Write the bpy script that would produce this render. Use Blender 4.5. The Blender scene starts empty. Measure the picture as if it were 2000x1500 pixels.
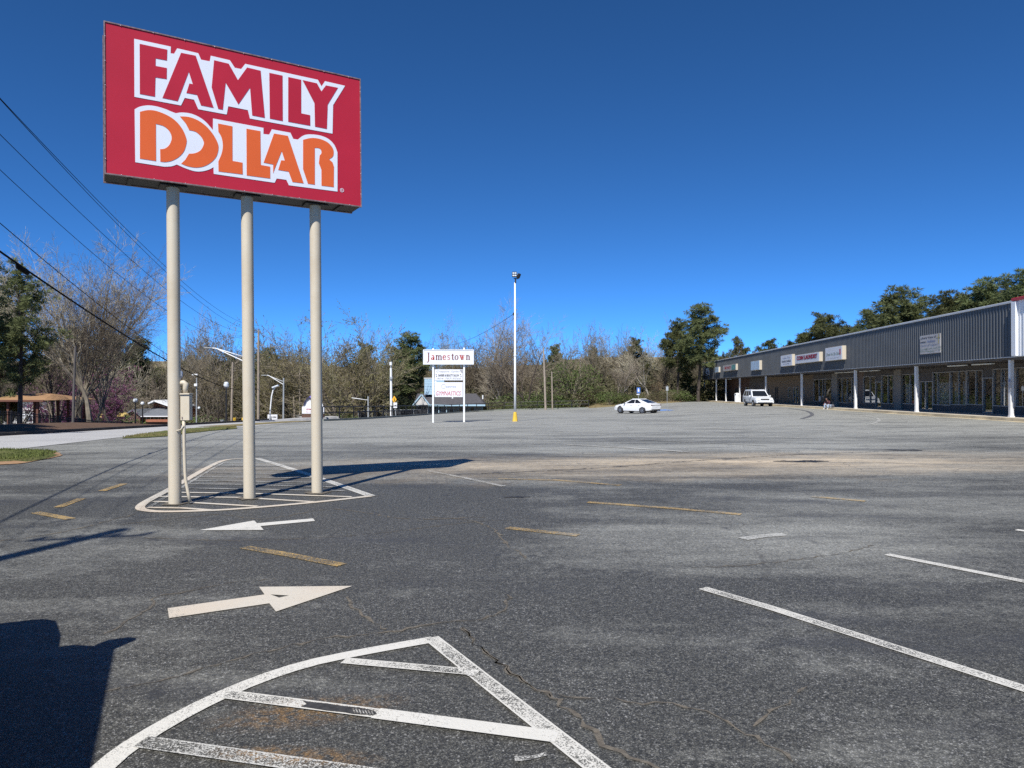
import bpy, bmesh, math, random
import numpy as np
from mathutils import Vector, Matrix
from mathutils.geometry import tessellate_polygon

SC = bpy.context.scene
COL = SC.collection

# ------------------------------------------------------------------ camera, sky, sun, exposure
FPX, CX, HY, EYE = 1387.0, 1000.0, 758.4, 1.6
cam_d = bpy.data.cameras.new('camera')
cam_d.sensor_width = 36.0
cam_d.lens = 36.0 * FPX / 2000.0
cam_d.clip_start, cam_d.clip_end = 0.05, 3000.0
cam = bpy.data.objects.new('camera', cam_d)
COL.objects.link(cam)
cam.location = (0, 0, EYE)
cam.rotation_euler = (math.radians(90) + math.atan((HY - 750.0) / FPX), 0, 0)
SC.camera = cam

SUN_TRAVEL = Vector((0.235, 0.812, -1.0)).normalized()
SUN_ELEV = math.asin(-SUN_TRAVEL.z)
SUN_ROT = math.atan2(-SUN_TRAVEL.x, -SUN_TRAVEL.y)
SKY_R, SKY_G, SKY_B, SKY_S = 0.50, 1.06, 1.36, 0.112
world = bpy.data.worlds.new('World')
SC.world = world
world.use_nodes = True
wn, wl = world.node_tree.nodes, world.node_tree.links
bg = wn['Background']
sky = wn.new('ShaderNodeTexSky')
sky.sky_type = 'NISHITA'
sky.sun_disc = False
sky.sun_elevation = SUN_ELEV
sky.sun_rotation = SUN_ROT
sky.altitude = 0.0
sky.air_density = 0.3
sky.dust_density = 0.0
sky.ozone_density = 6.0
grade = wn.new('ShaderNodeMix')          # the deep clear blue of a dry spring day, the same grade over the whole sky
grade.data_type = 'RGBA'; grade.blend_type = 'MULTIPLY'
grade.inputs[0].default_value = 1.0
grade.inputs[7].default_value = (SKY_R, SKY_G, SKY_B, 1)
wl.new(sky.outputs[0], grade.inputs[6])
wl.new(grade.outputs[2], bg.inputs['Color'])
bg.inputs['Strength'].default_value = SKY_S

sun_d = bpy.data.lights.new('sun', 'SUN')
sun_d.energy = 4.6
sun_d.angle = math.radians(0.55)
sun_d.color = (1.0, 0.968, 0.915)
sun = bpy.data.objects.new('sun', sun_d)
COL.objects.link(sun)
sun.rotation_euler = SUN_TRAVEL.to_track_quat('-Z', 'Y').to_euler()
sun.location = (-20, -60, 80)

SC.view_settings.view_transform = 'Standard'
SC.view_settings.look = 'None'
SC.view_settings.gamma = 1.0
SC.view_settings.exposure = 0.45
SC.view_settings.use_curve_mapping = False
SC.cycles.use_denoising = False
SC.cycles.max_bounces = 6
SC.cycles.transparent_max_bounces = 12

# ------------------------------------------------------------------ terrain functions
SLX = np.array([-60, -30, -15, 0, 12, 20, 27, 40, 90.0])
SLV = np.array([.030, .028, .0255, .0185, .016, .0105, .0072, .0068, .006])
BEX = np.array([-60, -16.6, -14.6, -11, -4, 4, 12, 26, 34, 90.0])
BEY = np.array([60, 62, 90, 107, 110, 110, 112, 116, 131, 150.0])
XLY = np.array([-30, 27, 30, 45, 62, 75, 90, 107, 112, 116, 131, 142.0])
XLX = np.array([-22.3, -22.3, -15.6, -17.0, -16.5, -15.6, -14.6, -11, 12, 26, 34, 37.5])

def sstep(t):
    t = np.clip(t, 0, 1)
    return t * t * (3 - 2 * t)

def g(x, y):
    """height of the paved lot"""
    x = np.asarray(x, float); y = np.asarray(y, float)
    e = np.where(y < 10, 0, np.where(y < 18, (np.clip(y, 10, 18) - 10) ** 2 / 16.0, np.minimum(y, 140) - 14))
    return -np.interp(x, SLX, SLV) * e

def H(x, y):
    """height of the ground everywhere"""
    x = np.asarray(x, float); y = np.asarray(y, float)
    z = g(x, y)
    az = np.where(y > 5, x / np.maximum(y, 5.0), x / 5.0)
    px = 1000 + FPX * az
    dl = np.maximum(0, -22.2 - x)
    bank = 0.35 * sstep(dl / 3.5) - 3.2 * sstep((dl - 4) / 18.0) - 1.2 * sstep((dl - 30) / 60.0)
    bank = bank * sstep((y + 5) / 20.0) * (1 - sstep((y - 40) / 16)) - 2.6 * sstep(dl / 22) * sstep((y - 40) / 16)
    z = z + bank
    d = np.maximum(0, y - np.interp(x, BEX, BEY))
    w = sstep((px - 1040) / 140.0)
    z = z + (1 - w) * (-3.2 * (1 - np.exp(-d / 16.0))) + w * (1.6 * sstep(d / 40.0))
    hill = sstep((y - 165) / 110.0) * (6.0 * (1 - sstep((px - 450) / 500)) + 2.5) * (1 - w)
    z = z + hill + 15.0 * sstep((y - 205) / 120.0)
    return z

def P(px, py, Y):
    return Vector(((px - CX) / FPX * Y, Y, EYE - (py - HY) / FPX * Y))

def GP(px, py, fn=None):
    """point of the ground seen along a sight line"""
    fn = fn or g
    a, b = (px - CX) / FPX, (py - HY) / FPX
    Y = 1.0
    prev = None
    while Y < 400:
        v = EYE - b * Y - float(fn(a * Y, Y))
        if v <= 0:
            lo, hi = Y - prev, Y
            for _ in range(30):
                m = (lo + hi) / 2
                if EYE - b * m - float(fn(a * m, m)) > 0: lo = m
                else: hi = m
            return Vector((a * hi, hi, float(fn(a * hi, hi))))
        prev = max(.25, Y * .01)
        Y += prev
    Y = 120
    return Vector((a * Y, Y, float(fn(a * Y, Y))))

# ------------------------------------------------------------------ mesh helper
class MB:
    def __init__(self):
        self.v, self.f, self.uv = [], [], None
    def add(self, verts, faces):
        o = len(self.v)
        self.v.extend([tuple(p) for p in verts])
        self.f.extend([tuple(i + o for i in f) for f in faces])
        return self
    def box(self, c, s, ax=None, bev=0.0):
        """box centred on c, size s; ax = (ux,uy,uz)"""
        c = Vector(c)
        ux, uy, uz = ax if ax else (Vector((1, 0, 0)), Vector((0, 1, 0)), Vector((0, 0, 1)))
        hx, hy, hz = s[0] / 2, s[1] / 2, s[2] / 2
        if bev <= 0:
            vs = [c + ux * (i * hx) + uy * (j * hy) + uz * (k * hz) for k in (-1, 1) for j in (-1, 1) for i in (-1, 1)]
            self.add(vs, [(0, 2, 3, 1), (4, 5, 7, 6), (0, 1, 5, 4), (2, 6, 7, 3), (0, 4, 6, 2), (1, 3, 7, 5)])
        else:
            b = min(bev, hx * .9, hy * .9, hz * .9)
            ring = lambda X, Y, z: [c + ux * x + uy * y + uz * z for x, y in
                                    ((-X + b, -Y), (X - b, -Y), (X, -Y + b), (X, Y - b), (X - b, Y), (-X + b, Y), (-X, Y - b), (-X, -Y + b))]
            def ring2(X, Y, z):
                bb = b
                return [c + ux * x + uy * y + uz * z for x, y in
                        ((-X + bb, -Y), (X - bb, -Y), (X, -Y + bb), (X, Y - bb), (X - bb, Y), (-X + bb, Y), (-X, Y - bb), (-X, -Y + bb))]
            vs = ring2(hx - b, hy - b, -hz) if hx > 2.2 * b and hy > 2.2 * b else ring2(hx, hy, -hz)
            vs = vs + ring(hx, hy, -hz + b) + ring(hx, hy, hz - b)
            vs = vs + (ring2(hx - b, hy - b, hz) if hx > 2.2 * b and hy > 2.2 * b else ring2(hx, hy, hz))
            fs = [tuple(range(7, -1, -1)), tuple(range(24, 32))]
            for r in range(3):
                for i in range(8):
                    fs.append((r * 8 + i, r * 8 + (i + 1) % 8, (r + 1) * 8 + (i + 1) % 8, (r + 1) * 8 + i))
            self.add(vs, fs)
        return self
    def tube(self, pts, radii, n=8, cap=True):
        pts = [Vector(p) for p in pts]
        if not isinstance(radii, (list, tuple)): radii = [radii] * len(pts)
        vs, fs = [], []
        up = None
        for i, p in enumerate(pts):
            t = (pts[min(i + 1, len(pts) - 1)] - pts[max(i - 1, 0)])
            if t.length < 1e-9: t = Vector((0, 0, 1))
            t.normalize()
            if up is None:
                up = Vector((0, 0, 1)) if abs(t.z) < .9 else Vector((1, 0, 0))
            a = t.cross(up)
            if a.length < 1e-5: a = t.cross(Vector((.3, .8, .1)))
            a.normalize(); b = a.cross(t); b.normalize()
            up = b
            for k in range(n):
                an = 2 * math.pi * k / n
                vs.append(p + a * (math.cos(an) * radii[i]) + b * (math.sin(an) * radii[i]))
        for i in range(len(pts) - 1):
            for k in range(n):
                fs.append((i * n + k, i * n + (k + 1) % n, (i + 1) * n + (k + 1) % n, (i + 1) * n + k))
        if cap:
            fs.append(tuple(range(n - 1, -1, -1)))
            fs.append(tuple(range((len(pts) - 1) * n, len(pts) * n)))
        return self.add(vs, fs)
    def lathe(self, prof, c=(0, 0, 0), n=16, axis=None):
        """prof: list of (r, z)"""
        c = Vector(c)
        ux, uy, uz = axis if axis else (Vector((1, 0, 0)), Vector((0, 1, 0)), Vector((0, 0, 1)))
        vs, fs = [], []
        for r, z in prof:
            for k in range(n):
                an = 2 * math.pi * k / n
                vs.append(c + ux * (r * math.cos(an)) + uy * (r * math.sin(an)) + uz * z)
        for i in range(len(prof) - 1):
            for k in range(n):
                fs.append((i * n + k, i * n + (k + 1) % n, (i + 1) * n + (k + 1) % n, (i + 1) * n + k))
        fs.append(tuple(range(n - 1, -1, -1)))
        fs.append(tuple(range((len(prof) - 1) * n, len(prof) * n)))
        return self.add(vs, fs)
    def prism(self, poly, o, ux, uy, un, t):
        """flat polygon (2d) at o with axes ux,uy, given thickness t along un"""
        o = Vector(o)
        n = len(poly)
        a = [o + ux * p[0] + uy * p[1] for p in poly]
        b = [q + un * t for q in a]
        tri = tessellate_polygon([[Vector((p[0], p[1], 0)) for p in poly]])
        fs = [tuple(reversed(q)) for q in tri] + [tuple(i + n for i in q) for q in tri]
        fs += [(i, (i + 1) % n, (i + 1) % n + n, i + n) for i in range(n)]
        return self.add(a + b, fs)
    def build(self, name, mat, parent=None, smooth=False, world=True):
        me = bpy.data.meshes.new(name)
        vs = self.v
        if parent is not None and world:
            o = ORG.get(parent.name, Vector((0, 0, 0)))
            vs = [(p[0] - o[0], p[1] - o[1], p[2] - o[2]) for p in vs]
        me.from_pydata(vs, [], self.f)
        if self.uv:
            lay = me.uv_layers.new(name='UVMap')
            for l in me.loops:
                lay.data[l.index].uv = self.uv[l.vertex_index]
        if mat: me.materials.append(mat)
        if smooth:
            me.polygons.foreach_set('use_smooth', [True] * len(me.polygons))
        me.update()
        ob = bpy.data.objects.new(name, me)
        COL.objects.link(ob)
        if parent is not None:
            ob.parent = parent
            ORG[ob.name] = ORG.get(parent.name, Vector((0, 0, 0))) if world else Vector((0, 0, 0))
        return ob

ORG = {}

def fixn(ob):
    bm = bmesh.new(); bm.from_mesh(ob.data)
    bmesh.ops.recalc_face_normals(bm, faces=bm.faces)
    bm.to_mesh(ob.data); bm.free()
    return ob

def tag(o, label=None, cat=None, group=None, kind=None):
    if label: o['label'] = label
    if cat: o['category'] = cat
    if group: o['group'] = group
    if kind: o['kind'] = kind
    return o

def thing(name, label, cat, loc=(0, 0, 0), rz=0.0, group=None):
    o = bpy.data.objects.new(name, None)
    COL.objects.link(o)
    o.empty_display_size = .3
    o.location = loc
    o.rotation_euler = (0, 0, rz)
    ORG[o.name] = Vector(loc)
    return tag(o, label, cat, group)

def copy_tree(o, parent=None):
    c = o.copy(); COL.objects.link(c)
    if parent is not None: c.parent = parent
    for ch in list(o.children): copy_tree(ch, c)
    return c

def sharpen(ob, ang=40):
    ob.data.set_sharp_from_angle(angle=math.radians(ang))
    return ob

# ------------------------------------------------------------------ materials
def _mat(name):
    m = bpy.data.materials.new(name); m.use_nodes = True
    return m, m.node_tree.nodes, m.node_tree.links, m.node_tree.nodes['Principled BSDF']

def nd(n, t, **kw):
    x = n.new(t)
    for k, v in kw.items():
        if k in x.inputs: x.inputs[k].default_value = v
        else: setattr(x, k, v)
    return x

def mixc(n, l, fac, a, b, blend='MIX'):
    m = n.new('ShaderNodeMix'); m.data_type = 'RGBA'; m.blend_type = blend
    for s, v in ((0, fac), (6, a), (7, b)):
        if hasattr(v, 'is_output'): l.new(v, m.inputs[s])
        elif s == 0: m.inputs[s].default_value = v
        else: m.inputs[s].default_value = (*v, 1) if len(v) == 3 else v
    return m.outputs[2]

def math_(n, l, op, a, b=None, c=None, clamp=False):
    m = n.new('ShaderNodeMath'); m.operation = op; m.use_clamp = clamp
    for i, v in enumerate((a, b, c)):
        if v is None: continue
        if hasattr(v, 'is_output'): l.new(v, m.inputs[i])
        else: m.inputs[i].default_value = v
    return m.outputs[0]

def ramp(n, l, src, stops):
    r = n.new('ShaderNodeValToRGB')
    el = r.color_ramp.elements
    while len(el) < len(stops): el.new(.5)
    for e, (p, c) in zip(el, stops):
        e.position = p
        e.color = (c, c, c, 1) if not hasattr(c, '__len__') else (*c, 1)
    l.new(src, r.inputs[0])
    return r.outputs[0]

def noise(n, l, vec, scale, detail=3, rough=.55, out=0):
    t = nd(n, 'ShaderNodeTexNoise', Scale=scale, Detail=detail, Roughness=rough)
    if vec is not None: l.new(vec, t.inputs['Vector'])
    return t.outputs[out]

def simple(name, col, rough=.6, metal=0.0, var=.12, scale=3.0, bump=0.0, spec=.5, dirt=None, dirt_amt=.3):
    """base colour with soft uneven wear"""
    m, n, l, b = _mat(name)
    tc = n.new('ShaderNodeTexCoord')
    vec = tc.outputs['Object']
    f = noise(n, l, vec, scale, 5, .6)
    c0 = tuple(max(0, c * (1 - var)) for c in col); c1 = tuple(min(1, c * (1 + var)) for c in col)
    c = mixc(n, l, ramp(n, l, f, [(.3, 0), (.7, 1)]), c0, c1)
    if dirt:
        f2 = noise(n, l, vec, scale * .45, 6, .65)
        c = mixc(n, l, math_(n, l, 'MULTIPLY', ramp(n, l, f2, [(.48, 0), (.75, 1)]), dirt_amt), c, dirt)
    l.new(c, b.inputs['Base Color'])
    b.inputs['Roughness'].default_value = rough
    b.inputs['Metallic'].default_value = metal
    b.inputs['Specular IOR Level'].default_value = spec
    if bump > 0:
        bp = nd(n, 'ShaderNodeBump', Strength=.5, Distance=bump)
        l.new(noise(n, l, vec, scale * 8, 4), bp.inputs['Height'])
        l.new(bp.outputs[0], b.inputs['Normal'])
    return m

def asphalt_nodes(n, l):
    """colour and height of old asphalt in world space; returns colour, height, speckle"""
    geo = n.new('ShaderNodeNewGeometry')
    pos = geo.outputs['Position']
    sep = n.new('ShaderNodeSeparateXYZ'); l.new(pos, sep.inputs[0])
    X, Y = sep.outputs[0], sep.outputs[1]
    # stones
    v1 = nd(n, 'ShaderNodeTexVoronoi', Scale=185.0); l.new(pos, v1.inputs['Vector'])
    hs = n.new('ShaderNodeSeparateColor'); l.new(v1.outputs['Color'], hs.inputs[0])
    v2 = nd(n, 'ShaderNodeTexVoronoi', Scale=140.0); l.new(pos, v2.inputs['Vector'])
    hs2 = n.new('ShaderNodeSeparateColor'); l.new(v2.outputs['Color'], hs2.inputs[0])
    big = noise(n, l, pos, .16, 5, .6)
    mid = noise(n, l, pos, .75, 5, .62)
    # stretched streaks from traffic and rain, running across the lot
    mp = nd(n, 'ShaderNodeMapping'); mp.inputs['Scale'].default_value = (.11, .36, .3)
    mp.inputs['Rotation'].default_value = (0, 0, math.radians(-14))
    l.new(pos, mp.inputs['Vector'])
    streak = noise(n, l, mp.outputs[0], 1.0, 6, .65)
    mp2 = nd(n, 'ShaderNodeMapping'); mp2.inputs['Scale'].default_value = (.42, 1.5, .5)
    mp2.inputs['Rotation'].default_value = (0, 0, math.radians(8))
    l.new(pos, mp2.inputs['Vector'])
    fine = noise(n, l, mp2.outputs[0], 1.0, 5, .65)
    # how weathered and bleached the binder is: the drive beside the pole sign was resealed, far paints in the brightness of a grazing view
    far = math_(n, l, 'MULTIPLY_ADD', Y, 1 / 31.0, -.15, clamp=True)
    w = math_(n, l, 'MULTIPLY_ADD', big, 1.4, -1.08)
    w = math_(n, l, 'MULTIPLY_ADD', mid, .7, w)
    w = math_(n, l, 'MULTIPLY_ADD', math_(n, l, 'SUBTRACT', streak, .5), 1.6, w)
    w = math_(n, l, 'MULTIPLY_ADD', math_(n, l, 'SUBTRACT', fine, .5), 1.25, w)
    grit = noise(n, l, pos, 6.5, 4, .7)
    w = math_(n, l, 'MULTIPLY_ADD', math_(n, l, 'SUBTRACT', grit, .5), .75, w)
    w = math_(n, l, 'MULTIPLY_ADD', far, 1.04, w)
    # resealed darker patch round the hatched island of the sign
    def blob(cx, cy, rx, ry, rot=0, soft=.5):
        dx = math_(n, l, 'SUBTRACT', X, cx); dy = math_(n, l, 'SUBTRACT', Y, cy)
        ca, sa = math.cos(rot), math.sin(rot)
        u = math_(n, l, 'ADD', math_(n, l, 'MULTIPLY', dx, ca / rx), math_(n, l, 'MULTIPLY', dy, sa / rx))
        v = math_(n, l, 'ADD', math_(n, l, 'MULTIPLY', dx, -sa / ry), math_(n, l, 'MULTIPLY', dy, ca / ry))
        d = math_(n, l, 'SQRT', math_(n, l, 'ADD', math_(n, l, 'MULTIPLY', u, u), math_(n, l, 'MULTIPLY', v, v)))
        d = math_(n, l, 'MULTIPLY_ADD', math_(n, l, 'SUBTRACT', mid, .5), .9, d)
        return math_(n, l, 'MULTIPLY_ADD', d, -1 / soft, (1 / soft) + .0, clamp=True) if soft else d
    w = math_(n, l, 'MULTIPLY_ADD', blob(-2.6, 9.6, 4.6, 3.6, .3, .6), -.42, w)
    w = math_(n, l, 'MULTIPLY_ADD', blob(2.6, 7.6, 3.2, 1.6, .2, 1.0), .75, w)
    w = math_(n, l, 'MULTIPLY_ADD', blob(7.0, 10.0, 5.0, 2.2, .1, 1.0), .35, w)
    w = math_(n, l, 'MULTIPLY_ADD', blob(5.0, 20.5, 11.0, 2.0, .14, .8), .55, w)
    w = math_(n, l, 'MULTIPLY_ADD', blob(-4.6, 7.6, 2.4, 2.4, .0, 1.0), .50, w)
    w = math_(n, l, 'MULTIPLY_ADD', blob(-2.2, 5.4, 1.8, .7, .1, 1.0), .30, w)
    w = math_(n, l, 'MULTIPLY_ADD', blob(3.6, 5.0, 1.6, 1.0, -.4, 1.0), .22, w)
    w = math_(n, l, 'MULTIPLY_ADD', blob(-5.0, 26, 7.0, 8.0, .0, 1.0), .30, w)
    w = math_(n, l, 'ADD', w, 0, clamp=True)
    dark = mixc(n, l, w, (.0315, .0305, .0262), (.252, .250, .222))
    st = ramp(n, l, hs.outputs[0], [(.0, 0), (.55, .12), (.8, .5), (1.0, 1.0)])
    st2 = ramp(n, l, hs2.outputs[1], [(.90, 0), (.96, 1)])
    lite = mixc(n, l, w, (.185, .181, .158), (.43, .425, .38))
    c = mixc(n, l, math_(n, l, 'MULTIPLY', st, .8), dark, lite)
    c = mixc(n, l, math_(n, l, 'MULTIPLY', st2, math_(n, l, 'MULTIPLY_ADD', mid, 1.3, -.25, clamp=True)), c, (.40, .395, .38))
    g1 = ramp(n, l, noise(n, l, pos, 42.0, 2, .6), [(.30, .55), (.70, 1.45)])
    g2 = ramp(n, l, noise(n, l, pos, 17.0, 3, .7), [(.30, .72), (.70, 1.28)])
    vm = nd(n, 'ShaderNodeVectorMath', operation='SCALE'); l.new(c, vm.inputs[0]); l.new(math_(n, l, 'MULTIPLY', g1, g2), vm.inputs['Scale'])
    c = vm.outputs[0]
    # red-tan dirt washed over the middle of the lot
    dirtm = blob(4.6, 15.6, 12.0, 3.4, .16, .9)
    dirtm = math_(n, l, 'MULTIPLY', dirtm, ramp(n, l, streak, [(.32, .15), (.62, 1)]))
    dirtm = math_(n, l, 'MULTIPLY', dirtm, ramp(n, l, fine, [(.34, .45), (.54, 1)]))
    dirtm = math_(n, l, 'MULTIPLY', dirtm, ramp(n, l, grit, [(.36, .7), (.60, 1)]))
    c = mixc(n, l, math_(n, l, 'MULTIPLY', dirtm, .88), c, (.72, .575, .39))
    # rust stains in the near hatched island
    rn = noise(n, l, pos, 22.0, 4, .7)
    rs = math_(n, l, 'MAXIMUM', blob(-1.02, 3.52, .55, .20, .30, .7), blob(-.98, 3.10, .42, .10, -.08, .6))
    rs = math_(n, l, 'MULTIPLY', rs, ramp(n, l, rn, [(.42, 0), (.60, 1)]))
    rs = math_(n, l, 'MULTIPLY', rs, math_(n, l, 'MULTIPLY_ADD', st, .8, .25))
    c = mixc(n, l, math_(n, l, 'MULTIPLY', rs, .95, clamp=True), c, (.34, .19, .06))
    # oil spots
    on = nd(n, 'ShaderNodeTexNoise', Scale=.42, Detail=4.0, Roughness=.7); l.new(pos, on.inputs['Vector'])
    c = mixc(n, l, math_(n, l, 'MULTIPLY', ramp(n, l, on.outputs[0], [(.66, 0), (.72, 1)]), .55), c, (.035, .035, .037))
    # small tar drips and pits, and broad dark traffic stains
    dn = noise(n, l, pos, 2.3, 2, .5)
    c = mixc(n, l, math_(n, l, 'MULTIPLY', ramp(n, l, dn, [(.70, 0), (.735, 1)]), .6), c, (.03, .03, .031))
    tn = noise(n, l, mp.outputs[0], 2.1, 6, .7)
    c = mixc(n, l, math_(n, l, 'MULTIPLY', ramp(n, l, tn, [(.54, 0), (.66, 1)]), .55), c, (.045, .045, .047))
    # hairline cracks
    wv = nd(n, 'ShaderNodeTexNoise', Scale=.9, Detail=4.0); l.new(pos, wv.inputs['Vector'])
    wp = nd(n, 'ShaderNodeVectorMath', operation='MULTIPLY_ADD')
    l.new(wv.outputs['Color'], wp.inputs[0]); wp.inputs[1].default_value = (1.3, 1.3, 0); l.new(pos, wp.inputs[2])
    ve = nd(n, 'ShaderNodeTexVoronoi', Scale=.26, feature='DISTANCE_TO_EDGE'); l.new(wp.outputs[0], ve.inputs['Vector'])
    ck = ramp(n, l, ve.outputs['Distance'], [(.0, 1), (.0045, .0)])
    ckm = math_(n, l, 'MULTIPLY', ck, ramp(n, l, big, [(.42, 0), (.56, 1)]))
    c = mixc(n, l, math_(n, l, 'MULTIPLY', ckm, .55), c, (.045, .04, .035))
    hgt = math_(n, l, 'ADD', v1.outputs['Distance'], math_(n, l, 'MULTIPLY', ckm, -1.5))
    return c, hgt, hs.outputs[0], mid, pos

def asphalt():
    m, n, l, b = _mat('asphalt')
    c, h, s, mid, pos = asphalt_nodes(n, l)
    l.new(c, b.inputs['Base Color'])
    b.inputs['Roughness'].default_value = .62
    b.inputs['Specular IOR Level'].default_value = .42
    bp = nd(n, 'ShaderNodeBump', Strength=.55, Distance=.006)
    l.new(h, bp.inputs['Height']); l.new(bp.outputs[0], b.inputs['Normal'])
    return m

def paint(name, col, wear, edge=0.0, tint=None):
    """road paint worn down to the asphalt; edge keeps the rims of a stripe"""
    m, n, l, b = _mat(name)
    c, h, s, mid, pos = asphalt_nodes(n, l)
    f1 = noise(n, l, pos, 1.7, 6, .7)
    f2 = noise(n, l, pos, 60.0, 2, .6)
    k = math_(n, l, 'MULTIPLY_ADD', f1, .9, math_(n, l, 'MULTIPLY', s, .42))
    k = math_(n, l, 'MULTIPLY_ADD', f2, .35, k)          # 0.2 .. 1.4
    if edge > 0:
        uv = n.new('ShaderNodeUVMap'); sp = n.new('ShaderNodeSeparateXYZ'); l.new(uv.outputs[0], sp.inputs[0])
        e = math_(n, l, 'ABSOLUTE', math_(n, l, 'MULTIPLY_ADD', sp.outputs[1], 2.0, -1.0))
        e = ramp(n, l, e, [(.74, 0), (.9, 1)])
        k = math_(n, l, 'MULTIPLY_ADD', e, -edge, k)
    t = 1.35 - wear
    fac = math_(n, l, 'MULTIPLY_ADD', k, -6.0, 6.0 * t + .5, clamp=True)   # 1 = paint
    pc = mixc(n, l, f1, tuple(x * .86 for x in col), col)
    if tint: pc = mixc(n, l, ramp(n, l, noise(n, l, pos, .9, 4), [(.42, 0), (.62, 1)]), pc, tint)
    pc = mixc(n, l, math_(n, l, 'MULTIPLY', s, .25), pc, tuple(x * .6 for x in col))
    l.new(mixc(n, l, fac, c, pc), b.inputs['Base Color'])
    b.inputs['Roughness'].default_value = .65
    b.inputs['Specular IOR Level'].default_value = .4
    bp = nd(n, 'ShaderNodeBump', Strength=.35, Distance=.004)
    l.new(h, bp.inputs['Height']); l.new(bp.outputs[0], b.inputs['Normal'])
    return m

def ground_mat(name, cols, scale=1.5, rough=.95):
    m, n, l, b = _mat(name)
    geo = n.new('ShaderNodeNewGeometry'); pos = geo.outputs['Position']
    a = noise(n, l, pos, scale * .12, 5, .6); f = noise(n, l, pos, scale * 4, 5, .7)
    c = mixc(n, l, ramp(n, l, a, [(.38, 0), (.62, 1)]), cols[0], cols[1])
    c = mixc(n, l, ramp(n, l, f, [(.4, 0), (.65, 1)]), c, cols[2])
    l.new(c, b.inputs['Base Color'])
    b.inputs['Roughness'].default_value = rough
    b.inputs['Specular IOR Level'].default_value = .2
    bp = nd(n, 'ShaderNodeBump', Strength=.6, Distance=.05)
    l.new(f, bp.inputs['Height']); l.new(bp.outputs[0], b.inputs['Normal'])
    return m

def leaf_mat(name, col, var=.35, trans=.0):
    m, n, l, b = _mat(name)
    oi = n.new('ShaderNodeObjectInfo')
    tc = n.new('ShaderNodeTexCoord')
    f = noise(n, l, tc.outputs['Object'], 1.6, 4, .7)
    c = mixc(n, l, ramp(n, l, f, [(.35, 0), (.68, 1)]), tuple(x * (1 - var) for x in col), tuple(x * (1 + var) for x in col))
    hs = nd(n, 'ShaderNodeHueSaturation')
    l.new(math_(n, l, 'MULTIPLY_ADD', oi.outputs['Random'], .04, .48), hs.inputs['Hue'])
    l.new(math_(n, l, 'MULTIPLY_ADD', oi.outputs['Random'], .5, .75), hs.inputs['Value'])
    l.new(c, hs.inputs['Color'])
    l.new(hs.outputs[0], b.inputs['Base Color'])
    b.inputs['Roughness'].default_value = .75
    b.inputs['Specular IOR Level'].default_value = .25
    if trans > 0:      # thin leaves let light through
        tl = n.new('ShaderNodeBsdfTranslucent'); l.new(hs.outputs[0], tl.inputs[0])
        mx = n.new('ShaderNodeMixShader'); mx.inputs[0].default_value = trans
        l.new(b.outputs[0], mx.inputs[1]); l.new(tl.outputs[0], mx.inputs[2])
        l.new(mx.outputs[0], n['Material Output'].inputs[0])
    return m

def glass_mat(name, tint=(.5, .55, .58), refl=1.0):
    m = bpy.data.materials.new(name); m.use_nodes = True
    n, l = m.node_tree.nodes, m.node_tree.links
    n.remove(n['Principled BSDF'])
    out = n['Material Output']
    tr = n.new('ShaderNodeBsdfTransparent'); tr.inputs[0].default_value = (*tint, 1)
    gl = n.new('ShaderNodeBsdfGlossy'); gl.inputs['Roughness'].default_value = .015
    fr = nd(n, 'ShaderNodeFresnel', IOR=1.55)
    mx = n.new('ShaderNodeMixShader')
    l.new(math_(n, l, 'MULTIPLY', fr.outputs[0], refl, clamp=True), mx.inputs[0])
    l.new(tr.outputs[0], mx.inputs[1]); l.new(gl.outputs[0], mx.inputs[2]); l.new(mx.outputs[0], out.inputs[0])
    return m

M = {}
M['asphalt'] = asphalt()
M['white_paint'] = paint('white_road_paint', (.68, .66, .60), .32)
M['white_worn'] = paint('worn_white_road_paint', (.66, .64, .58), .47, edge=.35)
M['white_faint'] = paint('faint_white_road_paint', (.58, .57, .53), .62, edge=.2)
M['cream_paint'] = paint('cream_road_paint', (.62, .57, .48), .27, tint=(.58, .49, .38))
M['yellow_worn'] = paint('worn_yellow_road_paint', (.60, .39, .12), .60, edge=.1)
M['black_patch'] = simple('dark_asphalt_patch', (.018, .018, .02), .7, var=.3, scale=20)
M['crack'] = ground_mat('crack_silt', [(.15, .128, .10), (.075, .068, .06), (.18, .16, .13)], 6)
M['skid'] = simple('tyre_rubber_mark', (.10, .10, .105), .8, var=.3, scale=3)
M['concrete'] = simple('weathered_concrete', (.52, .47, .385), .85, var=.14, scale=1.2, bump=.004, dirt=(.24, .21, .17), dirt_amt=.5)
M['kerb'] = simple('stained_kerb_concrete', (.56, .48, .33), .85, var=.2, scale=1.0, bump=.004, dirt=(.30, .22, .12), dirt_amt=.6)
M['road'] = ground_mat('pale_road_surface', [(.40, .395, .385), (.33, .325, .32), (.46, .455, .445)], 3.0, .8)
M['grass'] = ground_mat('short_grass', [(.10, .12, .035), (.17, .15, .065), (.085, .10, .03)], 2.0)
M['dry_grass'] = ground_mat('dry_grass_ground', [(.21, .17, .085), (.16, .145, .06), (.25, .20, .11)], 1.0)
M['mulch'] = ground_mat('pine_straw_mulch', [(.105, .062, .042), (.075, .05, .036), (.15, .095, .065)], 2.0)
M['clay'] = ground_mat('red_clay', [(.32, .19, .10), (.26, .16, .09), (.36, .24, .15)], 3.0)
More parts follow.
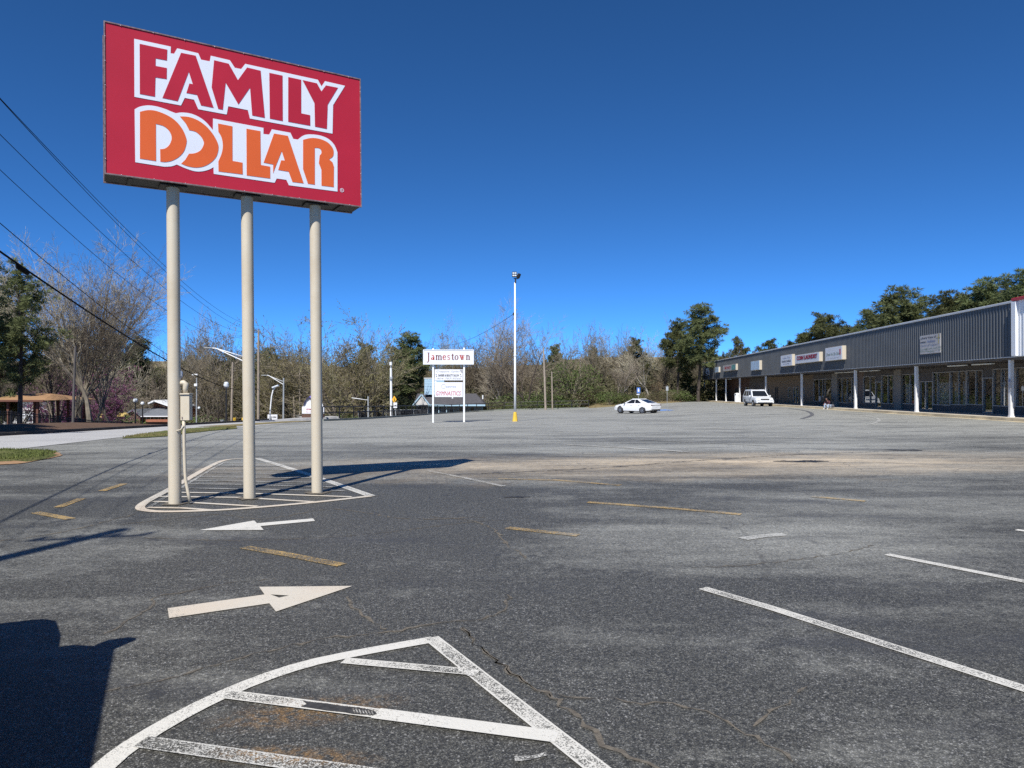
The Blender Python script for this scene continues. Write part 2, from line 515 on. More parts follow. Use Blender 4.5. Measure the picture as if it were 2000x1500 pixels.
# ------------------------------------------------------------------ building axis (needed by the lot edge)
BA = Vector((27.6, 38.9, 0)); BD = Vector((0.0934, 0.9956, 0)); BN = Vector((0.9956, -0.0934, 0))
def BP(s, o, z=0.0):
    p = BA + BD * s + BN * o
    return Vector((p.x, p.y, z))
def BS(px, o):
    a = (px - CX) / FPX
    q = BA + BN * o
    return (a * q.y - q.x) / (BD.x - a * BD.y)

# ------------------------------------------------------------------ ground, lot, road
def sheet(name, mat, rows, fn, off, parent=None):
    """rows: list of lists of (x,y), equal length; draped on fn"""
    mb = MB()
    nx = len(rows[0])
    flat = np.array([p for r in rows for p in r])
    z = fn(flat[:, 0], flat[:, 1]) + off
    mb.v = [(float(p[0]), float(p[1]), float(q)) for p, q in zip(flat, z)]
    for j in range(len(rows) - 1):
        for i in range(nx - 1):
            a = j * nx + i
            mb.f.append((a, a + 1, a + 1 + nx, a + nx))
    return mb.build(name, mat, parent, smooth=True)

def xl(y):
    return float(np.interp(y, XLY, XLX))
def xr(y):
    p = BA + BD * ((y - BA.y) / BD.y) + BN * -.55
    return p.x + .2
rows = []
for y in list(np.arange(-30, 0, 3.0)) + list(np.arange(0, 141.5, 1.0)):
    a, b = xl(y), max(xr(y), xl(y) + .05)
    rows.append([(a + (b - a) * i / 60.0, y) for i in range(61)])
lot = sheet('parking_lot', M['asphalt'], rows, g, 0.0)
tag(lot, 'wide cracked grey asphalt parking lot in front of the shops', None, None, 'structure')

def terrain_fn(x, y):
    return H(x, y)
xs = np.concatenate([np.arange(-420, -60, 20.0), np.arange(-60, 60, 3.0), np.arange(60, 421, 20.0)])
ys = np.concatenate([np.arange(-120, 0, 20.0), np.arange(0, 180, 3.0), np.arange(180, 620, 20.0)])
rows = [[(x, y) for x in xs] for y in ys]
flat = np.array([p for r in rows for p in r])
def Hg(x, y):
    z = H(x, y)
    inside = (x > np.where(y < 60, -23.5, np.interp(y, XLY, XLX) - .3)) & (y < 140) & (x < 75)
    return np.where(inside, z - .16, z)
terr = sheet('ground', M['dry_grass'], rows, Hg, -.03)
tag(terr, 'rolling ground of dry grass around the lot', None, None, 'structure')

# road along the left
def road_c(y): return float(np.interp(y, [-30, 19, 28, 60, 90, 130, 180, 260], [-18, -17.6, -18.6, -19.6, -24, -38, -62, -92]))
def road_w(y): return float(np.interp(y, [-30, 17, 28, 60, 300], [6.6, 7.4, 6.0, 5.2, 5.0]))
rows = []
for y in list(np.arange(-30, 262, 2.0)):
    c, w = road_c(y), road_w(y)
    rows.append([(c - w / 2 + w * i / 6.0, y) for i in range(7)])
road = sheet('road', M['road'], rows, lambda x, y: np.where(np.asarray(x) < -22.2, g(x, y), H(x, y)), .012)
tag(road, 'pale road running downhill along the left of the lot', None, None, 'structure')
# dark kerb and mulch bank beyond the road
rows = []
for y in np.arange(-20, 70, 1.5):
    c = road_c(y) - road_w(y) / 2 + .1
    rows.append([(c - d, y) for d in (0, .25, .6, 1.2, 2, 3, 4, 5.5, 7, 9, 12, 16, 22, 30)])
bank = sheet('mulch_bank', M['mulch'], rows, H, .02)
tag(bank, 'brown pine straw bank beyond the pale road', None, None, 'structure')
M['dark_kerb'] = simple('kerb_with_painted_shadow', (.075, .065, .055), .9, var=.3, scale=2)  # kerb colour darkened to stand in for the shadow over it
kb = MB()
for i, y in enumerate(np.arange(-20, 68, 3.0)):
    a = Vector((road_c(y) - road_w(y) / 2 - .08, y, 0)); b = Vector((road_c(y + 2.96) - road_w(y + 2.96) / 2 - .08, y + 2.96, 0))
    a.z = float(g(a.x, a.y)) + .03; b.z = float(g(b.x, b.y)) + .03
    d = (b - a); L = d.length; d.normalize(); u = Vector((0, 0, 1)); s = d.cross(u).normalized()
    kb.box((a + b) / 2, (L, .16, .24), (d, s, s.cross(d)))
tag(kb.build('road_kerb', M['dark_kerb']), 'low kerb between the pale road and the mulch bank', None, None, 'structure')

rng = random.Random(5)
def blades(name, pts, h, mat, parent=None, w=.012, seed=1):
    r = random.Random(seed); mb = MB()
    for p in pts:
        a = r.uniform(0, 6.28); hh = h * r.uniform(.5, 1.3); l = r.uniform(0, .5) * hh
        dx, dy = math.cos(a), math.sin(a); b = r.uniform(0, 6.28)
        mb.add([(p[0] - dx * w, p[1] - dy * w, p[2]), (p[0] + dx * w, p[1] + dy * w, p[2]),
                (p[0] - dy * w, p[1] + dx * w, p[2]), (p[0] + l * math.cos(b), p[1] + l * math.sin(b), p[2] + hh)],
               [(0, 1, 3), (1, 2, 3), (2, 0, 3)])
    return mb.build(name, mat, parent)

M['blade'] = leaf_mat('grass_blade', (.12, .155, .04), .4)
M['blade_mix'] = leaf_mat('mixed_grass_blade', (.19, .175, .065), .4)
M['blade_dry'] = leaf_mat('dry_grass_blade', (.27, .22, .11), .3)
def patch(name, label, outline, hgt, mat, off=.012, inset=(0, .35, .7), kind='structure'):
    """a raised patch of ground with a soft rim; outline in world xy, counter-clockwise"""
    mb = MB(); n = len(outline)
    cx = sum(p[0] for p in outline) / n; cy = sum(p[1] for p in outline) / n
    rings = []
    for k, t in enumerate(inset):
        zz = hgt * math.sin(t / inset[-1] * math.pi / 2)
        rings.append([(p[0] + (cx - p[0]) * t, p[1] + (cy - p[1]) * t, float(g(p[0] + (cx - p[0]) * t, p[1] + (cy - p[1]) * t)) + off + zz + (rng.uniform(-.25, .25) * hgt if k else 0)) for p in outline])
    rings.append([(cx, cy, float(g(cx, cy)) + off + hgt)])
    for r in rings: mb.v.extend(r)
    for k in range(len(inset) - 1):
        for i in range(n):
            mb.f.append((k * n + i, k * n + (i + 1) % n, (k + 1) * n + (i + 1) % n, (k + 1) * n + i))
    k = len(inset) - 1
    for i in range(n): mb.f.append((k * n + i, k * n + (i + 1) % n, (k + 1) * n))
    o = mb.build(name, mat, None, smooth=True)
    return tag(o, label, None, None, kind)

def densify(pts, step, close=True, jit=0.0, seed=0):
    r = random.Random(seed); out = []
    n = len(pts)
    for i in range(n if close else n - 1):
        a, b = Vector(pts[i]), Vector(pts[(i + 1) % n])
        m = max(1, int((b - a).length / step))
        for k in range(m):
            q = a + (b - a) * (k / m)
            out.append((q.x + r.uniform(-jit, jit), q.y + r.uniform(-jit, jit)))
    if not close: out.append(tuple(pts[-1])[:2])
    return out

def inside(p, poly):
    c = False; n = len(poly)
    for i in range(n):
        a, b = poly[i], poly[(i + 1) % n]
        if (a[1] > p[1]) != (b[1] > p[1]) and p[0] < (b[0] - a[0]) * (p[1] - a[1]) / (b[1] - a[1]) + a[0]: c = not c
    return c

# grass island at the left edge of the photo, with a clay rim
isl = [(GP(x, y).x, GP(x, y).y) for x, y in ((-160, 905), (-60, 911), (30, 907), (85, 899), (128, 889), (110, 884), (40, 881), (-60, 883), (-160, 886))]
patch('clay_rim', 'bare orange clay around the small grass island by the road', densify(isl, .35, jit=.06, seed=2), .05, M['clay'], .014)
cx_ = sum(p[0] for p in isl) / len(isl); cy_ = sum(p[1] for p in isl) / len(isl)
isl2 = [(cx_ + (p[0] - cx_) * .93, cy_ + (p[1] - cy_) * .76) for p in isl]
patch('grass_island', 'small green grass island at the lot entrance', densify(isl2, .35, jit=.06, seed=3), .10, M['grass'], .02)
pts = []
while len(pts) < 5200:
    p = (rng.uniform(-20, -9), rng.uniform(14, 21))
    if inside(p, isl2): pts.append((p[0], p[1], float(g(*p)) + .07 + rng.uniform(0, .03)))
tag(blades('grass_blades', pts, .055, M['blade'], seed=4), 'green grass blades on the small island', None, None, 'stuff')
# verge between lot and road
ver = [(GP(x, y).x, GP(x, y).y) for x, y in ((235, 857), (290, 855), (335, 852), (365, 847), (410, 842), (462, 837.5), (462, 834), (410, 837), (365, 840), (330, 844), (285, 849))]
ver = ver[:6] + [(-18.9, 66), (-19.2, 72), (-18.2, 66), (-16.9, 60)][:0] + ver[6:]
patch('grass_verge', 'long strip of grass between the lot and the pale road', densify(ver, .6, jit=.05, seed=6), .10, M['grass'], .022, (0, .3, .6))
pts = []
k = 0
while len(pts) < 4200 and k < 200000:
    k += 1
    p = (rng.uniform(-19, -11), rng.uniform(24, 48))
    if inside(p, ver): pts.append((p[0], p[1], float(g(*p)) + .06))
tag(blades('grass_blades', pts, .055, M['blade_mix'], w=.02, seed=7), 'grass blades along the verge beside the pale road', None, None, 'stuff')
# worn verge further along the edge of the lot, and the dry bank at the far right
rows = []
for y in np.arange(44, 75, 2.0):
    a = xl(y); rows.append([(a - .4 - 2.2 * i / 4, y) for i in range(5)])
tag(sheet('far_verge', M['dry_grass'], rows, H, .03), 'worn verge along the far left edge of the lot', None, None, 'structure')

# ------------------------------------------------------------------ painted markings on the lot
def catmull(pts, step):
    pts = [Vector((p[0], p[1])) for p in pts]
    if len(pts) == 2:
        m = max(1, int((pts[1] - pts[0]).length / step))
        return [pts[0].lerp(pts[1], k / m) for k in range(m + 1)]
    out = []
    for i in range(len(pts) - 1):
        p0 = pts[max(i - 1, 0)]; p1 = pts[i]; p2 = pts[i + 1]; p3 = pts[min(i + 2, len(pts) - 1)]
        m = max(2, int((p2 - p1).length / step))
        for k in range(m):
            t = k / m
            out.append(.5 * ((2 * p1) + (p2 - p0) * t + (2 * p0 - 5 * p1 + 4 * p2 - p3) * t * t + (3 * p1 - p0 - 3 * p2 + p3) * t ** 3))
    out.append(pts[-1])
    return out

def ribbon(name, pts, w, mat, off=.005, smooth_=False, jit=0.0, seed=0, parent=lot, label=None, wj=0.0, step=.4):
    pts = [Vector((p[0], p[1])) for p in pts]
    if smooth_: c = catmull(pts, step)
    else:
        c = []
        for i in range(len(pts) - 1):
            s = catmull(pts[i:i + 2], step)
            c += s if i == 0 else s[1:]
    r = random.Random(seed)
    if jit: c = [q + Vector((r.uniform(-jit, jit), r.uniform(-jit, jit))) if 0 < i < len(c) - 1 else q for i, q in enumerate(c)]
    mb = MB(); mb.uv = []
    L = 0
    for i, q in enumerate(c):
        t = (c[min(i + 1, len(c) - 1)] - c[max(i - 1, 0)]).normalized()
        if i: L += (c[i] - c[i - 1]).length
        nn = Vector((-t.y, t.x))
        # keep the width at a corner
        if 0 < i < len(c) - 1:
            t1 = (c[i] - c[i - 1]).normalized(); cosh = max(.45, abs(t1.dot(t)))
        else: cosh = 1
        ww = w / 2 / cosh * (1 + r.uniform(-wj, wj))
        for sgn in (-1, 1):
            x, y = q.x + nn.x * ww * sgn, q.y + nn.y * ww * sgn
            mb.v.append((x, y, float(g(x, y)) + off)); mb.uv.append((L, 0 if sgn < 0 else 1))
    for i in range(len(c) - 1):
        mb.f.append((2 * i + 1, 2 * i, 2 * i + 2, 2 * i + 3))
    o = mb.build(name, mat, parent)
    if label: o['label'] = label
    return o

def pxy(l): return [(lambda q: (q.x, q.y))(GP(x, y)) for x, y in l]

def flat(name, poly, mat, off=.005, label=None, hole=None, parent=lot):
    """polygon painted on the ground (world xy)"""
    rings = [[Vector((p[0], p[1], 0)) for p in poly]]
    if hole: rings.append([Vector((p[0], p[1], 0)) for p in hole])
    allp = [p for r in rings for p in r]
    tri = tessellate_polygon(rings)
    mb = MB(); mb.uv = []
    for p in allp:
        mb.v.append((p.x, p.y, float(g(p.x, p.y)) + off)); mb.uv.append((p.x, .5))
    mb.f = [tuple(t) for t in tri]
    o = mb.build(name, mat, parent)
    up = sum(p.normal.z * p.area for p in o.data.polygons)
    if up < 0: o.data.flip_normals()
    if label: o['label'] = label
    return o

M['tar'] = simple('worn_tar_smear', (.035, .034, .033), .8, var=.5, scale=30, bump=.003)
W, WW, WF, CR, YW = M['white_paint'], M['white_worn'], M['white_faint'], M['cream_paint'], M['yellow_worn']
# near hatched island
ribbon('hatch_outline', pxy([(90, 1610), (203, 1500), (260, 1454), (350, 1400), (440, 1355), (530, 1319), (620, 1292), (740, 1268), (848, 1249)]), .105, W, .006, True, step=.15)
ribbon('hatch_outline', pxy([(842, 1246), (930, 1316), (1088, 1440), (1190, 1520), (1300, 1606)]), .105, WW, .0072, step=.15)
ribbon('hatch_stripe', pxy([(672, 1291), (925, 1314)]), .085, WW, .0084, step=.1)
flat('paint_spot', pxy([(893, 1310), (905, 1305), (938, 1311), (928, 1322), (915, 1322)]), W, .0095)
ribbon('hatch_stripe', pxy([(445, 1357), (735, 1394)]), .095, WW, .0084, step=.1)
ribbon('hatch_stripe', pxy([(735, 1394), (1088, 1440)]), .11, W, .0088, step=.1)
ribbon('hatch_stripe', pxy([(278, 1449), (690, 1508), (900, 1540)]), .10, WF, .0084, step=.1)
flat('tar_patch', pxy([(592, 1370.5), (610, 1373), (640, 1376), (668, 1380.5), (700, 1384), (722, 1387.5), (733, 1391.5), (737, 1396), (730, 1399), (716, 1398), (690, 1396.5), (672, 1393), (640, 1390), (612, 1385.5), (588, 1382), (600, 1377)]), M['tar'], .0102)
for k in range(7):
    ribbon('tread_print', pxy([(690 + 6 * k, 1386 + .8 * k), (694 + 6 * k, 1395 + .6 * k)]), .006, WF, .0112, step=.02)
ribbon('paint_scuff', pxy([(1005, 1482), (1035, 1480), (1068, 1472)]), .03, WF, .006, True, step=.05, wj=.5)
# arrows
flat('arrow_marking', pxy([(390, 1036), (497, 1017), (502.5, 1022.6), (612, 1013), (615.5, 1018), (509, 1028), (515.6, 1035.5)]), M['white_paint'], .006, 'white arrow pointing left')
flat('arrow_marking', pxy([(328.6, 1188.6), (331.6, 1207.8), (527, 1179), (540, 1195), (689, 1145), (507, 1146.8), (517.6, 1161.7)]), CR, .006, 'cream arrow pointing right with a dark hole',
     hole=pxy([(529, 1161.7), (546, 1168), (565, 1163.8)]))
# hatched island of the pole sign
def isx(l): return pxy([(200 + x / 3.5714, 700 + y / 3.5714) for x, y in l])
ribbon('hatch_outline', isx([(1075, 697), (1330, 775), (1600, 865), (1875, 961)]), .14, WW, .006, step=.2)
ribbon('hatch_outline', isx([(1875, 961), (1500, 1003), (1000, 1047), (700, 1064), (420, 1070), (310, 1062), (268, 1048), (290, 1012), (440, 930), (600, 840), (740, 760), (840, 715), (930, 702), (1075, 697)]), .12, CR, .0072, True, step=.15)
ribbon('hatch_outline', isx([(330, 1040), (480, 945), (640, 850), (780, 765), (860, 722)]), .05, WF, .0066, step=.2)
for a in ([(800, 730), (1180, 728)], [(770, 750), (1250, 752)], [(730, 776), (1330, 778)], [(685, 803), (1400, 806)], [(640, 828), (1470, 836)], [(600, 852), (1560, 868)],
          [(560, 878), (900, 880), (1640, 900)], [(510, 905), (1690, 925)], [(450, 935), (1080, 945), (1740, 968)], [(390, 965), (960, 972), (1480, 1003)], [(355, 1000), (600, 1006), (1080, 1034)], [(320, 1042), (560, 1046), (760, 1060)]):
    big_ = a[0][1] > 930
    ribbon('hatch_stripe', isx(a), .085, CR if big_ else WF, .0084, step=.25)
# stall lines
ribbon('stall_line', pxy([(1372, 1149), (1500, 1186), (2010, 1349), (2400, 1470)]), .10, WW, .006, step=.25)
ribbon('stall_line', pxy([(1731, 1083), (2010, 1138), (2300, 1194)]), .10, WW, .006, step=.25)
ribbon('stall_line', pxy([(1984, 1035), (2200, 1066)]), .10, W, .006, step=.25)
ribbon('worn_stroke', pxy([(1450, 1053), (1490, 1047), (1533, 1044)]), .13, WF, .006, True, step=.1)
ribbon('stall_line', pxy([(836, 920), (900, 932), (984, 950)]), .10, WF, .006, step=.3)
for a in ([(973, 935), (1090, 938), (1212, 948)], [(1148, 981), (1300, 992), (1447, 1005)], [(990, 1031), (1129, 1046)], [(478, 1069), (560, 1083), (668, 1104)],
          [(70, 1001), (139, 1014)], [(115, 991), (160, 974)], [(200, 959), (243, 945)], [(1585, 970), (1690, 979)]):
    ribbon('stall_line', pxy(a), .12, YW, .006, step=.3)
for a in ([(1100, 868), (1330, 882)], [(1195, 872), (1345, 884)], [(1440, 850), (1562, 856)], [(1230, 858), (1500, 871)], [(1075, 842), (1180, 846)], [(1380, 836), (1490, 841)], [(1560, 838), (1700, 846)], [(880, 824), (940, 826)], [(1280, 832), (1420, 838)]):
    ribbon('stall_line', pxy(a), .13, WF if a[0][0] % 20 else WW, .012, step=.6)
for k in range(5):
    q = GP(1120 + 70 * k, 817 - k * 1.6)
    ribbon('stall_line', [(q.x, q.y), (q.x - 2.2, q.y + 4.2)], .12, WF, .014, step=.6)
# accessible bay paint beside the far sign
q = GP(1292, 801.5)
M['blue_paint'] = paint('blue_road_paint', (.16, .30, .62), .3)
flat('blue_bay_paint', [(q.x - 1.2, q.y - 2.4), (q.x + .9, q.y - 2.4), (q.x + 1.1, q.y + 3), (q.x - 1.0, q.y + 3)], M['blue_paint'], .014)
# skid marks, patches
ribbon('skid_mark', pxy([(1540, 798.2), (1557.6, 799.8), (1576.5, 803.4), (1586, 808.8), (1581, 813.3), (1566, 818)]), .27, M['skid'], .012, True, step=.4)
ribbon('skid_mark', pxy([(1690, 812), (1712, 817), (1716, 823), (1700, 829)]), .14, WF, .012, True, step=.4)
for k, (x, y, rx, ry) in enumerate(((1566, 901, .6, .24), (1766, 879, .6, .24), (1010, 971, .2, .08), (1590, 900.5, .3, .2))):
    q = GP(x, y); r = random.Random(40 + k)
    flat('pothole_patch', [(q.x + rx * math.cos(t) * r.uniform(.35, 1.3), q.y + ry * math.sin(t) * r.uniform(.35, 1.3)) for t in np.arange(0, 6.28, .2)], M['black_patch'], .006)
# filled and open cracks
def crack(l, w, seed, mat='crack', jit=.026):
    ribbon('crack', pxy(l), w * .60, M[mat], .003, True, jit, seed, wj=.95, step=.055)
M['crack_dark'] = simple('open_crack', (.012, .012, .012), .9)
crack([(905, 1225), (935, 1262), (975, 1293), (1025, 1327), (1075, 1360), (1130, 1405), (1185, 1452), (1260, 1490), (1330, 1515)], .030, 1)
crack([(905, 1225), (935, 1262), (975, 1293), (1025, 1327), (1075, 1360)], .010, 1, 'crack_dark')
crack([(205, 1350), (330, 1324), (420, 1298), (520, 1272), (640, 1246), (760, 1235), (850, 1215), (905, 1212), (945, 1208), (985, 1186), (996, 1160)], .026, 2)
crack([(680, 1165), (700, 1195), (730, 1215), (755, 1228)], .024, 3)
crack([(1090, 1355), (1170, 1362), (1260, 1372), (1330, 1378), (1400, 1400), (1470, 1440), (1545, 1485), (1570, 1510)], .022, 4)
crack([(1470, 1418), (1500, 1395), (1530, 1370), (1575, 1340)], .018, 5)
crack([(840, 1009), (920, 1017), (965, 1035), (990, 1062), (1030, 1092)], .028, 6)
crack([(205, 1238), (250, 1215), (290, 1190), (310, 1165), (370, 1154), (450, 1138), (540, 1130)], .022, 7)
crack([(0, 1057), (120, 1040), (210, 1018), (270, 1003)], .035, 8)
crack([(240, 1024), (330, 1014), (430, 1005), (500, 1013), (560, 1008), (640, 994), (720, 1002), (800, 1013), (950, 1010)], .030, 9)
crack([(1350, 1108), (1450, 1104), (1560, 1092), (1650, 1078), (1705, 1065)], .018, 10)
crack([(940, 925), (1060, 920), (1200, 912), (1400, 897), (1600, 886), (1800, 880)], .055, 11, 'black_patch', .03)
crack([(280, 1050), (480, 1055), (700, 1045), (900, 1022), (1000, 1015)], .018, 12)

# ------------------------------------------------------------------ big pole sign
sL, sR = Vector((-5.26, 9.22, 0)), Vector((-2.30, 11.03, 0))
SU = (sR - sL).normalized(); SN = Vector((-SU.y, SU.x, 0))           # SN points away from the viewer
SZ = Vector((0, 0, 1)); SB, ST, SW = 4.40, 6.40, (sR - sL).length
M['sign_red'] = simple('faded_red_sign_vinyl', (.46, .020, .042), .42, var=.08, scale=.8, spec=.3, dirt=(.36, .02, .035), dirt_amt=.35)
M['sign_white'] = simple('white_sign_vinyl', (.74, .76, .82), .42, var=.02, scale=1.5, spec=.35)
M['sign_orange'] = simple('orange_sign_vinyl', (.72, .125, .028), .42, var=.04, scale=1.5, spec=.35)
M['dark_metal'] = simple('dark_bronze_metal', (.022, .021, .021), .55, metal=.0, var=.3, scale=6)
M['trim_metal'] = simple('worn_trim_metal', (.20, .14, .14), .45, var=.5, scale=20)
M['pole_paint'] = simple('tan_pole_paint', (.56, .49, .37), .55, var=.04, scale=1.6, dirt=(.36, .27, .16), dirt_amt=.55)
base = (sL + sR) / 2 + SN * .21
sign = thing('pole_sign', 'tall red discount store sign on three tan steel poles', 'store sign', (base.x, base.y, 0))
def sp(u, v, n=0): return sL + SU * u + SZ * v + SN * n
cab = MB()
cab.box(sp(SW / 2, (SB + ST) / 2, .215), (SW - .02, .39, ST - SB - .02), (SU, SN, SZ))
for u in (.3, SW / 2, SW - .3):
    cab.box(sp(u, SB - .004, .225), (.05, .40, .012), (SU, SN, SZ))
cab.build('cabinet', M['dark_metal'], sign)
fa = MB(); fa.box(sp(SW / 2, (SB + ST) / 2, .004), (SW - .03, .02, ST - SB - .03), (SU, SN, SZ)); fa.build('sign_face', M['sign_red'], sign)
fa = MB(); fa.box(sp(SW / 2, (SB + ST) / 2, .446), (SW - .05, .02, ST - SB - .05), (SU, SN, SZ)); fa.build('sign_face', M['sign_red'], sign)
for nn in (0.002, .448):
    for a in ((SW / 2, SB + .008, SW, .016), (SW / 2, ST - .008, SW, .016), (.008, (SB + ST) / 2, .016, ST - SB - .032), (SW - .008, (SB + ST) / 2, .016, ST - SB - .032)):
        t = MB(); t.box(sp(a[0], a[1], nn), (a[2], .036, a[3]), (SU, SN, SZ)); t.build('retainer_trim', M['trim_metal'], sign)
r_ = random.Random(3)
sc = MB()
for k in range(9):
    sc.box(sp(SW * (k + .5) / 9, SB + .016, -.018), (.007, .004, .007), (SU, SN, SZ)); sc.box(sp(SW * (k + .5) / 9, ST - .016, -.018), (.007, .004, .007), (SU, SN, SZ))
for k in range(6):
    sc.box(sp(.014, SB + .2 + .32 * k, -.018), (.007, .004, .007), (SU, SN, SZ)); sc.box(sp(SW - .014, SB + .2 + .32 * k, -.018), (.007, .004, .007), (SU, SN, SZ))
tag(sc.build('screw', M['sign_white'], sign), None, None, None, 'stuff')

# lettering, traced flat on the face: image crop -> face plane
src = np.array([(88, 68), (1880, 485), (1897, 1385), (105, 1140)], float)
dst = np.array([(0, ST - SB), (SW, ST - SB), (SW, 0), (0, 0)], float)
A_, b_ = [], []
for (x, y), (u, v) in zip(src, dst):
    A_.append([x, y, 1, 0, 0, 0, -u * x, -u * y]); b_.append(u)
    A_.append([0, 0, 0, x, y, 1, -v * x, -v * y]); b_.append(v)
hm = np.append(np.linalg.solve(np.array(A_), np.array(b_)), 1).reshape(3, 3)
def fu(p):
    q = hm @ np.array([p[0], p[1], 1.0]); return (q[0] / q[2], q[1] / q[2])
def rnd(pts, curve):
    """smooth the listed index ranges of an outline with a Catmull-Rom curve"""
    out = []; i = 0; n = len(pts)
    while i < n:
        rg = next((c for c in curve if c[0] == i), None)
        if rg:
            seg = catmull(pts[rg[0]:rg[1] + 1], 8)
            out += [(q.x, q.y) for q in seg[:-1]]
            i = rg[1]
            if not any(c[0] == i for c in curve):
                out.append(pts[i]); i += 1
        else:
            out.append(pts[i]); i += 1
    return out
def face_poly(name, pts, mat, n0, label=None):
    q = [fu(p) for p in pts]
    mb = MB(); mb.prism(q, sp(0, SB, n0), SU, SZ, SN, .0035)
    o = fixn(mb.build(name, mat, sign))
    if label: o['label'] = label
    return o
fam_out = [(302, 197), (557, 253), (556, 300), (580, 303), (601, 265), (748, 300), (768, 345), (828, 357), (835, 318), (968, 350), (1003, 403), (1047, 412), (1075, 376), (1582, 490), (1608, 536), (1632, 500), (1772, 533), (1690, 668), (1688, 868), (1112, 759), (1097, 700), (960, 672), (950, 730), (752, 692), (722, 625), (657, 612), (632, 665), (308, 603)]
dol_out = [(310, 690), (345, 672), (400, 663), (460, 670), (520, 688), (560, 705), (596, 719), (640, 714), (700, 722), (755, 745), (806, 782), (855, 838), (855, 757), (1207, 825), (1207, 868), (1247, 872), (1265, 835), (1395, 860), (1415, 903), (1447, 908), (1485, 880), (1530, 872), (1600, 880), (1660, 905), (1702, 948), (1724, 1000), (1727, 1274), (1388, 1228), (1370, 1190), (1303, 1180), (1288, 1210), (864, 1145), (862, 1098), (830, 1115), (780, 1127), (730, 1125), (670, 1106), (607, 1078), (570, 1090), (520, 1093), (318, 1060)]
face_poly('lettering_backing', fam_out, M['sign_white'], -.0105)
face_poly('lettering_backing', rnd(dol_out, [(0, 6), (6, 11), (19, 25), (32, 37), (37, 39)]), M['sign_white'], -.0105)
LT = [
 ('F', [(340, 233), (532, 275), (530, 350), (452, 335), (452, 388), (530, 403), (530, 480), (452, 468), (450, 603), (345, 583)], []),
 ('A', [(628, 297), (730, 318), (858, 683), (770, 665), (742, 592), (668, 578), (688, 512), (712, 517), (683, 430), (608, 635), (502, 612)], []),
 ('M', [(858, 350), (960, 375), (1025, 490), (1088, 402), (1182, 425), (1215, 755), (1127, 737), (1110, 543), (1030, 660), (940, 507), (922, 697), (890, 690), (843, 540)], []),
 ('I', [(1243, 440), (1335, 460), (1340, 778), (1250, 760)], []),
 ('L', [(1375, 470), (1465, 490), (1468, 725), (1530, 738), (1532, 812), (1378, 783)], []),
 ('Y', [(1475, 492), (1575, 515), (1607, 572), (1638, 530), (1722, 547), (1652, 665), (1648, 835), (1565, 818), (1560, 655)], []),
]
for ch, p, c in LT: face_poly('letter', p, M['sign_red'], -.0145)
LD = [
 ('D', [(347, 708), (400, 697), (460, 703), (540, 735), (600, 778), (645, 835), (670, 895), (672, 930), (655, 985), (620, 1025), (575, 1050), (530, 1060), (492, 1057), (490, 970), (520, 967), (550, 945), (568, 905), (565, 870), (545, 835), (510, 808), (458, 793), (462, 1053), (350, 1035)], [(0, 12), (13, 20)]),
 ('O', [(625, 742), (680, 745), (740, 765), (800, 805), (850, 860), (885, 920), (895, 965), (882, 1020), (850, 1060), (800, 1090), (740, 1100), (680, 1090), (637, 1072), (665, 1045), (690, 1003), (730, 1000), (770, 980), (792, 940), (790, 915), (770, 880), (735, 850), (690, 838), (665, 790)], [(0, 12), (14, 21)]),
 ('L', [(890, 793), (990, 813), (993, 1055), (1063, 1068), (1065, 1150), (897, 1128), (895, 1058), (918, 1000), (925, 945), (915, 890), (893, 850)], [(6, 10)]),
 ('L', [(1088, 830), (1185, 848), (1190, 1085), (1255, 1097), (1257, 1180), (1093, 1157)], []),
 ('A', [(1280, 865), (1377, 882), (1490, 1215), (1412, 1205), (1385, 1133), (1312, 1120), (1332, 1053), (1357, 1055), (1335, 988), (1290, 1105), (1277, 1143), (1277, 1082), (1210, 1068)], []),
 ('R', [(1483, 910), (1540, 898), (1600, 905), (1655, 930), (1690, 970), (1697, 1005), (1690, 1030), (1665, 1048), (1690, 1070), (1700, 1100), (1700, 1243), (1615, 1232), (1613, 1120), (1595, 1075), (1600, 1020), (1612, 1005), (1608, 980), (1590, 968), (1565, 967), (1568, 1225), (1520, 1218), (1485, 1115)], [(0, 7), (14, 18)]),
]
for ch, p, c in LD: face_poly('letter', rnd(p, c), M['sign_orange'], -.0145)

def text_mesh(body, height, width=None, shear=0.0, bold=0.0, spacing=1.0):
    cu = bpy.data.curves.new('lettering', 'FONT')
    cu.body = body; cu.size = 1.0; cu.shear = shear; cu.offset = bold; cu.space_character = spacing
    cu.resolution_u = 2; cu.fill_mode = 'FRONT'
    ob = bpy.data.objects.new('lettering', cu); COL.objects.link(ob)
    dg = bpy.context.evaluated_depsgraph_get()
    me = bpy.data.meshes.new_from_object(ob.evaluated_get(dg))
    vs = np.array([v.co[:2] for v in me.vertices]); fs = [tuple(p.vertices) for p in me.polygons]
    bpy.data.objects.remove(ob); bpy.data.curves.remove(cu); bpy.data.meshes.remove(me)
    mn, mx = vs.min(0), vs.max(0)
    vs = (vs - mn) * (height / (mx[1] - mn[1]))
    w0 = vs[:, 0].max()
    if width: vs[:, 0] *= width / w0; w0 = width
    return vs, fs, w0

def add_text(body, mat, parent, o, ux, uz, height, width=None, shear=0.0, bold=0.0, spacing=1.0, name='lettering', centre=True):
    """o = centre of the text; the face looks along ux x uz"""
    vs, fs, w0 = text_mesh(body, height, width, shear, bold, spacing)
    o = Vector(o)
    mb = MB()
    mb.add([o + ux * (x - (w0 / 2 if centre else 0)) + uz * (y - height / 2) for x, y in vs], fs)
    return mb.build(name, mat, parent)

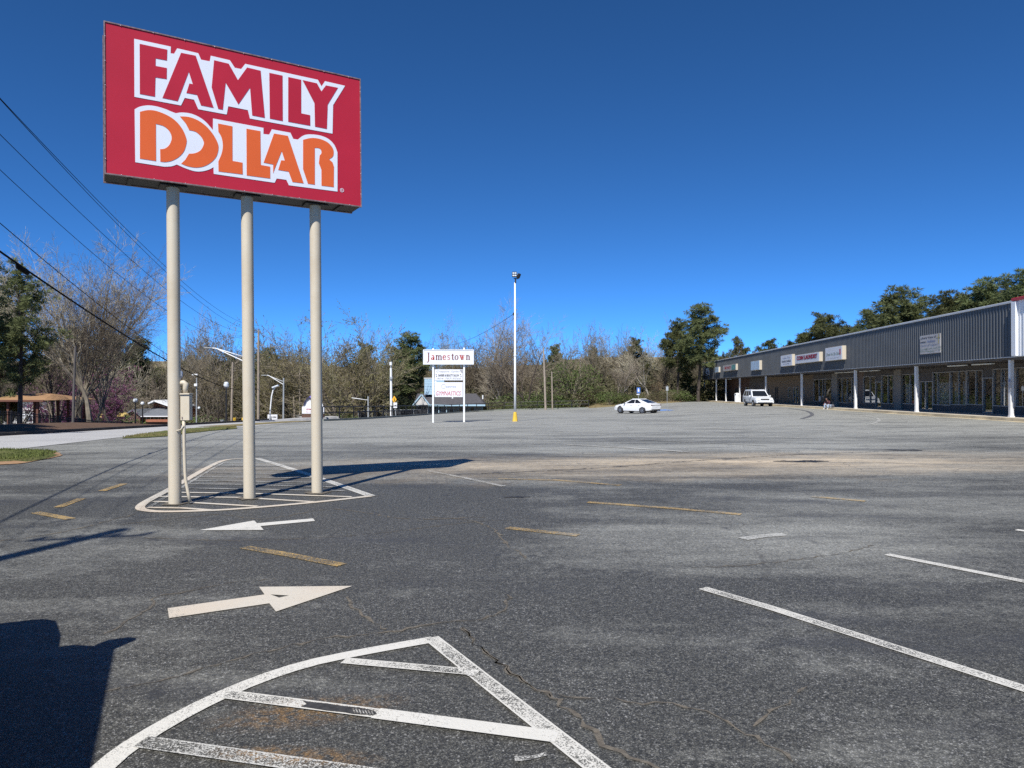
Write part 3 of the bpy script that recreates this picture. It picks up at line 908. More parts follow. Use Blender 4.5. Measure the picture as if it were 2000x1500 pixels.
# registered mark
cc = fu((1758, 1265)); rr = .030
mk = MB()
ring = [(cc[0] + math.cos(t) * rr, cc[1] + math.sin(t) * rr) for t in np.arange(0, 6.28, .3)]
ringi = [(cc[0] + math.cos(t) * rr * .78, cc[1] + math.sin(t) * rr * .78) for t in np.arange(0, 6.28, .3)]
for i in range(len(ring)):
    j = (i + 1) % len(ring)
    mk.add([sp(ring[i][0], SB + ring[i][1], -.011), sp(ring[j][0], SB + ring[j][1], -.011), sp(ringi[j][0], SB + ringi[j][1], -.011), sp(ringi[i][0], SB + ringi[i][1], -.011)], [(0, 1, 2, 3)])
mk.build('registered_mark', M['sign_white'], sign)
add_text('R', M['sign_white'], sign, sp(cc[0], SB + cc[1], -.011), SU, SZ, .030)

LEAN = Vector((0, 0, 0))
for i, (px, py) in enumerate(((342.5, 984), (488, 973.5), (620, 962.5))):
    q = GP(px, py)
    s = (q - sL).dot(SU)
    top = sL + SU * s + SN * .22 + SZ * (SB + .01)
    bot = Vector((q.x, q.y, -.05))
    top = Vector((bot.x + LEAN.x * SB + (top - bot).dot(SN) * SN.x * .8, bot.y + LEAN.y * SB + (top - bot).dot(SN) * SN.y * .8, SB + .005))
    mb = MB(); mb.tube([bot, bot.lerp(top, .33), bot.lerp(top, .66), top], .084, 24)
    pl = sharpen(mb.build('pole', M['pole_paint'], sign, smooth=True))
    r = random.Random(60 + i)
    flat('pole_collar', [(bot.x + (.13 + r.uniform(0, .09)) * math.cos(t), bot.y + (.13 + r.uniform(0, .09)) * math.sin(t)) for t in np.arange(0, 6.28, .25)], M['crack'], .0105)
    fl = MB(); fl.box(top - SZ * .012, (.34, .26, .016), (SU, SN, SZ)); fl.build('mounting_plate', M['dark_metal'], pl)
    if i == 2:
        wl_ = MB(); wl_.lathe([(.0842, 0), (.0855, .006), (.0855, .014), (.0842, .02)], bot.lerp(top, .955), 24); wl_.build('weld_band', M['pole_paint'], pl, smooth=True)
# electrical box, elbow and conduit beside the first pole
q = GP(342.5, 984); RT = Vector((1, 0, 0)); FW = Vector((0, 1, 0))
def ez(py): return EYE - (py - HY) / FPX * 9.86
xb = (366.0 - 1000) / FPX * 9.86
mb = MB(); mb.box((xb, 9.86, (ez(770) + ez(820)) / 2), (.125, .10, ez(770) - ez(820)), bev=.004)
eb = mb.build('electrical_box', M['pole_paint'], sign)
mb = MB(); mb.box((xb + .004, 9.85, ez(768.5)), (.135, .12, .02), bev=.003); mb.build('box_lid', M['pole_paint'], eb)
mb = MB(); mb.box((xb - .035, 9.807, ez(815)), (.012, .008, .03)); mb.build('hasp', M['trim_metal'], eb)
mb = MB(); mb.tube([(xb - .10, 9.86, ez(747.5)), (xb - .035, 9.86, ez(746.5)), (xb - .008, 9.86, ez(749)), (xb - .012, 9.86, ez(757)), (xb - .015, 9.86, ez(767))], [.034, .036, .038, .034, .030], 12)
mb.build('conduit_elbow', M['pole_paint'], sign, smooth=True)
cq = [(358, 820), (358.5, 838), (359, 880), (360, 920), (361, 935), (366, 962), (369.5, 980)]
mb = MB(); mb.tube([((x + 2.5 - 1000) / FPX * 9.84, 9.84, max(0, ez(y))) for x, y in cq], .022, 10)
cd = mb.build('conduit', M['pole_paint'], sign, smooth=True)
mb = MB(); mb.tube([((346 - 1000) / FPX * 9.76, 9.765, ez(839.5)), ((354 - 1000) / FPX * 9.8, 9.80, ez(838)), ((361 - 1000) / FPX * 9.83, 9.815, ez(831)), ((358 - 1000) / FPX * 9.83, 9.83, ez(826))], .008, 8)
mb.build('strap', M['pole_paint'], cd, smooth=True)

sign.rotation_euler = (0, -0.0095, 0)      # the whole sign leans a little to the left
# ------------------------------------------------------------------ strip mall
M['fascia'] = simple('slate_corrugated_metal', (.072, .076, .080), .45, var=.12, scale=.6, dirt=(.13, .14, .15), dirt_amt=.3)
M['white_metal'] = simple('white_painted_metal', (.78, .79, .80), .45, var=.04, scale=1.0)
M['roof_edge'] = simple('grey_roof_edge_metal', (.50, .51, .52), .4, var=.1, scale=1.0)
M['red_metal'] = simple('red_edge_trim', (.42, .035, .04), .5, var=.1, scale=2)
M['column'] = simple('white_column_paint', (.74, .735, .72), .55, var=.05, scale=2, dirt=(.45, .40, .33), dirt_amt=.3)
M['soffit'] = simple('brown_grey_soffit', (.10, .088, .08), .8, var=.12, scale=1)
M['brick_tan'] = simple('tan_brick_wall', (.20, .145, .095), .9, var=.2, scale=5, bump=.004)
M['brick_dark'] = simple('dark_red_brick_wall', (.10, .055, .04), .9, var=.25, scale=5, bump=.004)
M['block'] = simple('grey_block_pier', (.24, .215, .185), .9, var=.12, scale=4, bump=.004)
M['bulkhead'] = simple('dark_blue_bulkhead', (.075, .070, .068), .6, var=.15, scale=2)
M['alu'] = simple('dull_aluminium_frame', (.36, .33, .30), .45, metal=.3, var=.1, scale=3)
M['brown_panel'] = simple('brown_panel', (.16, .11, .085), .7, var=.15, scale=3)
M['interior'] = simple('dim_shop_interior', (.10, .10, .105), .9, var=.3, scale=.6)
M['curtain'] = simple('white_window_curtain', (.76, .77, .76), .8, var=.15, scale=4)
M['poster_teal'] = simple('teal_window_poster', (.12, .30, .28), .6, var=.5, scale=5)
M['poster_blue'] = simple('blue_window_poster', (.10, .28, .46), .6, var=.2, scale=3)
M['dark_door'] = simple('dark_door', (.035, .032, .032), .5, var=.2, scale=3)
M['glass'] = glass_mat('shop_glass', (.72, .74, .75), .32)
M['tan_side'] = simple('tan_sign_cabinet', (.52, .46, .36), .6, var=.06, scale=2)
M['panel_white'] = simple('white_sign_panel', (.70, .71, .74), .5, var=.05, scale=2.5, dirt=(.5, .5, .5), dirt_amt=.3)
M['panel_blue'] = simple('blank_blue_white_panel', (.52, .66, .80), .35, var=.12, scale=1.2)
M['panel_grey'] = simple('faded_grey_sign_panel', (.45, .43, .42), .6, var=.15, scale=4)
M['txt_red'] = simple('red_lettering', (.45, .03, .05), .5, var=.1, scale=8)
M['txt_dark'] = simple('dark_lettering', (.06, .06, .075), .5, var=.1, scale=8)
M['txt_grey'] = simple('grey_lettering', (.33, .33, .35), .5, var=.1, scale=8)
M['txt_green'] = simple('green_lettering', (.10, .20, .13), .5, var=.1, scale=8)
M['txt_blue'] = simple('blue_grey_lettering', (.20, .24, .38), .5, var=.1, scale=8)
M['gold'] = simple('gold_cross', (.40, .34, .14), .5, var=.1, scale=8)
M['lamp_tube'] = simple('white_lamp_tube', (.75, .75, .70), .4, var=.03, scale=3)

S0, S1 = -14.0, BS(1372.7, 0)
FB, FT = 3.36, 6.31
mall = thing('strip_mall', 'long low shopping strip with a dark slate corrugated fascia over a covered walkway', 'shopping strip', (BA.x, BA.y, 0))
SW_ = BS(1984.5, 0)      # where the white section starts
AX = (BD, BN, SZ)
# corrugated fascia
def corrugated(s0, s1, z0, z1, pitch, depth, mat, name, o=0.0):
    mb = MB(); s = s0; pts = []
    while s < s1:
        for ds, dd in ((0, 0), (pitch * .50, 0), (pitch * .60, -depth), (pitch * .90, -depth)):
            if s + ds <= s1: pts.append((s + ds, dd + o))
        s += pitch
    pts.append((s1, o))
    for s_, d_ in pts:
        mb.v.append(tuple(BP(s_, d_, z0))); mb.v.append(tuple(BP(s_, d_, z1)))
    for i in range(len(pts) - 1): mb.f.append((2 * i, 2 * i + 1, 2 * i + 3, 2 * i + 2))
    return mb.build(name, mat, mall)
corrugated(SW_, S1, FB, FT, .30, .045, M['fascia'], 'fascia_panel')
corrugated(S0, SW_ - .02, FB - .02, FT + .05, .30, .02, M['white_metal'], 'white_fascia_panel', -.10)
mb = MB(); mb.box(BP(SW_ - .18, -.17, (FB + FT) / 2), (.40, .14, FT - FB), AX, .01); mb.build('corner_trim', M['white_metal'], mall)
mb = MB(); mb.box(BP((SW_ + S1) / 2, .05, FT + .06), (S1 - SW_ + .3, .27, .13), AX, .02); mb.build('roof_trim', M['roof_edge'], mall)
mb = MB(); mb.box(BP((SW_ + S0) / 2 - .1, -.06, FT + .14), (SW_ - S0 + .2, .36, .16), AX, .02); mb.build('roof_trim', M['red_metal'], mall, )['label'] = 'red edge trim over the white panels'
mb = MB(); mb.box(BP((S0 + S1) / 2, 9, FT - .12), (S1 - S0 - .2, 17.6, .2), AX); mb.build('roof', M['roof_edge'], mall)
mb = MB(); mb.box(BP((S0 + S1) / 2, .06, FB - .03), (S1 - S0, .16, .05), AX); mb.build('fascia_sill', M['roof_edge'], mall)
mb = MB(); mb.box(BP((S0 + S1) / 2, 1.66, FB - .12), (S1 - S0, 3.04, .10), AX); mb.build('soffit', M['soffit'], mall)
mb = MB(); mb.box(BP(S1 - .1, 1.6, (FB + FT) / 2 - .1), (.12, 3.1, FT - FB - .3), AX); mb.build('end_panel', M['fascia'], mall)
for s in np.arange(S0 + 4, S1, 2.9):
    mb = MB(); mb.box(BP(s, 1.55, FB - .20), (.09, 2.9, .07), AX); mb.build('soffit_batten', M['soffit'], mall)
for px in (1425, 1640, 1660, 1690, 1706, 1870, 1920):
    s = BS(px, 1.0); mb = MB(); mb.box(BP(s, 1.0, FB - .27), (2.2, .22, .07), AX, .01); mb.build('strip_lamp', M['lamp_tube'], mall)
def wz(s, o=.3):
    p = BP(s, o); return float(g(p.x, p.y)) + .17
# walkway (structure) with kerb, slabs following the slope
prev = None
slab_root = thing('sidewalk', None, None, (0, 0, 0)); tag(slab_root, 'concrete walkway under the shop canopy', None, None, 'structure')
ss = list(np.arange(S0, S1 + 2.0, 2.4))
for i in range(len(ss) - 1):
    a, b = ss[i] + .012, ss[i + 1] - .012
    for o0, o1, nm, mt, dz in ((-.36, 3.3, 'slab', 'concrete', 0), (-.56, -.375, 'kerb', 'kerb', .004)):
        mb = MB(); v = []
        for dzz in (-.34, 0):
            for s, o in ((a, o0), (b, o0), (b, o1), (a, o1)):
                v.append(BP(s, o, wz(s, o0) + dzz + dz))
        mb.add(v, [(0, 3, 2, 1), (4, 5, 6, 7), (0, 1, 5, 4), (1, 2, 6, 5), (2, 3, 7, 6), (3, 0, 4, 7)])
        mb.build(nm, M[mt], slab_root)
# gutter stain strip of bare tan concrete by the kerb
gp = [BP(s, -.80) for s in np.arange(S0, S1, 2.0)]
ribbon('gutter_strip', [(p.x, p.y) for p in gp], .46, M['kerb'], .008, step=1.2, wj=.35, seed=9)
# columns
CO = .30
for px in (1376, 1399, 1418, 1445, 1496, 1566, 1671, 1790, 1975):
    s = BS(px, CO); p = BP(s, CO)
    z0 = wz(s, CO) - .02
    mb = MB(); mb.box(BP(s, CO, (z0 + FB - .06) / 2), (.20, .20, FB - .06 - z0), AX, .008)
    c = mb.build('column', M['column'], mall)
    mb = MB(); mb.box(BP(s, CO, z0 + .05), (.26, .26, .07), AX, .01); mb.build('column_base', M['column'], c)
for s in (-3.0, -10.0):
    z0 = wz(s) - .02
    mb = MB(); mb.box(BP(s, CO, (z0 + FB - .06) / 2), (.20, .20, FB - .06 - z0), AX, .008); mb.build('column', M['column'], mall)
# little plate on the nearest column
s = BS(1975, CO)
mb = MB(); mb.box(BP(s - .06, CO - .12, 1.98), (.26, .02, .30), AX); pt = mb.build('notice_plate', M['panel_grey'], mall)
mb = MB(); mb.box(BP(s - .06, CO - .12, 1.66), (.24, .02, .26), AX); mb.build('notice_plate', M['panel_grey'], mall)
mb = MB(); mb.box(BP(s - .06, CO - .133, 2.02), (.14, .006, .13), AX); mb.build('plate_print', M['txt_blue'], pt)

# shop fronts on the recessed wall
WO = 3.2
def wall_box(s0, s1, z0, z1, mat, name='wall', o=WO + .1, t=.2):
    mb = MB(); mb.box(BP((s0 + s1) / 2, o, (z0 + z1) / 2), (abs(s1 - s0), t, z1 - z0), AX)
    return mb.build(name, mat, mall)
HEADZ = FB - .17
def bay(px0, px1, sill, head, bulk, hdr, frame='alu', kind='window', inside_=None, mull=()):
    s1, s0 = BS(px0, WO), BS(px1, WO)
    sm = (s0 + s1) / 2; b0 = wz(sm, WO) - .02
    if sill > 0.03: wall_box(s0, s1, b0, b0 + sill, bulk, 'bulkhead')
    if b0 + head < HEADZ - .02: wall_box(s0, s1, b0 + head, HEADZ, hdr, 'header')
    z0, z1 = b0 + max(sill, .03), min(b0 + head, HEADZ)
    fr = MB(); w = .07
    for s in (s0 + w / 2, s1 - w / 2): fr.box(BP(s, WO - .02, (z0 + z1) / 2), (w, .10, z1 - z0), AX)
    for z in (z0 + w / 2, z1 - w / 2): fr.box(BP(sm, WO - .018, z), (s1 - s0 - 2 * w - .002, .096, w), AX)
    for m_ in mull:
        sx = BS(m_, WO); fr.box(BP(sx, WO - .016, (z0 + z1) / 2), (w, .092, z1 - z0 - 2 * w - .002), AX)
    f = fr.build('window' if kind == 'window' else 'door', M[frame], mall)
    gl = MB(); gl.box(BP(sm, WO + .02, (z0 + z1) / 2), (s1 - s0 - .02, .012, z1 - z0 - .02), AX)
    gl.build('pane', M['glass'] if inside_ != 'solid' else M['dark_door'], f)
    if kind == 'door':
        hb = MB(); hb.box(BP(s0 + .15 * (s1 - s0), WO - .10, b0 + 1.05), (.03, .04, .3), AX); hb.build('handle', M['alu'], f)
    return s0, s1, b0
def brick(px0, px1, mat):
    s1, s0 = BS(px0, WO), BS(px1, WO); wall_box(s0, s1, wz((s0 + s1) / 2, WO) - .3, HEADZ, mat)
def pier(px0, px1, mat):
    s1, s0 = BS(px0, WO - .12), BS(px1, WO - .12)
    mb = MB(); mb.box(BP((s0 + s1) / 2, WO, (wz(s0) + HEADZ) / 2 - .1), (s1 - s0, .30, HEADZ - wz(s0) + .2), AX); mb.build('pier', mat, mall)
def hang(px0, px1, z0, z1, mat, o=WO + .22, name='curtain', fold=0.0):
    s1, s0 = BS(px0, WO), BS(px1, WO); b0 = wz((s0 + s1) / 2, WO)
    mb = MB()
    if fold:
        n = max(6, int((s1 - s0) / .07))
        for i in range(n + 1):
            s = s0 + (s1 - s0) * i / n
            for z in (b0 + z0, b0 + z1): mb.v.append(tuple(BP(s, o + (fold if i % 2 else -fold), z)))
        for i in range(n): mb.f.append((2 * i, 2 * i + 1, 2 * i + 3, 2 * i + 2))
    else:
        mb.box(BP((s0 + s1) / 2, o, b0 + (z0 + z1) / 2), (s1 - s0, .02, z1 - z0), AX)
    return mb.build(name, mat, mall)
B, BK = M['brick_tan'], M['brick_dark']
brick(1412.5, 1436, BK)
bay(1436, 1443, 0, 2.2, BK, BK, 'dark_door', 'door', 'solid')
brick(1443, 1456, BK); bay(1456, 1464, 0, 2.3, BK, BK, 'alu', 'door')
bay(1464, 1495, .45, 2.0, M['bulkhead'], M['soffit'], mull=(1472, 1480, 1487)); hang(1466, 1493, 1.1, 1.95, M['poster_teal'], name='window_poster')
brick(1495, 1500, B); bay(1500, 1503.5, .8, 2.1, B, B)
brick(1503.5, 1515, B); bay(1515, 1519.5, 0, 2.15, B, B, 'dark_door', 'door', 'solid'); brick(1519.5, 1540, B)
bay(1540, 1544.5, .8, 2.1, B, B); brick(1544.5, 1550, B); bay(1550, 1555, 0, 2.15, B, B, 'alu', 'door'); bay(1555, 1560, 0, 2.15, B, B, 'alu', 'door')
brick(1560, 1568, B); bay(1568, 1571.5, .8, 2.1, B, B); brick(1571.5, 1587, B); brick(1587, 1589.5, M['brown_panel'])
bay(1589.5, 1625, .40, 2.95, M['bulkhead'], M['soffit'], mull=(1600, 1607, 1612)); pier(1625, 1635.5, M['block'])
for zz in (.5, .75, 1.0, 1.25, 1.5):
    hang(1591, 1606, zz, zz + .05, M['tan_side'], WO + .7, 'shelf'); hang(1613, 1624, zz + .05, zz + .10, M['poster_teal'], WO + .7, 'shelf')
bay(1635.5, 1676, .35, 2.95, M['bulkhead'], M['soffit'], mull=(1645, 1655, 1664)); hang(1638, 1644, .5, 1.3, M['panel_white'], WO + .6, 'window_poster'); hang(1646, 1653, .5, 1.3, M['panel_white'], WO + .6, 'window_poster'); hang(1664, 1669, .4, 1.75, M['poster_blue'], WO + .3, 'window_poster')
hang(1656, 1662, .3, 2.4, M['interior'], WO + .5, 'display_rack')
brick(1676, 1687, M['brown_panel'])
bay(1687, 1711, .42, 2.95, M['brown_panel'], M['soffit'], mull=(1700,)); bay(1711, 1722.5, 0, 2.4, M['brown_panel'], M['soffit'], 'alu', 'door'); bay(1722.5, 1746, .42, 2.95, M['brown_panel'], M['soffit'], mull=(1735,))
pier(1746, 1760, M['block'])
bay(1760, 1797, .45, 2.95, M['bulkhead'], M['soffit'], mull=(1778,)); hang(1763, 1776, .5, 2.1, M['curtain'], fold=.02); hang(1780, 1795, .5, 2.1, M['curtain'], fold=.02)
bay(1797, 1809.5, 0, 2.3, M['bulkhead'], M['soffit'], 'alu', 'door'); bay(1809.5, 1823, 0, 2.3, M['bulkhead'], M['soffit'], 'alu', 'door')
bay(1823, 1857, .45, 2.95, M['bulkhead'], M['soffit'], mull=(1832,)); hang(1828, 1855, .5, 2.15, M['curtain'], fold=.025)
bay(1857, 1889, .5, 2.95, M['bulkhead'], M['soffit'], mull=(1873,)); hang(1874, 1886, .5, 2.2, M['curtain'], fold=.025); hang(1859, 1864, .5, 2.1, M['curtain'], fold=.02)
bay(1889, 1921, .55, 2.95, M['bulkhead'], M['soffit'], mull=(1907,)); bay(1921, 1941, 0, 2.4, M['bulkhead'], M['soffit'], 'alu', 'door')
bay(1941, 1985, .5, 2.95, M['bulkhead'], M['soffit'], mull=(1957,)); hang(1952, 1959, .6, 2.1, M['curtain'], fold=.02); hang(1964, 1972, .6, 2.2, M['curtain'], fold=.02)
bay(1985, 2040, .5, 2.95, M['bulkhead'], M['soffit'], mull=(2010,)); hang(1984, 2012, 1.4, 2.3, simple('maroon_window_print', (.14, .05, .06), .7, var=.5, scale=7), WO + .1, 'window_print')
bay(2040, 2200, .5, 2.95, M['bulkhead'], M['soffit'], mull=(2090, 2140)); s_ = BS(2200, WO)
wall_box(S0, s_, -.3, HEADZ, M['block'])
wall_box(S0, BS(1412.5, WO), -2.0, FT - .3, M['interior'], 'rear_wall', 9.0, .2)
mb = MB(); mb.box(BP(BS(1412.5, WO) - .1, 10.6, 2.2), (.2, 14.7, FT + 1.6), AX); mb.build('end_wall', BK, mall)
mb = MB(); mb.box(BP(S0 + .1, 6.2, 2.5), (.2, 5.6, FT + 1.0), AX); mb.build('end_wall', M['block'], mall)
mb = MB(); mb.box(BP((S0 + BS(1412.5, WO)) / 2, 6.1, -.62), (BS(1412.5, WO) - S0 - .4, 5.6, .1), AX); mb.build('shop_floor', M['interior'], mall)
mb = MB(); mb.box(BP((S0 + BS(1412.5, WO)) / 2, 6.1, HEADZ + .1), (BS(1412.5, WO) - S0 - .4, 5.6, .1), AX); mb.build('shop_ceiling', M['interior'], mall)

# sign boxes on the fascia
UB = -BD            # reading direction on the fascia (left to right in the photo = towards the camera)
def shop_sign(name, label, px0, px1, yc0, yc1, depth, side=True, panel='panel_white'):
    """px0..px1 = front face, yc0..yc1 = top and bottom of the face at its right-hand edge"""
    depth = depth * .64 if side else depth
    o = -depth
    s1, s0 = BS(px0, o), BS(px1, o)
    pr = BP(s0, o)
    zt = EYE - (yc0 - HY) / FPX * pr.y; zb = EYE - (yc1 - HY) / FPX * pr.y
    c = BP((s0 + s1) / 2, o / 2, (zt + zb) / 2)
    t = thing(name, label, 'shop sign', c, 0, 'signs along the shop fascia')
    mb = MB(); mb.box(BP((s0 + s1) / 2, -(depth - .03) / 2 + .01, (zt + zb) / 2), (s1 - s0, depth - .03, zt - zb), AX, .01 if depth > .2 else 0)
    mb.build('cabinet' if side else 'backing', M['tan_side'], t)
    mb = MB(); mb.box(BP((s0 + s1) / 2, o + .010, (zt + zb) / 2), (s1 - s0 - .04, .03, zt - zb - .04), AX); mb.build('sign_panel', M[panel], t)
    return t, (lambda u, v: BP((s0 + s1) / 2 - u * (s1 - s0) / 2, o - .012, (zt + zb) / 2 + v * (zt - zb) / 2)), (s1 - s0), (zt - zb)
t, f, w, h = shop_sign('shop_sign', 'small flat white sign at the far end of the fascia', 1378.8, 1385.6, 718.5, 733, .06, False)
add_text('OPEN', M['txt_blue'], t, f(0, -.1), UB, SZ, h * .25, w * .55)
t, f, w, h = shop_sign('shop_sign', 'small pale blue sign box second from the far end of the fascia', 1396, 1403.3, 716.5, 727, .55, panel='panel_blue')
add_text('CUTS', M['txt_blue'], t, f(0, .1), UB, SZ, h * .22, w * .6)
t, f, w, h = shop_sign('shop_sign', 'wide faded sign box with red and green print in the far half of the fascia', 1412, 1437, 710.5, 722.5, .55, panel='panel_grey')
add_text('MONEY', M['txt_red'], t, f(-.20, .05), UB, SZ, h * .48, w * .5, bold=.02)
mb = MB(); mb.box(f(.68, 0) - BN * .002, (w * .28, .004, h * .8), AX); mb.build('green_panel', M['poster_teal'], t)
t, f, w, h = shop_sign('shop_sign', 'blank pale blue square sign box with tan side on the fascia', 1466.5, 1483, 703.8, 722, .60, panel='panel_blue')
t, f, w, h = shop_sign('shop_sign', 'square white salon sign box with several lines of text', 1525, 1547, 691.5, 713.8, .55)
add_text('Ladies Talk', M['txt_blue'], t, f(0, .48), UB, SZ, h * .17, w * .66, shear=.3)
add_text('HAIR & NAILS', M['txt_dark'], t, f(0, -.12), UB, SZ, h * .20, w * .78, bold=.03)
add_text('404 767 9500', M['txt_blue'], t, f(0, -.62), UB, SZ, h * .10, w * .55)
t, f, w, h = shop_sign('shop_sign', 'wide white sign box reading coin laundry in red', 1553, 1600, 687, 705.6, .60)
add_text('COIN LAUNDRY', M['txt_dark'], t, f(.03, .20), UB, SZ, h * .48, w * .84, bold=.03)
add_text('COIN LAUNDRY', M['txt_red'], t, f(.0, .25) - BN * .012, UB, SZ, h * .48, w * .84, bold=.03)
t, f, w, h = shop_sign('shop_sign', 'white sign box with green script nearest the camera on the fascia', 1612, 1644.5, 674.8, 702, .60)
add_text('Divas Nu Do Salon', M['txt_green'], t, f(-.02, -.05), UB, SZ, h * .22, w * .84, shear=.35)
add_text('braids weaves cuts styles and more', M['txt_blue'], t, f(0, -.66), UB, SZ, h * .07, w * .7)
mb = MB(); mb.box(f(.8, .15) - BN * .002, (w * .06, .004, h * .42), AX); mb.build('red_figure', M['txt_red'], t)
t, f, w, h = shop_sign('shop_sign', 'flat grey church sign with a gold cross on the near fascia', 1797, 1837.5, 650, 688.8, .07, False, 'panel_grey')
add_text('Liberty Voice of', M['txt_dark'], t, f(-.14, .68), UB, SZ, h * .14, w * .74, bold=.02)
add_text('Holiness', M['txt_blue'], t, f(.12, .30), UB, SZ, h * .14, w * .40, bold=.02)
mb = MB(); mb.box(f(-.66, .28) - BN * .002, (w * .26, .004, h * .04), AX); mb.build('bar', M['txt_dark'], t)
add_text('Church of Prophecy', M['txt_blue'], t, f(-.08, -.12), UB, SZ, h * .14, w * .82)
for u, v, tx in ((-.62, -.5, 'Sunday'), (-.62, -.68, 'School'), (.08, -.48, 'Wednesday'), (.1, -.74, 'Bible'), (.8, -.44, '7 PM'), (.8, -.68, '11 AM')):
    add_text(tx, M['txt_green'], t, f(u, v), UB, SZ, h * .07, w * (.06 * len(tx)))
mb = MB(); mb.box(f(.82, .45) - BN * .002, (w * .03, .004, h * .5), AX); mb.box(f(.82, .58) - BN * .003, (w * .17, .004, h * .05), AX); mb.build('cross', M['gold'], t)

# ------------------------------------------------------------------ vehicles (front = +x in local space)
M['car_white'] = None
def car_paint(name, col):
    m, n, l, b = _mat(name)
    b.inputs['Base Color'].default_value = (*col, 1)
    b.inputs['Roughness'].default_value = .28
    b.inputs['Coat Weight'].default_value = .5
    b.inputs['Coat Roughness'].default_value = .06
    return m
M['car_white'] = car_paint('white_car_paint', (.74, .75, .76))
M['car_silver'] = car_paint('pale_silver_white_paint', (.68, .70, .72))
M['car_dark'] = car_paint('dark_car_paint', (.03, .035, .05))
M['car_glass'] = simple('tinted_car_glass', (.012, .014, .018), .06, var=.0)
M['tyre'] = simple('tyre_rubber', (.02, .02, .021), .8, var=.2, scale=10)
M['rim'] = simple('alloy_rim', (.50, .51, .53), .3, metal=.8, var=.1, scale=5)
M['black_trim'] = simple('black_plastic_trim', (.022, .022, .024), .55, var=.2, scale=6)
M['chrome'] = simple('chrome_trim', (.60, .61, .63), .2, metal=.9, var=.05)
M['head_lamp'] = simple('clear_head_lamp', (.30, .32, .34), .15, var=.05)
M['tail_lamp'] = simple('red_tail_lamp', (.12, .012, .014), .2, var=.05)
M['plate'] = simple('number_plate', (.70, .71, .72), .5, var=.05)

def loft(mb, st):
    """st: list of (x, half width bottom, z bottom, half width mid, z mid, half width top, z top)"""
    n = 12
    for (x, wb, zb, wm, zm, wt, zt) in st:
        h = [(0, zb), (wb * .9, zb), (wb, zb + .04), (wm, zm), (wt + (wm - wt) * .25, zt - (zt - zm) * .16), (wt * .92, zt), (0, zt + .012)]
        ring = [(x, y, z) for y, z in h] + [(x, -y, z) for y, z in h[-2:0:-1]]
        mb.v.extend(ring)
    for i in range(len(st) - 1):
        for k in range(n):
            mb.f.append((i * n + k, i * n + (k + 1) % n, (i + 1) * n + (k + 1) % n, (i + 1) * n + k))
    mb.f.append(tuple(range(n))); mb.f.append(tuple(range((len(st) - 1) * n + n - 1, (len(st) - 1) * n - 1, -1)))
    return mb

def quad_on(P4, u0, u1, v0, v1, out):
    """sub-quad of a bilinear quad (bl, br, tr, tl), pushed out"""
    bl, br, tr, tl = [Vector(p) for p in P4]
    def at(u, v): return (bl.lerp(br, u)).lerp(tl.lerp(tr, u), v)
    nrm = (br - bl).cross(tl - bl).normalized()
    return [at(u, v) + nrm * out for u, v in ((u0, v0), (u1, v0), (u1, v1), (u0, v1))], nrm

def pane(name, P4, u0, u1, v0, v1, mat, parent, out=.006, th=.012):
    q, nrm = quad_on(P4, u0, u1, v0, v1, out)
    mb = MB(); mb.add(q + [p - nrm * th for p in q], [(0, 1, 2, 3), (7, 6, 5, 4), (0, 4, 5, 1), (1, 5, 6, 2), (2, 6, 7, 3), (3, 7, 4, 0)])
    return mb.build(name, mat, parent, world=False)

def wheel(x, y, r, w, parent):
    s = 1 if y > 0 else -1
    axis = (Vector((1, 0, 0)), Vector((0, 0, 1)), Vector((0, s, 0)))
    mb = MB(); mb.lathe([(r * .62, -w / 2), (r * .93, -w / 2), (r, -w / 2 + .03), (r, w / 2 - .03), (r * .93, w / 2), (r * .66, w / 2), (r * .64, w / 2 - .03)], (x, y, r), 24, axis)
    t = mb.build('wheel', M['tyre'], parent, smooth=True, world=False); sharpen(t, 50)
    mb = MB(); mb.lathe([(r * .63, w / 2 - .05), (r * .63, w / 2 - .012), (r * .56, w / 2 - .02), (r * .52, w / 2 - .06)], (x, y, r), 24, axis)
    for k in range(5):
        a = 2 * math.pi * k / 5 + .3
        u = Vector((math.cos(a), 0, math.sin(a))); v = Vector((-math.sin(a), 0, math.cos(a)))
        mb.box(Vector((x, y + s * (w / 2 - .028), r)) + u * r * .30, (r * .58, r * .17, .03), (u, v, Vector((0, s, 0))))
    mb.lathe([(r * .16, w / 2 - .05), (r * .16, w / 2 - .006), (r * .08, w / 2)], (x, y, r), 12, axis)
    mb.build('rim', M['rim'], t, world=False)
    # arch shadow gap
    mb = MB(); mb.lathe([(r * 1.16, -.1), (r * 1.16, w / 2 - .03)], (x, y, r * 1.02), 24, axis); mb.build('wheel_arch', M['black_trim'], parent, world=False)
    return t

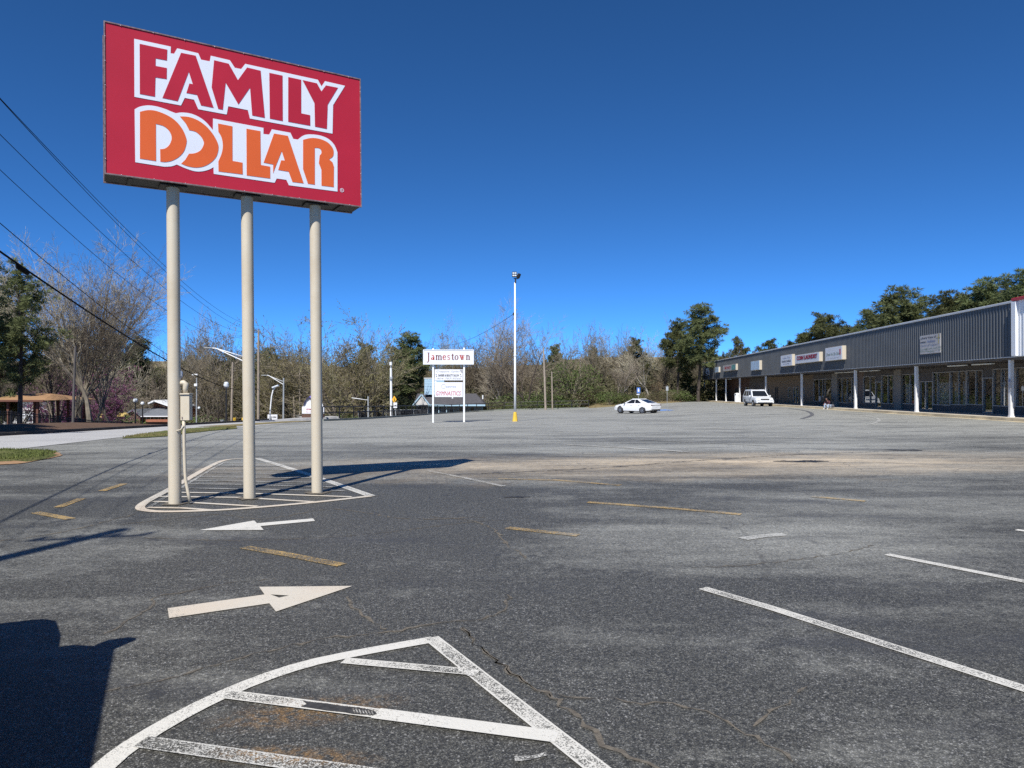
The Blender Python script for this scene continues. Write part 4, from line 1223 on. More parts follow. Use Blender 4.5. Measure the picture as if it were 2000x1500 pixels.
def make_suv(label, paintm, loc, rz, dims=(5.05, 2.0, 1.92), van=False):
    L, Wd, Ht = dims; w = Wd / 2; hx = L / 2
    t = thing('van' if van else 'suv', label, 'van' if van else 'car', loc, rz); ms = .85 if van else 0
    mb = MB()
    loft(mb, [(-hx, w * .9, .50, w * .93, .80, w * .9, 1.14), (-hx + .12, w * .93, .42, w * .97, .78, w * .94, 1.17), (-.7, w * .95, .40, w, .8, w * .95, 1.17), (.55, w * .95, .40, w, .8, w * .95, 1.16),
              (.95, w * .95, .40, w, .8, w * .93, 1.14), (hx - .5, w * .93, .42, w * .98, .78, w * .88, 1.07), (hx - .12, w * .88, .46, w * .95, .75, w * .84, 1.01), (hx, w * .84, .52, w * .90, .72, w * .80, .94)])
    sharpen(mb.build('body', paintm, t, smooth=True, world=False), 28)
    # greenhouse
    bx0, bx1, tx0, tx1 = -hx + .10, 1.05 + ms * .7, -hx + .40, .20 + ms
    bw, tw, zb, zt = w * .94, w * .76, 1.13, Ht - .09
    BL = [(bx0, bw, zb), (bx0, -bw, zb), (bx1, -bw, zb), (bx1, bw, zb)]; TL = [(tx0, tw, zt), (tx0, -tw, zt), (tx1, -tw, zt), (tx1, tw, zt)]
    mb = MB(); mb.add(BL + TL, [(0, 1, 2, 3), (4, 7, 6, 5), (0, 4, 5, 1), (1, 5, 6, 2), (2, 6, 7, 3), (3, 7, 4, 0)])
    fixn(mb.build('cabin', paintm, t, world=False))
    mb = MB(); mb.box(((tx0 + tx1) / 2 - .02, 0, zt + .035), (tx1 - tx0 + .02, 2 * tw - .02, .09), bev=.04); mb.build('roof', paintm, t, world=False)
    for s in (-1, 1):
        mb = MB(); mb.box((-.75, s * tw * .88, zt + .105), (1.9, .04, .035), bev=.01); mb.build('roof_rail', paintm, t, world=False)
    pane('windscreen', (BL[2], BL[3], TL[3], TL[2]), .06, .94, .06, .93, M['car_glass'], t)
    pane('rear_window', (BL[0], BL[1], TL[1], TL[0]), .10, .90, .20, .92, M['car_glass'], t)
    for side in (0, 1):
        q = (BL[1], BL[2], TL[2], TL[1]) if side == 0 else (BL[3], BL[0], TL[0], TL[3])
        for u0, u1 in ((.05, .33), (.37, .60), (.64, .90)):
            if side: u0, u1 = 1 - u1, 1 - u0
            pane('side_window', q, u0, u1, .12, .90, M['car_glass'], t)
    # front end
    mb = MB(); mb.box((hx - .02, 0, .83), (.06, w * .92, .17), bev=.02); gr = mb.build('grille', M['black_trim'], t, world=False)
    mb = MB(); mb.box((hx + .015, 0, .83), (.02, w * .9, .045)); mb.build('chrome_bar', M['chrome'], gr, world=False)
    mb = MB(); mb.box((hx + .0, 0, .55), (.20, Wd * .93, .24), bev=.06); mb.build('bumper', paintm, t, world=False)
    mb = MB(); mb.box((hx + .03, 0, .46), (.16, Wd * .80, .12), bev=.03); mb.build('lower_bumper', M['black_trim'], t, world=False)
    mb = MB(); mb.box((hx + .105, 0, .58), (.012, .34, .13)); mb.build('number_plate', M['plate'], t, world=False)
    for s in (-1, 1):
        mb = MB(); mb.box((hx - .08, s * w * .67, .85), (.14, w * .32, .15), bev=.03); mb.build('headlight', M['head_lamp'], t, world=False)
        mb = MB(); mb.box((hx - .05, s * w * .68, .715), (.14, w * .28, .05), bev=.015); mb.build('turn_lamp', M['head_lamp'], t, world=False)
        mb = MB(); mb.box((-hx + .05, s * w * .87, .98), (.14, .16, .42), bev=.03); mb.build('tail_light', M['tail_lamp'], t, world=False)
        mb = MB(); mb.box((.80 + ms * .8, s * (w + .09), 1.22), (.12, .20, .17), bev=.04); mi = mb.build('mirror', paintm, t, world=False)
        mb = MB(); mb.box((.80 + ms * .8, s * (w - .05), 1.17), (.07, .14, .05)); mb.build('mirror_arm', M['black_trim'], mi, world=False)
        mb = MB(); mb.box((-.15, s * (w + .0), .62), (2.2, .03, .09), bev=.01); mb.build('side_moulding', paintm, t, world=False)
        mb = MB(); mb.box((-.15, s * (w * .97), .36), (2.0, .10, .06), bev=.02); mb.build('running_board', M['black_trim'], t, world=False)
        for x in (.30, -.70):
            mb = MB(); mb.box((x - .35, s * (w * .985), 1.03), (.16, .03, .035), bev=.008); mb.build('door_handle', paintm, t, world=False)
    mb = MB(); mb.box((0, 0, .36), (L * .86, Wd * .7, .14)); mb.build('underbody', M['black_trim'], t, world=False)
    for x in (1.55, -1.45):
        for s in (-1, 1): wheel(x, s * (w - .12), .385, .27, t)
    return t

def make_sedan(label, paintm, loc, rz):
    L, w = 4.85, .92; hx = L / 2
    t = thing('sedan', label, 'car', loc, rz)
    mb = MB()
    loft(mb, [(-hx, w * .66, .44, w * .74, .72, w * .62, .88), (-hx + .07, w * .78, .36, w * .87, .71, w * .74, .955), (-hx + .28, w * .90, .29, w * .96, .70, w * .82, .99), (-1.6, w * .95, .24, w * 1.0, .68, w * .88, 1.0), (-.9, w * .95, .20, w, .66, w * .92, .97),
              (.9, w * .95, .20, w, .64, w * .92, .93), (1.5, w * .95, .22, w, .62, w * .88, .88), (hx - .35, w * .90, .24, w * .95, .56, w * .80, .78), (hx - .08, w * .80, .28, w * .82, .50, w * .66, .69), (hx, w * .66, .32, w * .68, .48, w * .5, .62)])
    sharpen(mb.build('body', paintm, t, smooth=True, world=False), 32)
    bx0, bx1, tx0, tx1 = -2.08, 1.25, -.72, .12
    bw, tw, zb, zt = w * .90, w * .64, .92, 1.395
    BL = [(bx0, bw * .92, zb + .05), (bx0, -bw * .92, zb + .05), (bx1, -bw, zb - .04), (bx1, bw, zb - .04)]; TL = [(tx0, tw, zt), (tx0, -tw, zt), (tx1, -tw, zt), (tx1, tw, zt)]
    mb = MB(); mb.add(BL + TL, [(0, 1, 2, 3), (4, 7, 6, 5), (0, 4, 5, 1), (1, 5, 6, 2), (2, 6, 7, 3), (3, 7, 4, 0)])
    fixn(mb.build('cabin', paintm, t, world=False))
    mb = MB(); mb.box(((tx0 + tx1) / 2, 0, zt + .015), (tx1 - tx0 + .10, 2 * tw - .01, .06), bev=.028); mb.build('roof', paintm, t, world=False)
    pane('windscreen', (BL[2], BL[3], TL[3], TL[2]), .05, .95, .06, .95, M['car_glass'], t)
    pane('rear_window', (BL[0], BL[1], TL[1], TL[0]), .08, .92, .16, .93, M['car_glass'], t)
    for side in (0, 1):
        q = (BL[1], BL[2], TL[2], TL[1]) if side == 0 else (BL[3], BL[0], TL[0], TL[3])
        for u0, u1 in ((.24, .50), (.53, .90)):
            if side: u0, u1 = 1 - u1, 1 - u0
            pane('side_window', q, u0, u1, .14, .90, M['car_glass'], t)
    mb = MB(); mb.box((-hx + .06, 0, .845), (.14, w * 1.36, .06), bev=.012); mb.build('light_bar', M['black_trim'], t, world=False)
    mb = MB(); mb.box((-hx + .06, 0, .36), (.16, w * 1.3, .14), bev=.04); mb.build('diffuser', M['black_trim'], t, world=False)
    mb = MB(); mb.box((-hx - .004, 0, .70), (.014, .32, .14)); mb.build('number_plate', M['plate'], t, world=False)
    mb = MB(); mb.box((-hx + .16, 0, .995), (.14, w * 1.3, .02), bev=.006); mb.build('boot_lip', paintm, t, world=False)
    for s in (-1, 1):
        mb = MB(); mb.box((-hx + .07, s * w * .66, .84), (.16, w * .34, .10), bev=.03); mb.build('tail_light', M['tail_lamp'], t, world=False)
        mb = MB(); mb.lathe([(.045, 0), (.045, .10), (.035, .10)], (-hx - .02, s * w * .52, .31), 12, (Vector((0, 1, 0)), Vector((0, 0, 1)), Vector((1, 0, 0)))); mb.build('exhaust_tip', M['chrome'], t, world=False)
        mb = MB(); mb.box((hx - .26, s * w * .70, .66), (.30, .20, .10), bev=.03); mb.build('headlight', M['head_lamp'], t, world=False)
        mb = MB(); mb.box((.82, s * (w + .07), 1.0), (.10, .20, .12), bev=.03); mi = mb.build('mirror', M['black_trim'], t, world=False)
        mb = MB(); mb.box((.82, s * (w - .06), .95), (.05, .12, .04)); mb.build('mirror_arm', M['black_trim'], mi, world=False)
        mb = MB(); mb.box((0, s * w * .955, .22), (2.1, .06, .05), bev=.015); mb.build('side_skirt', M['black_trim'], t, world=False)
        for x in (.0, -.95):
            mb = MB(); mb.box((x, s * (w * .975), .80), (.17, .03, .03), bev=.008); mb.build('door_handle', M['chrome'], t, world=False)
    mb = MB(); mb.box((0, 0, .22), (L * .84, w * 1.4, .10)); mb.build('underbody', M['black_trim'], t, world=False)
    for x in (1.42, -1.40):
        for s in (-1, 1): wheel(x, s * (w - .10), .335, .23, t)
    return t

q = GP(1258, 807.0)
hd = math.radians(130)
make_sedan('white sedan parked alone in the far lot, seen from behind', M['car_white'], (q.x + math.cos(hd) * .9, q.y + math.sin(hd) * .9 , float(g(q.x, q.y)) - .012), hd)
q = GP(1493, 793.8)
hd = math.atan2(-.989, -.146) - math.radians(-7)
make_suv('white suv facing the camera beside the shop walkway', M['car_silver'], (q.x - math.cos(hd) * 2.4, q.y - math.sin(hd) * 2.4, float(g(q.x, q.y + 2.3)) - .01), hd, (5.2, 2.16, 1.95))
make_suv('dark van parked beside the photographer that throws the wide shadow', M['car_dark'], (-3.09, 1.65, 0), math.radians(116), (4.9, 1.92, 1.92), True)
truck = make_suv('tiny white suv far down the road between the tan sign poles', M['car_white'], (0, 0, 0), 0, (4.9, 1.9, 1.75))
q = P(507, 832, 165); truck.location = (q.x, q.y, float(H(q.x, q.y)) + .05); truck.rotation_euler = (0, 0, math.atan2(-q.y, -q.x) + .15)
# ------------------------------------------------------------------ roadside signs and lamps in the lot
M['cable'] = simple('weathered_black_cable', (.008, .008, .009), .95, var=.1, spec=.1)
M['post_white'] = simple('white_post_paint', (.76, .77, .77), .5, var=.04, scale=1.5)
M['sign_frame'] = simple('white_sign_frame', (.74, .76, .78), .45, var=.05, scale=2)
M['yellow_base'] = simple('yellow_base_paint', (.70, .46, .05), .6, var=.12, scale=2, dirt=(.4, .3, .12), dirt_amt=.4)
M['grey_metal'] = simple('galvanised_metal', (.40, .42, .43), .45, metal=.3, var=.1, scale=3)
M['black_metal'] = simple('black_painted_metal', (.018, .018, .02), .5, var=.2, scale=4)
M['dark_pole'] = simple('dark_weathered_pole', (.10, .09, .085), .9, var=.2, scale=2)
M['wood_pole'] = simple('weathered_wood_pole', (.30, .25, .20), .9, var=.2, scale=2, bump=.005)
M['globe'] = simple('frosted_lamp_globe', (.62, .66, .70), .3, var=.04)
M['jam_red'] = simple('red_serif_lettering', (.42, .03, .02), .5, var=.08)
M['jam_dark'] = simple('dark_red_serif_lettering', (.16, .03, .04), .5, var=.08)

# strip sign with changeable panels
a, b = GP(845.5, 825.5), GP(907, 824.5)
jy = (a.y + b.y) / 2
def J(px, py, dy=0): 
    p = P(px, py, jy); return Vector((p.x, jy + dy, p.z))
k_ = jy / FPX
jam = thing('tenant_sign', 'white two post tenant sign headed Jamestown with salon and gymnastics panels', 'tenant sign', ((a.x + b.x) / 2, jy, a.z))
XA, YA = Vector((1, 0, 0)), Vector((0, 1, 0))
for px, tp in ((846, 680.5), (906.5, 679)):
    p = J(px, tp); q = J(px, 825)
    mb = MB(); mb.box((p.x, jy, (p.z + float(g(p.x, jy)) - .05) / 2), (.115, .115, p.z - float(g(p.x, jy)) + .05), bev=.008); mb.build('post', M['post_white'], jam)
def panel(name, x0, x1, y0, y1, dy, th, mat, frame=None):
    p0, p1 = J(x0, y1), J(x1, y0)
    c = ((p0.x + p1.x) / 2, jy + dy, (p0.z + p1.z) / 2)
    mb = MB(); mb.box(c, (p1.x - p0.x, th, p1.z - p0.z), bev=.006); o = mb.build(name, mat, jam)
    if frame:
        mb = MB(); W_, H_ = p1.x - p0.x, p1.z - p0.z; f = .05
        for cx, cz, sx, sz in ((0, H_ / 2 - f / 2, W_, f), (0, -H_ / 2 + f / 2, W_, f), (-W_ / 2 + f / 2, 0, f, H_ - 2 * f), (W_ / 2 - f / 2, 0, f, H_ - 2 * f)):
            mb.box((c[0] + cx, c[1] - th / 2 - .012, c[2] + cz), (sx, .03, sz))
        mb.build('panel_frame', frame, o)
    return o
hp = panel('name_panel', 827, 925.5, 683, 712, -.02, .30, M['panel_white'], M['sign_frame'])
panel('salon_panel', 849, 904, 721.5, 743, -.02, .10, M['panel_white'])
panel('gymnastics_panel', 849, 904, 746.5, 775.5, -.02, .10, M['panel_white'])
fy = -.02 - .15 - .006
# serif capitals and small letters drawn as strokes: thick stems, thin serifs
def serif_text(parent, x0, base, scale, dy, letters):
    for ch, px, mat in letters:
        mb = MB(); p = J(px, base, dy)
        T, t = .22, .085
        def bar(x, y, w, h): mb.add([(p.x + x * scale, p.y, p.z + y * scale), (p.x + (x + w) * scale, p.y, p.z + y * scale), (p.x + (x + w) * scale, p.y, p.z + (y + h) * scale), (p.x + x * scale, p.y, p.z + (y + h) * scale)], [(0, 1, 2, 3)])
        def arc(cx, cy, rx, ry, a0, a1, w0=T, w1=t, n=14):
            pts = []
            for i in range(n + 1):
                an = math.radians(a0 + (a1 - a0) * i / n); ww = w1 + (w0 - w1) * abs(math.cos(an))
                pts.append(((cx + (rx + 0) * math.cos(an)), (cy + ry * math.sin(an)), cx + (rx - ww) * math.cos(an), cy + (ry - ww) * math.sin(an)))
            for u, v in zip(pts, pts[1:]):
                mb.add([(p.x + q[0] * scale, p.y, p.z + q[1] * scale) for q in ((u[0], u[1]), (v[0], v[1]), (v[2], v[3]), (u[2], u[3]))], [(0, 1, 2, 3)])
        def diag(x0_, y0_, x1_, y1_, w): mb.add([(p.x + q[0] * scale, p.y, p.z + q[1] * scale) for q in ((x0_, y0_), (x0_ + w, y0_), (x1_ + w, y1_), (x1_, y1_))], [(0, 1, 2, 3)])
        if ch == 'J': bar(-.09, -.25, T, 1.75); bar(-.24, 1.5 - t, .48, t); arc(-.18, -.25, .26, .28, 0, -150)
        if ch == 'a': bar(.16, 0, T, .72); bar(.30, 0, .12, t); arc(.06, .72, .27, .28, 0, 160); arc(-.02, .26, .29, .27, 0, 360)
        if ch in 'mn':
            n_ = 2 if ch == 'm' else 1; o = -.52 if ch == 'm' else -.30
            for i in range(n_ + 1): bar(o + i * .46, 0, T, .82); bar(o + i * .46 - .09, 0, T + .18, t)
            bar(o - .09, .90, .2, t); bar(o, .8, T, .17)
            for i in range(n_): arc(o + i * .46 + .35, .72, .28, .27, 0, 170)
        if ch == 'e': arc(0, .48, .36, .50, 8, 325); bar(-.22, .50, .52, t)
        if ch == 's': arc(0, .72, .26, .27, 20, 270, .12, .12); arc(0, .27, .28, .28, 90, -160, .12, .12)
        if ch == 't': bar(-.09, .12, T, 1.12); bar(-.25, .90, .5, t); arc(.16, .16, .25, .18, 180, 330)
        if ch == 'o': arc(0, .48, .40, .50, 0, 360)
        if ch == 'w':
            diag(-.10, 0, -.40, .95, T); diag(-.08, 0, .04, .95, t); diag(.16, 0, .0, .95, T); diag(.20, 0, .42, .95, t)
            bar(-.52, .92, .42, t); bar(-.10, .92, .30, t); bar(.30, .92, .26, t)
        mb.build('letter', mat, parent)
R_, D_ = M['jam_red'], M['jam_dark']
serif_text(hp, 0, 703.2, 9.6 * k_, fy, [('J', 837.5, D_), ('a', 845.2, R_), ('m', 857, D_), ('e', 868.3, R_), ('s', 876.7, R_), ('t', 884.3, D_), ('o', 892, D_), ('w', 902, R_), ('n', 914, D_)])
fy2 = -.02 - .05 - .006
add_text('Creative Styles', M['txt_grey'], jam, J(875, 726, fy2), XA, SZ, 4.6 * k_, 46 * k_, shear=.5)
add_text('BARBER & BEAUTY SALON', M['txt_dark'], jam, J(876.5, 733.2, fy2), XA, SZ, 4.6 * k_, 40 * k_, bold=.03)
add_text('404-767-9566', M['txt_grey'], jam, J(877, 739.2, fy2), XA, SZ, 3.4 * k_, 47 * k_, shear=.3)
for px in (852.5, 900):
    for py in (731.5, 734.8):
        mb = MB(); mb.lathe([(1.0 * k_, 0), (1.0 * k_, .004)], J(px + (py - 733) * .3, py, fy2), 7, (XA, SZ, Vector((0, -1, 0)))); mb.build('ornament', M['txt_dark'], jam)
mb = MB(); mb.prism([(0, 0), (5.6 * k_, 0), (5.6 * k_, -6.4 * k_), (2.5 * k_, -4.8 * k_)], J(897.8, 722.4, fy2), XA, SZ, YA, .004); fixn(mb.build('broken_corner', M['txt_grey'], jam))
add_text('GYMNASTICS', M['txt_red'], jam, J(876, 768.3, fy2), XA, SZ, 8.2 * k_, 49 * k_, shear=.25)
add_text('astros', M['txt_blue'], jam, J(881, 755.3, fy2), XA, SZ, 3.4 * k_, 19 * k_)
mb = MB()
for i in range(20):
    a0, a1 = [math.radians(25 + 300 * (i + d) / 20) for d in (0, 1)]
    mb.add([J(866.5, 754.6, fy2) + Vector((math.cos(a) * r, 0, math.sin(a) * r)) for a, r in ((a0, 4.4 * k_), (a1, 4.4 * k_), (a1, 3.7 * k_), (a0, 3.7 * k_))], [(0, 1, 2, 3)])
mb.box(J(869.5, 755, fy2), (2.6 * k_, .004, .5 * k_)); mb.build('logo_ring', M['txt_grey'], jam)
for px, py in ((849.8, 745),):
    mb = MB(); mb.box(J(px + 1, py, -.02), (.10, .06, .14)); mb.build('bracket', M['post_white'], jam)
mb = MB(); mb.box(J(884, 777.2, -.05), (.10, .12, .07), bev=.01); mb.build('spot_lamp', M['post_white'], jam)

# white lamp pole with yellow base
q = GP(1006, 823)
lp = thing('lamp_pole', 'tall white steel lamp pole with two floodlights and a yellow concrete base', 'lamp post', (q.x, q.y, q.z))
kz = q.y / FPX
bh = 19 * kz
mb = MB(); mb.lathe([(.185, 0), (.185, .02), (.105, bh - .03), (.085, bh)], q - SZ * .02, 8); mb.build('base', M['yellow_base'], lp)
top = EYE - (551.5 - HY) * kz
mb = MB(); mb.tube([(q.x, q.y, q.z + bh - .05), (q.x, q.y, q.z + 3), (q.x - .01, q.y, top)], [.083, .075, .05], 12)
pl = mb.build('pole', M['post_white'], lp, smooth=True)
mb = MB(); mb.lathe([(.10, -.04), (.10, .04)], (q.x, q.y, EYE - (694 - HY) * kz), 12); mb.build('pole_joint', M['post_white'], pl)
mb = MB(); mb.box((q.x - .10, q.y, EYE - (613 - HY) * kz), (.10, .10, .16)); mb.build('cable_clamp', M['black_metal'], lp)
mb = MB(); mb.box((q.x + .03, q.y, top + .12), (.10, .10, .34)); mb.tube([(q.x - .1, q.y, top + .28), (q.x + .22, q.y, top + .24)], .03, 6); mb.build('head_bracket', M['black_metal'], lp)
def flood(c, ax, sz):
    mb = MB(); mb.box(c, sz, ax, .03); h = mb.build('floodlight', M['black_metal'], lp)
    for i in (-1, 1):
        for j in (-1, 1):
            m2 = MB(); m2.box(Vector(c) - ax[1] * (sz[1] / 2 + .006) + ax[0] * (i * sz[0] * .22) + ax[2] * (j * sz[2] * .22), (sz[0] * .36, .01, sz[2] * .26), ax); m2.build('lens', M['globe'], h)
flood((q.x - .04, q.y - .12, top + .52), (XA, YA, SZ), (.32, .16, .36))
c_, s_ = math.cos(math.radians(62)), math.sin(math.radians(62))
ax = (Vector((c_, s_, 0)), Vector((-s_ * .9, c_ * .9, .44)).normalized(), Vector((.0, -.4, .9)).normalized())
u = Vector((.45, .85, 0)).normalized(); f_ = Vector((-.8, .42, .42)).normalized(); u = (u - f_ * u.dot(f_)).normalized()
flood((q.x + .24, q.y, top + .44), (u, -f_, u.cross(-f_)), (.30, .14, .34))

# ------------------------------------------------------------------ small sign posts near the sedan
M['sign_blue'] = simple('blue_sign_face', (.06, .17, .50), .45, var=.08)
M['sign_back'] = simple('aluminium_sign_back', (.45, .47, .47), .4, metal=.3, var=.08)
q = P(1247, 790, 74); gz = float(g(q.x, q.y))
t = thing('accessible_parking_sign', 'blue and white accessible parking sign behind the white sedan', 'parking sign', (q.x, q.y, gz))
zc = EYE - (762.5 - HY) / FPX * 74
mb = MB(); mb.tube([(q.x, q.y, gz - .1), (q.x, q.y, zc + .3)], .03, 6); mb.build('post', M['grey_metal'], t)
mb = MB(); mb.box((q.x, q.y - .04, zc), (.36, .02, .60), bev=.006); sf = mb.build('sign_plate', M['sign_blue'], t)
mb = MB(); mb.box((q.x, q.y - .056, zc - .02), (.17, .008, .26)); mb.lathe([(.05, 0), (.05, .008)], (q.x - .01, q.y - .06, zc + .17), 8, (XA, SZ, -YA)); mb.build('white_symbol', M['panel_white'], sf)
mb = MB(); mb.box((q.x - .05, q.y - .05, zc - .42), (.30, .015, .10)); mb.build('penalty_plate', M['panel_white'], t)
q = GP(1303, 802.5); gz = q.z; kz = q.y / FPX
t = thing('parking_sign', 'plain grey back of a sign on a thin post right of the white sedan', 'parking sign', (q.x, q.y, gz))
mb = MB(); mb.tube([(q.x, q.y, gz - .05), (q.x, q.y, EYE - (753 - HY) * kz)], .022, 6); mb.build('post', M['grey_metal'], t)
mb = MB(); mb.box((q.x, q.y - .03, EYE - (759 - HY) * kz), (.26, .012, .44), bev=.004); mb.build('sign_plate', M['sign_back'], t)

# litter bin by the far columns
s = BS(1440.5, .2); p = BP(s, .2); z0 = wz(s)
t = thing('litter_bin', 'white round-shouldered litter bin beside a far column of the walkway', 'bin', (p.x, p.y, z0))
mb = MB(); mb.lathe([(.42, 0), (.44, .05), (.44, 1.05), (.40, 1.08)], (p.x, p.y, z0), 16); mb.build('body', M['post_white'], t, smooth=False)
mb = MB(); mb.lathe([(.46, 1.08), (.47, 1.16), (.40, 1.30), (.18, 1.38)], (p.x, p.y, z0), 16); ld = mb.build('lid', M['post_white'], t)
mb = MB(); mb.box((p.x - .38, p.y - .22, z0 + 1.2), (.14, .22, .10)); mb.build('flap', M['black_metal'], ld)
# seats by the laundry window
for k, px in enumerate((1597, 1603)):
    s = BS(px, 2.5); p = BP(s, 2.5); z0 = wz(s, 2.5)
    t = thing('chair', 'grey chair left of the crouching person under the laundry window' if k else 'grey chair further left under the laundry window, next to the brown wall', 'chair', (p.x, p.y, z0), 0, 'chairs on the walkway')
    mb = MB(); mb.box((p.x, p.y, z0 + .45), (.5, .5, .05), bev=.02); mb.build('seat', M['grey_metal'], t)
    mb = MB(); mb.box((p.x + .24, p.y, z0 + .75), (.05, .5, .55), bev=.02); mb.build('backrest', M['grey_metal'], t)
    for i in (-1, 1):
        for j in (-1, 1):
            mb = MB(); mb.tube([(p.x + i * .22, p.y + j * .22, z0), (p.x + i * .2, p.y + j * .2, z0 + .44)], .018, 6); mb.build('leg', M['black_metal'], t)
s = BS(1611, 2.2); p = BP(s, 2.2); z0 = wz(s, 2.2)
t = thing('shopping_cart', 'dark shopping cart on the walkway behind the crouching person', 'cart', (p.x, p.y, z0))
for i in range(7):
    mb = MB(); mb.tube([(p.x - .25 + .08 * i, p.y - .35, z0 + .45), (p.x - .25 + .08 * i, p.y - .45, z0 + .95)], .008, 5); mb.build('basket_wire', M['black_metal'], t)
mb = MB(); mb.box((p.x, p.y, z0 + .46), (.52, .8, .03)); mb.box((p.x - .26, p.y, z0 + .72), (.02, .85, .46)); mb.box((p.x + .26, p.y, z0 + .72), (.02, .85, .46)); mb.build('basket', M['black_metal'], t)
mb = MB(); mb.tube([(p.x - .28, p.y - .5, z0 + 1.02), (p.x + .28, p.y - .5, z0 + 1.02)], .02, 8); mb.build('handle', M['black_metal'], t)
for i in (-1, 1):
    for j in (-1, 1):
        mb = MB(); mb.lathe([(.06, -.015), (.06, .015)], (p.x + i * .22, p.y + j * .34, z0 + .06), 10, (YA, SZ, XA)); mb.tube([(p.x + i * .22, p.y + j * .34, z0 + .1), (p.x + i * .24, p.y + j * .34, z0 + .46)], .012, 5); mb.build('caster', M['black_metal'], t)

# ------------------------------------------------------------------ person sitting on the kerb
M['skin'] = simple('skin', (.20, .105, .07), .55, var=.08)
M['hair'] = simple('dark_hair', (.015, .012, .011), .7, var=.2, scale=20)
M['shirt'] = simple('dark_maroon_jacket', (.06, .018, .024), .85, var=.3, scale=10)
M['jeans'] = simple('pale_blue_jeans', (.38, .46, .60), .85, var=.15, scale=10)
M['shoe'] = simple('white_shoe', (.70, .70, .70), .6, var=.08)
def skin_chain(name, mat, parent, verts, edges, radii, root=0, sub=1):
    me = bpy.data.meshes.new(name); me.from_pydata([tuple(v) for v in verts], edges, [])
    ob = bpy.data.objects.new(name, me); COL.objects.link(ob)
    sk = ob.modifiers.new('s', 'SKIN'); sk.use_smooth_shade = True
    for i, r in enumerate(radii):
        rr_ = r if isinstance(r, tuple) else (r, r)
        me.skin_vertices[0].data[i].radius = rr_
    me.skin_vertices[0].data[root].use_root = True
    sb = ob.modifiers.new('b', 'SUBSURF'); sb.levels = sub; sb.render_levels = sub
    dg = bpy.context.evaluated_depsgraph_get()
    m2 = bpy.data.meshes.new_from_object(ob.evaluated_get(dg))
    bpy.data.objects.remove(ob)
    m2.name = name
    m2.materials.clear(); m2.materials.append(mat)
    o = bpy.data.objects.new(name, m2); COL.objects.link(o); o.parent = parent
    return o
s = BS(1618, -.5); p = BP(s, -.50); z0 = wz(s)
# local frame: +x = forward (towards the lot), +y = figure's left, z up; origin on the kerb edge
pr = thing('person', 'person crouched on the kerb in a dark maroon top and pale jeans', 'person', (p.x, p.y, z0), math.pi + math.radians(28))
zl = float(g(p.x - .4, p.y)) - z0
V = [(-.10, 0, .17), (-.02, 0, .34), (.10, 0, .52), (.17, 0, .60), (.21, 0, .67),                     # pelvis, belly, chest, neck base, neck
     (.08, .19, .55), (.25, .27, .36), (.42, .16, .31), (.08, -.19, .55), (.25, -.27, .36), (.42, -.16, .31),   # shoulders, elbows, wrists
     (-.06, .12, .14), (.34, .20, .33), (.30, .18, zl + .10), (-.06, -.12, .14), (.34, -.20, .33), (.30, -.18, zl + .10),   # hips, knees, ankles
     (.42, .19, zl + .05), (.42, -.19, zl + .05)]
E = [(0, 1), (1, 2), (2, 3), (3, 4), (2, 5), (5, 6), (6, 7), (2, 8), (8, 9), (9, 10), (0, 11), (11, 12), (12, 13), (0, 14), (14, 15), (15, 16), (13, 17), (16, 18)]
Rd = [.13, .125, .14, .075, .05, .075, .05, .034, .075, .05, .034, .105, .075, .048, .105, .075, .048, .04, .04]
skin_chain('body', M['skin'], pr, V, E, Rd)
top_i = [0, 1, 2, 3, 5, 6, 7, 8, 9, 10]; mp_ = {a: i for i, a in enumerate(top_i)}
skin_chain('jacket', M['shirt'], pr, [V[i] for i in top_i], [(mp_[a], mp_[b]) for a, b in E if a in mp_ and b in mp_], [Rd[i] * 1.18 + .006 for i in top_i])
lg_i = [0, 11, 12, 13, 14, 15, 16]; mp_ = {a: i for i, a in enumerate(lg_i)}
skin_chain('jeans', M['jeans'], pr, [V[i] for i in lg_i], [(mp_[a], mp_[b]) for a, b in E if a in mp_ and b in mp_], [Rd[i] * 1.16 + .008 for i in lg_i])
for sgn in (1, -1):
    skin_chain('shoe', M['shoe'], pr, [(.27, sgn * .18, zl + .05), (.36, sgn * .185, zl + .05), (.49, sgn * .195, zl + .04)], [(0, 1), (1, 2)], [.055, .055, .045])
    # hands with fingers
    hv = [(.42, sgn * .16, .31), (.48, sgn * .13, .28)]; he = [(0, 1)]; hr = [.032, .036]
    for k in range(4):
        b0 = len(hv); y = sgn * (.155 - .018 * k)
        hv += [(.51, y - sgn * .01, .275), (.545 + (.008 if k in (1, 2) else 0), y - sgn * .02, .255), (.56, y - sgn * .025, .225)]; he += [(1, b0), (b0, b0 + 1), (b0 + 1, b0 + 2)]; hr += [.010, .009, .008]
    b0 = len(hv); hv += [(.475, sgn * .09, .275), (.505, sgn * .075, .255)]; he += [(1, b0), (b0, b0 + 1)]; hr += [.011, .009]
    skin_chain('hand', M['skin'], pr, hv, he, hr, 0, 0)
hc = Vector((.27, 0, .765))
mb = MB(); mb.lathe([(.02, -.125), (.055, -.115), (.068, -.07), (.078, 0), (.080, .05), (.066, .095), (.03, .12), (.004, .125)], hc, 16, (Vector((.96, 0, -.27)), YA, Vector((.27, 0, .96))))
hd_ = mb.build('head', M['skin'], pr, smooth=True, world=False)
mb = MB(); mb.tube([hc + Vector((.075, 0, -.005)), hc + Vector((.098, 0, -.045)), hc + Vector((.07, 0, -.05))], [.010, .016, .010], 6); mb.build('nose', M['skin'], hd_, smooth=True, world=False)
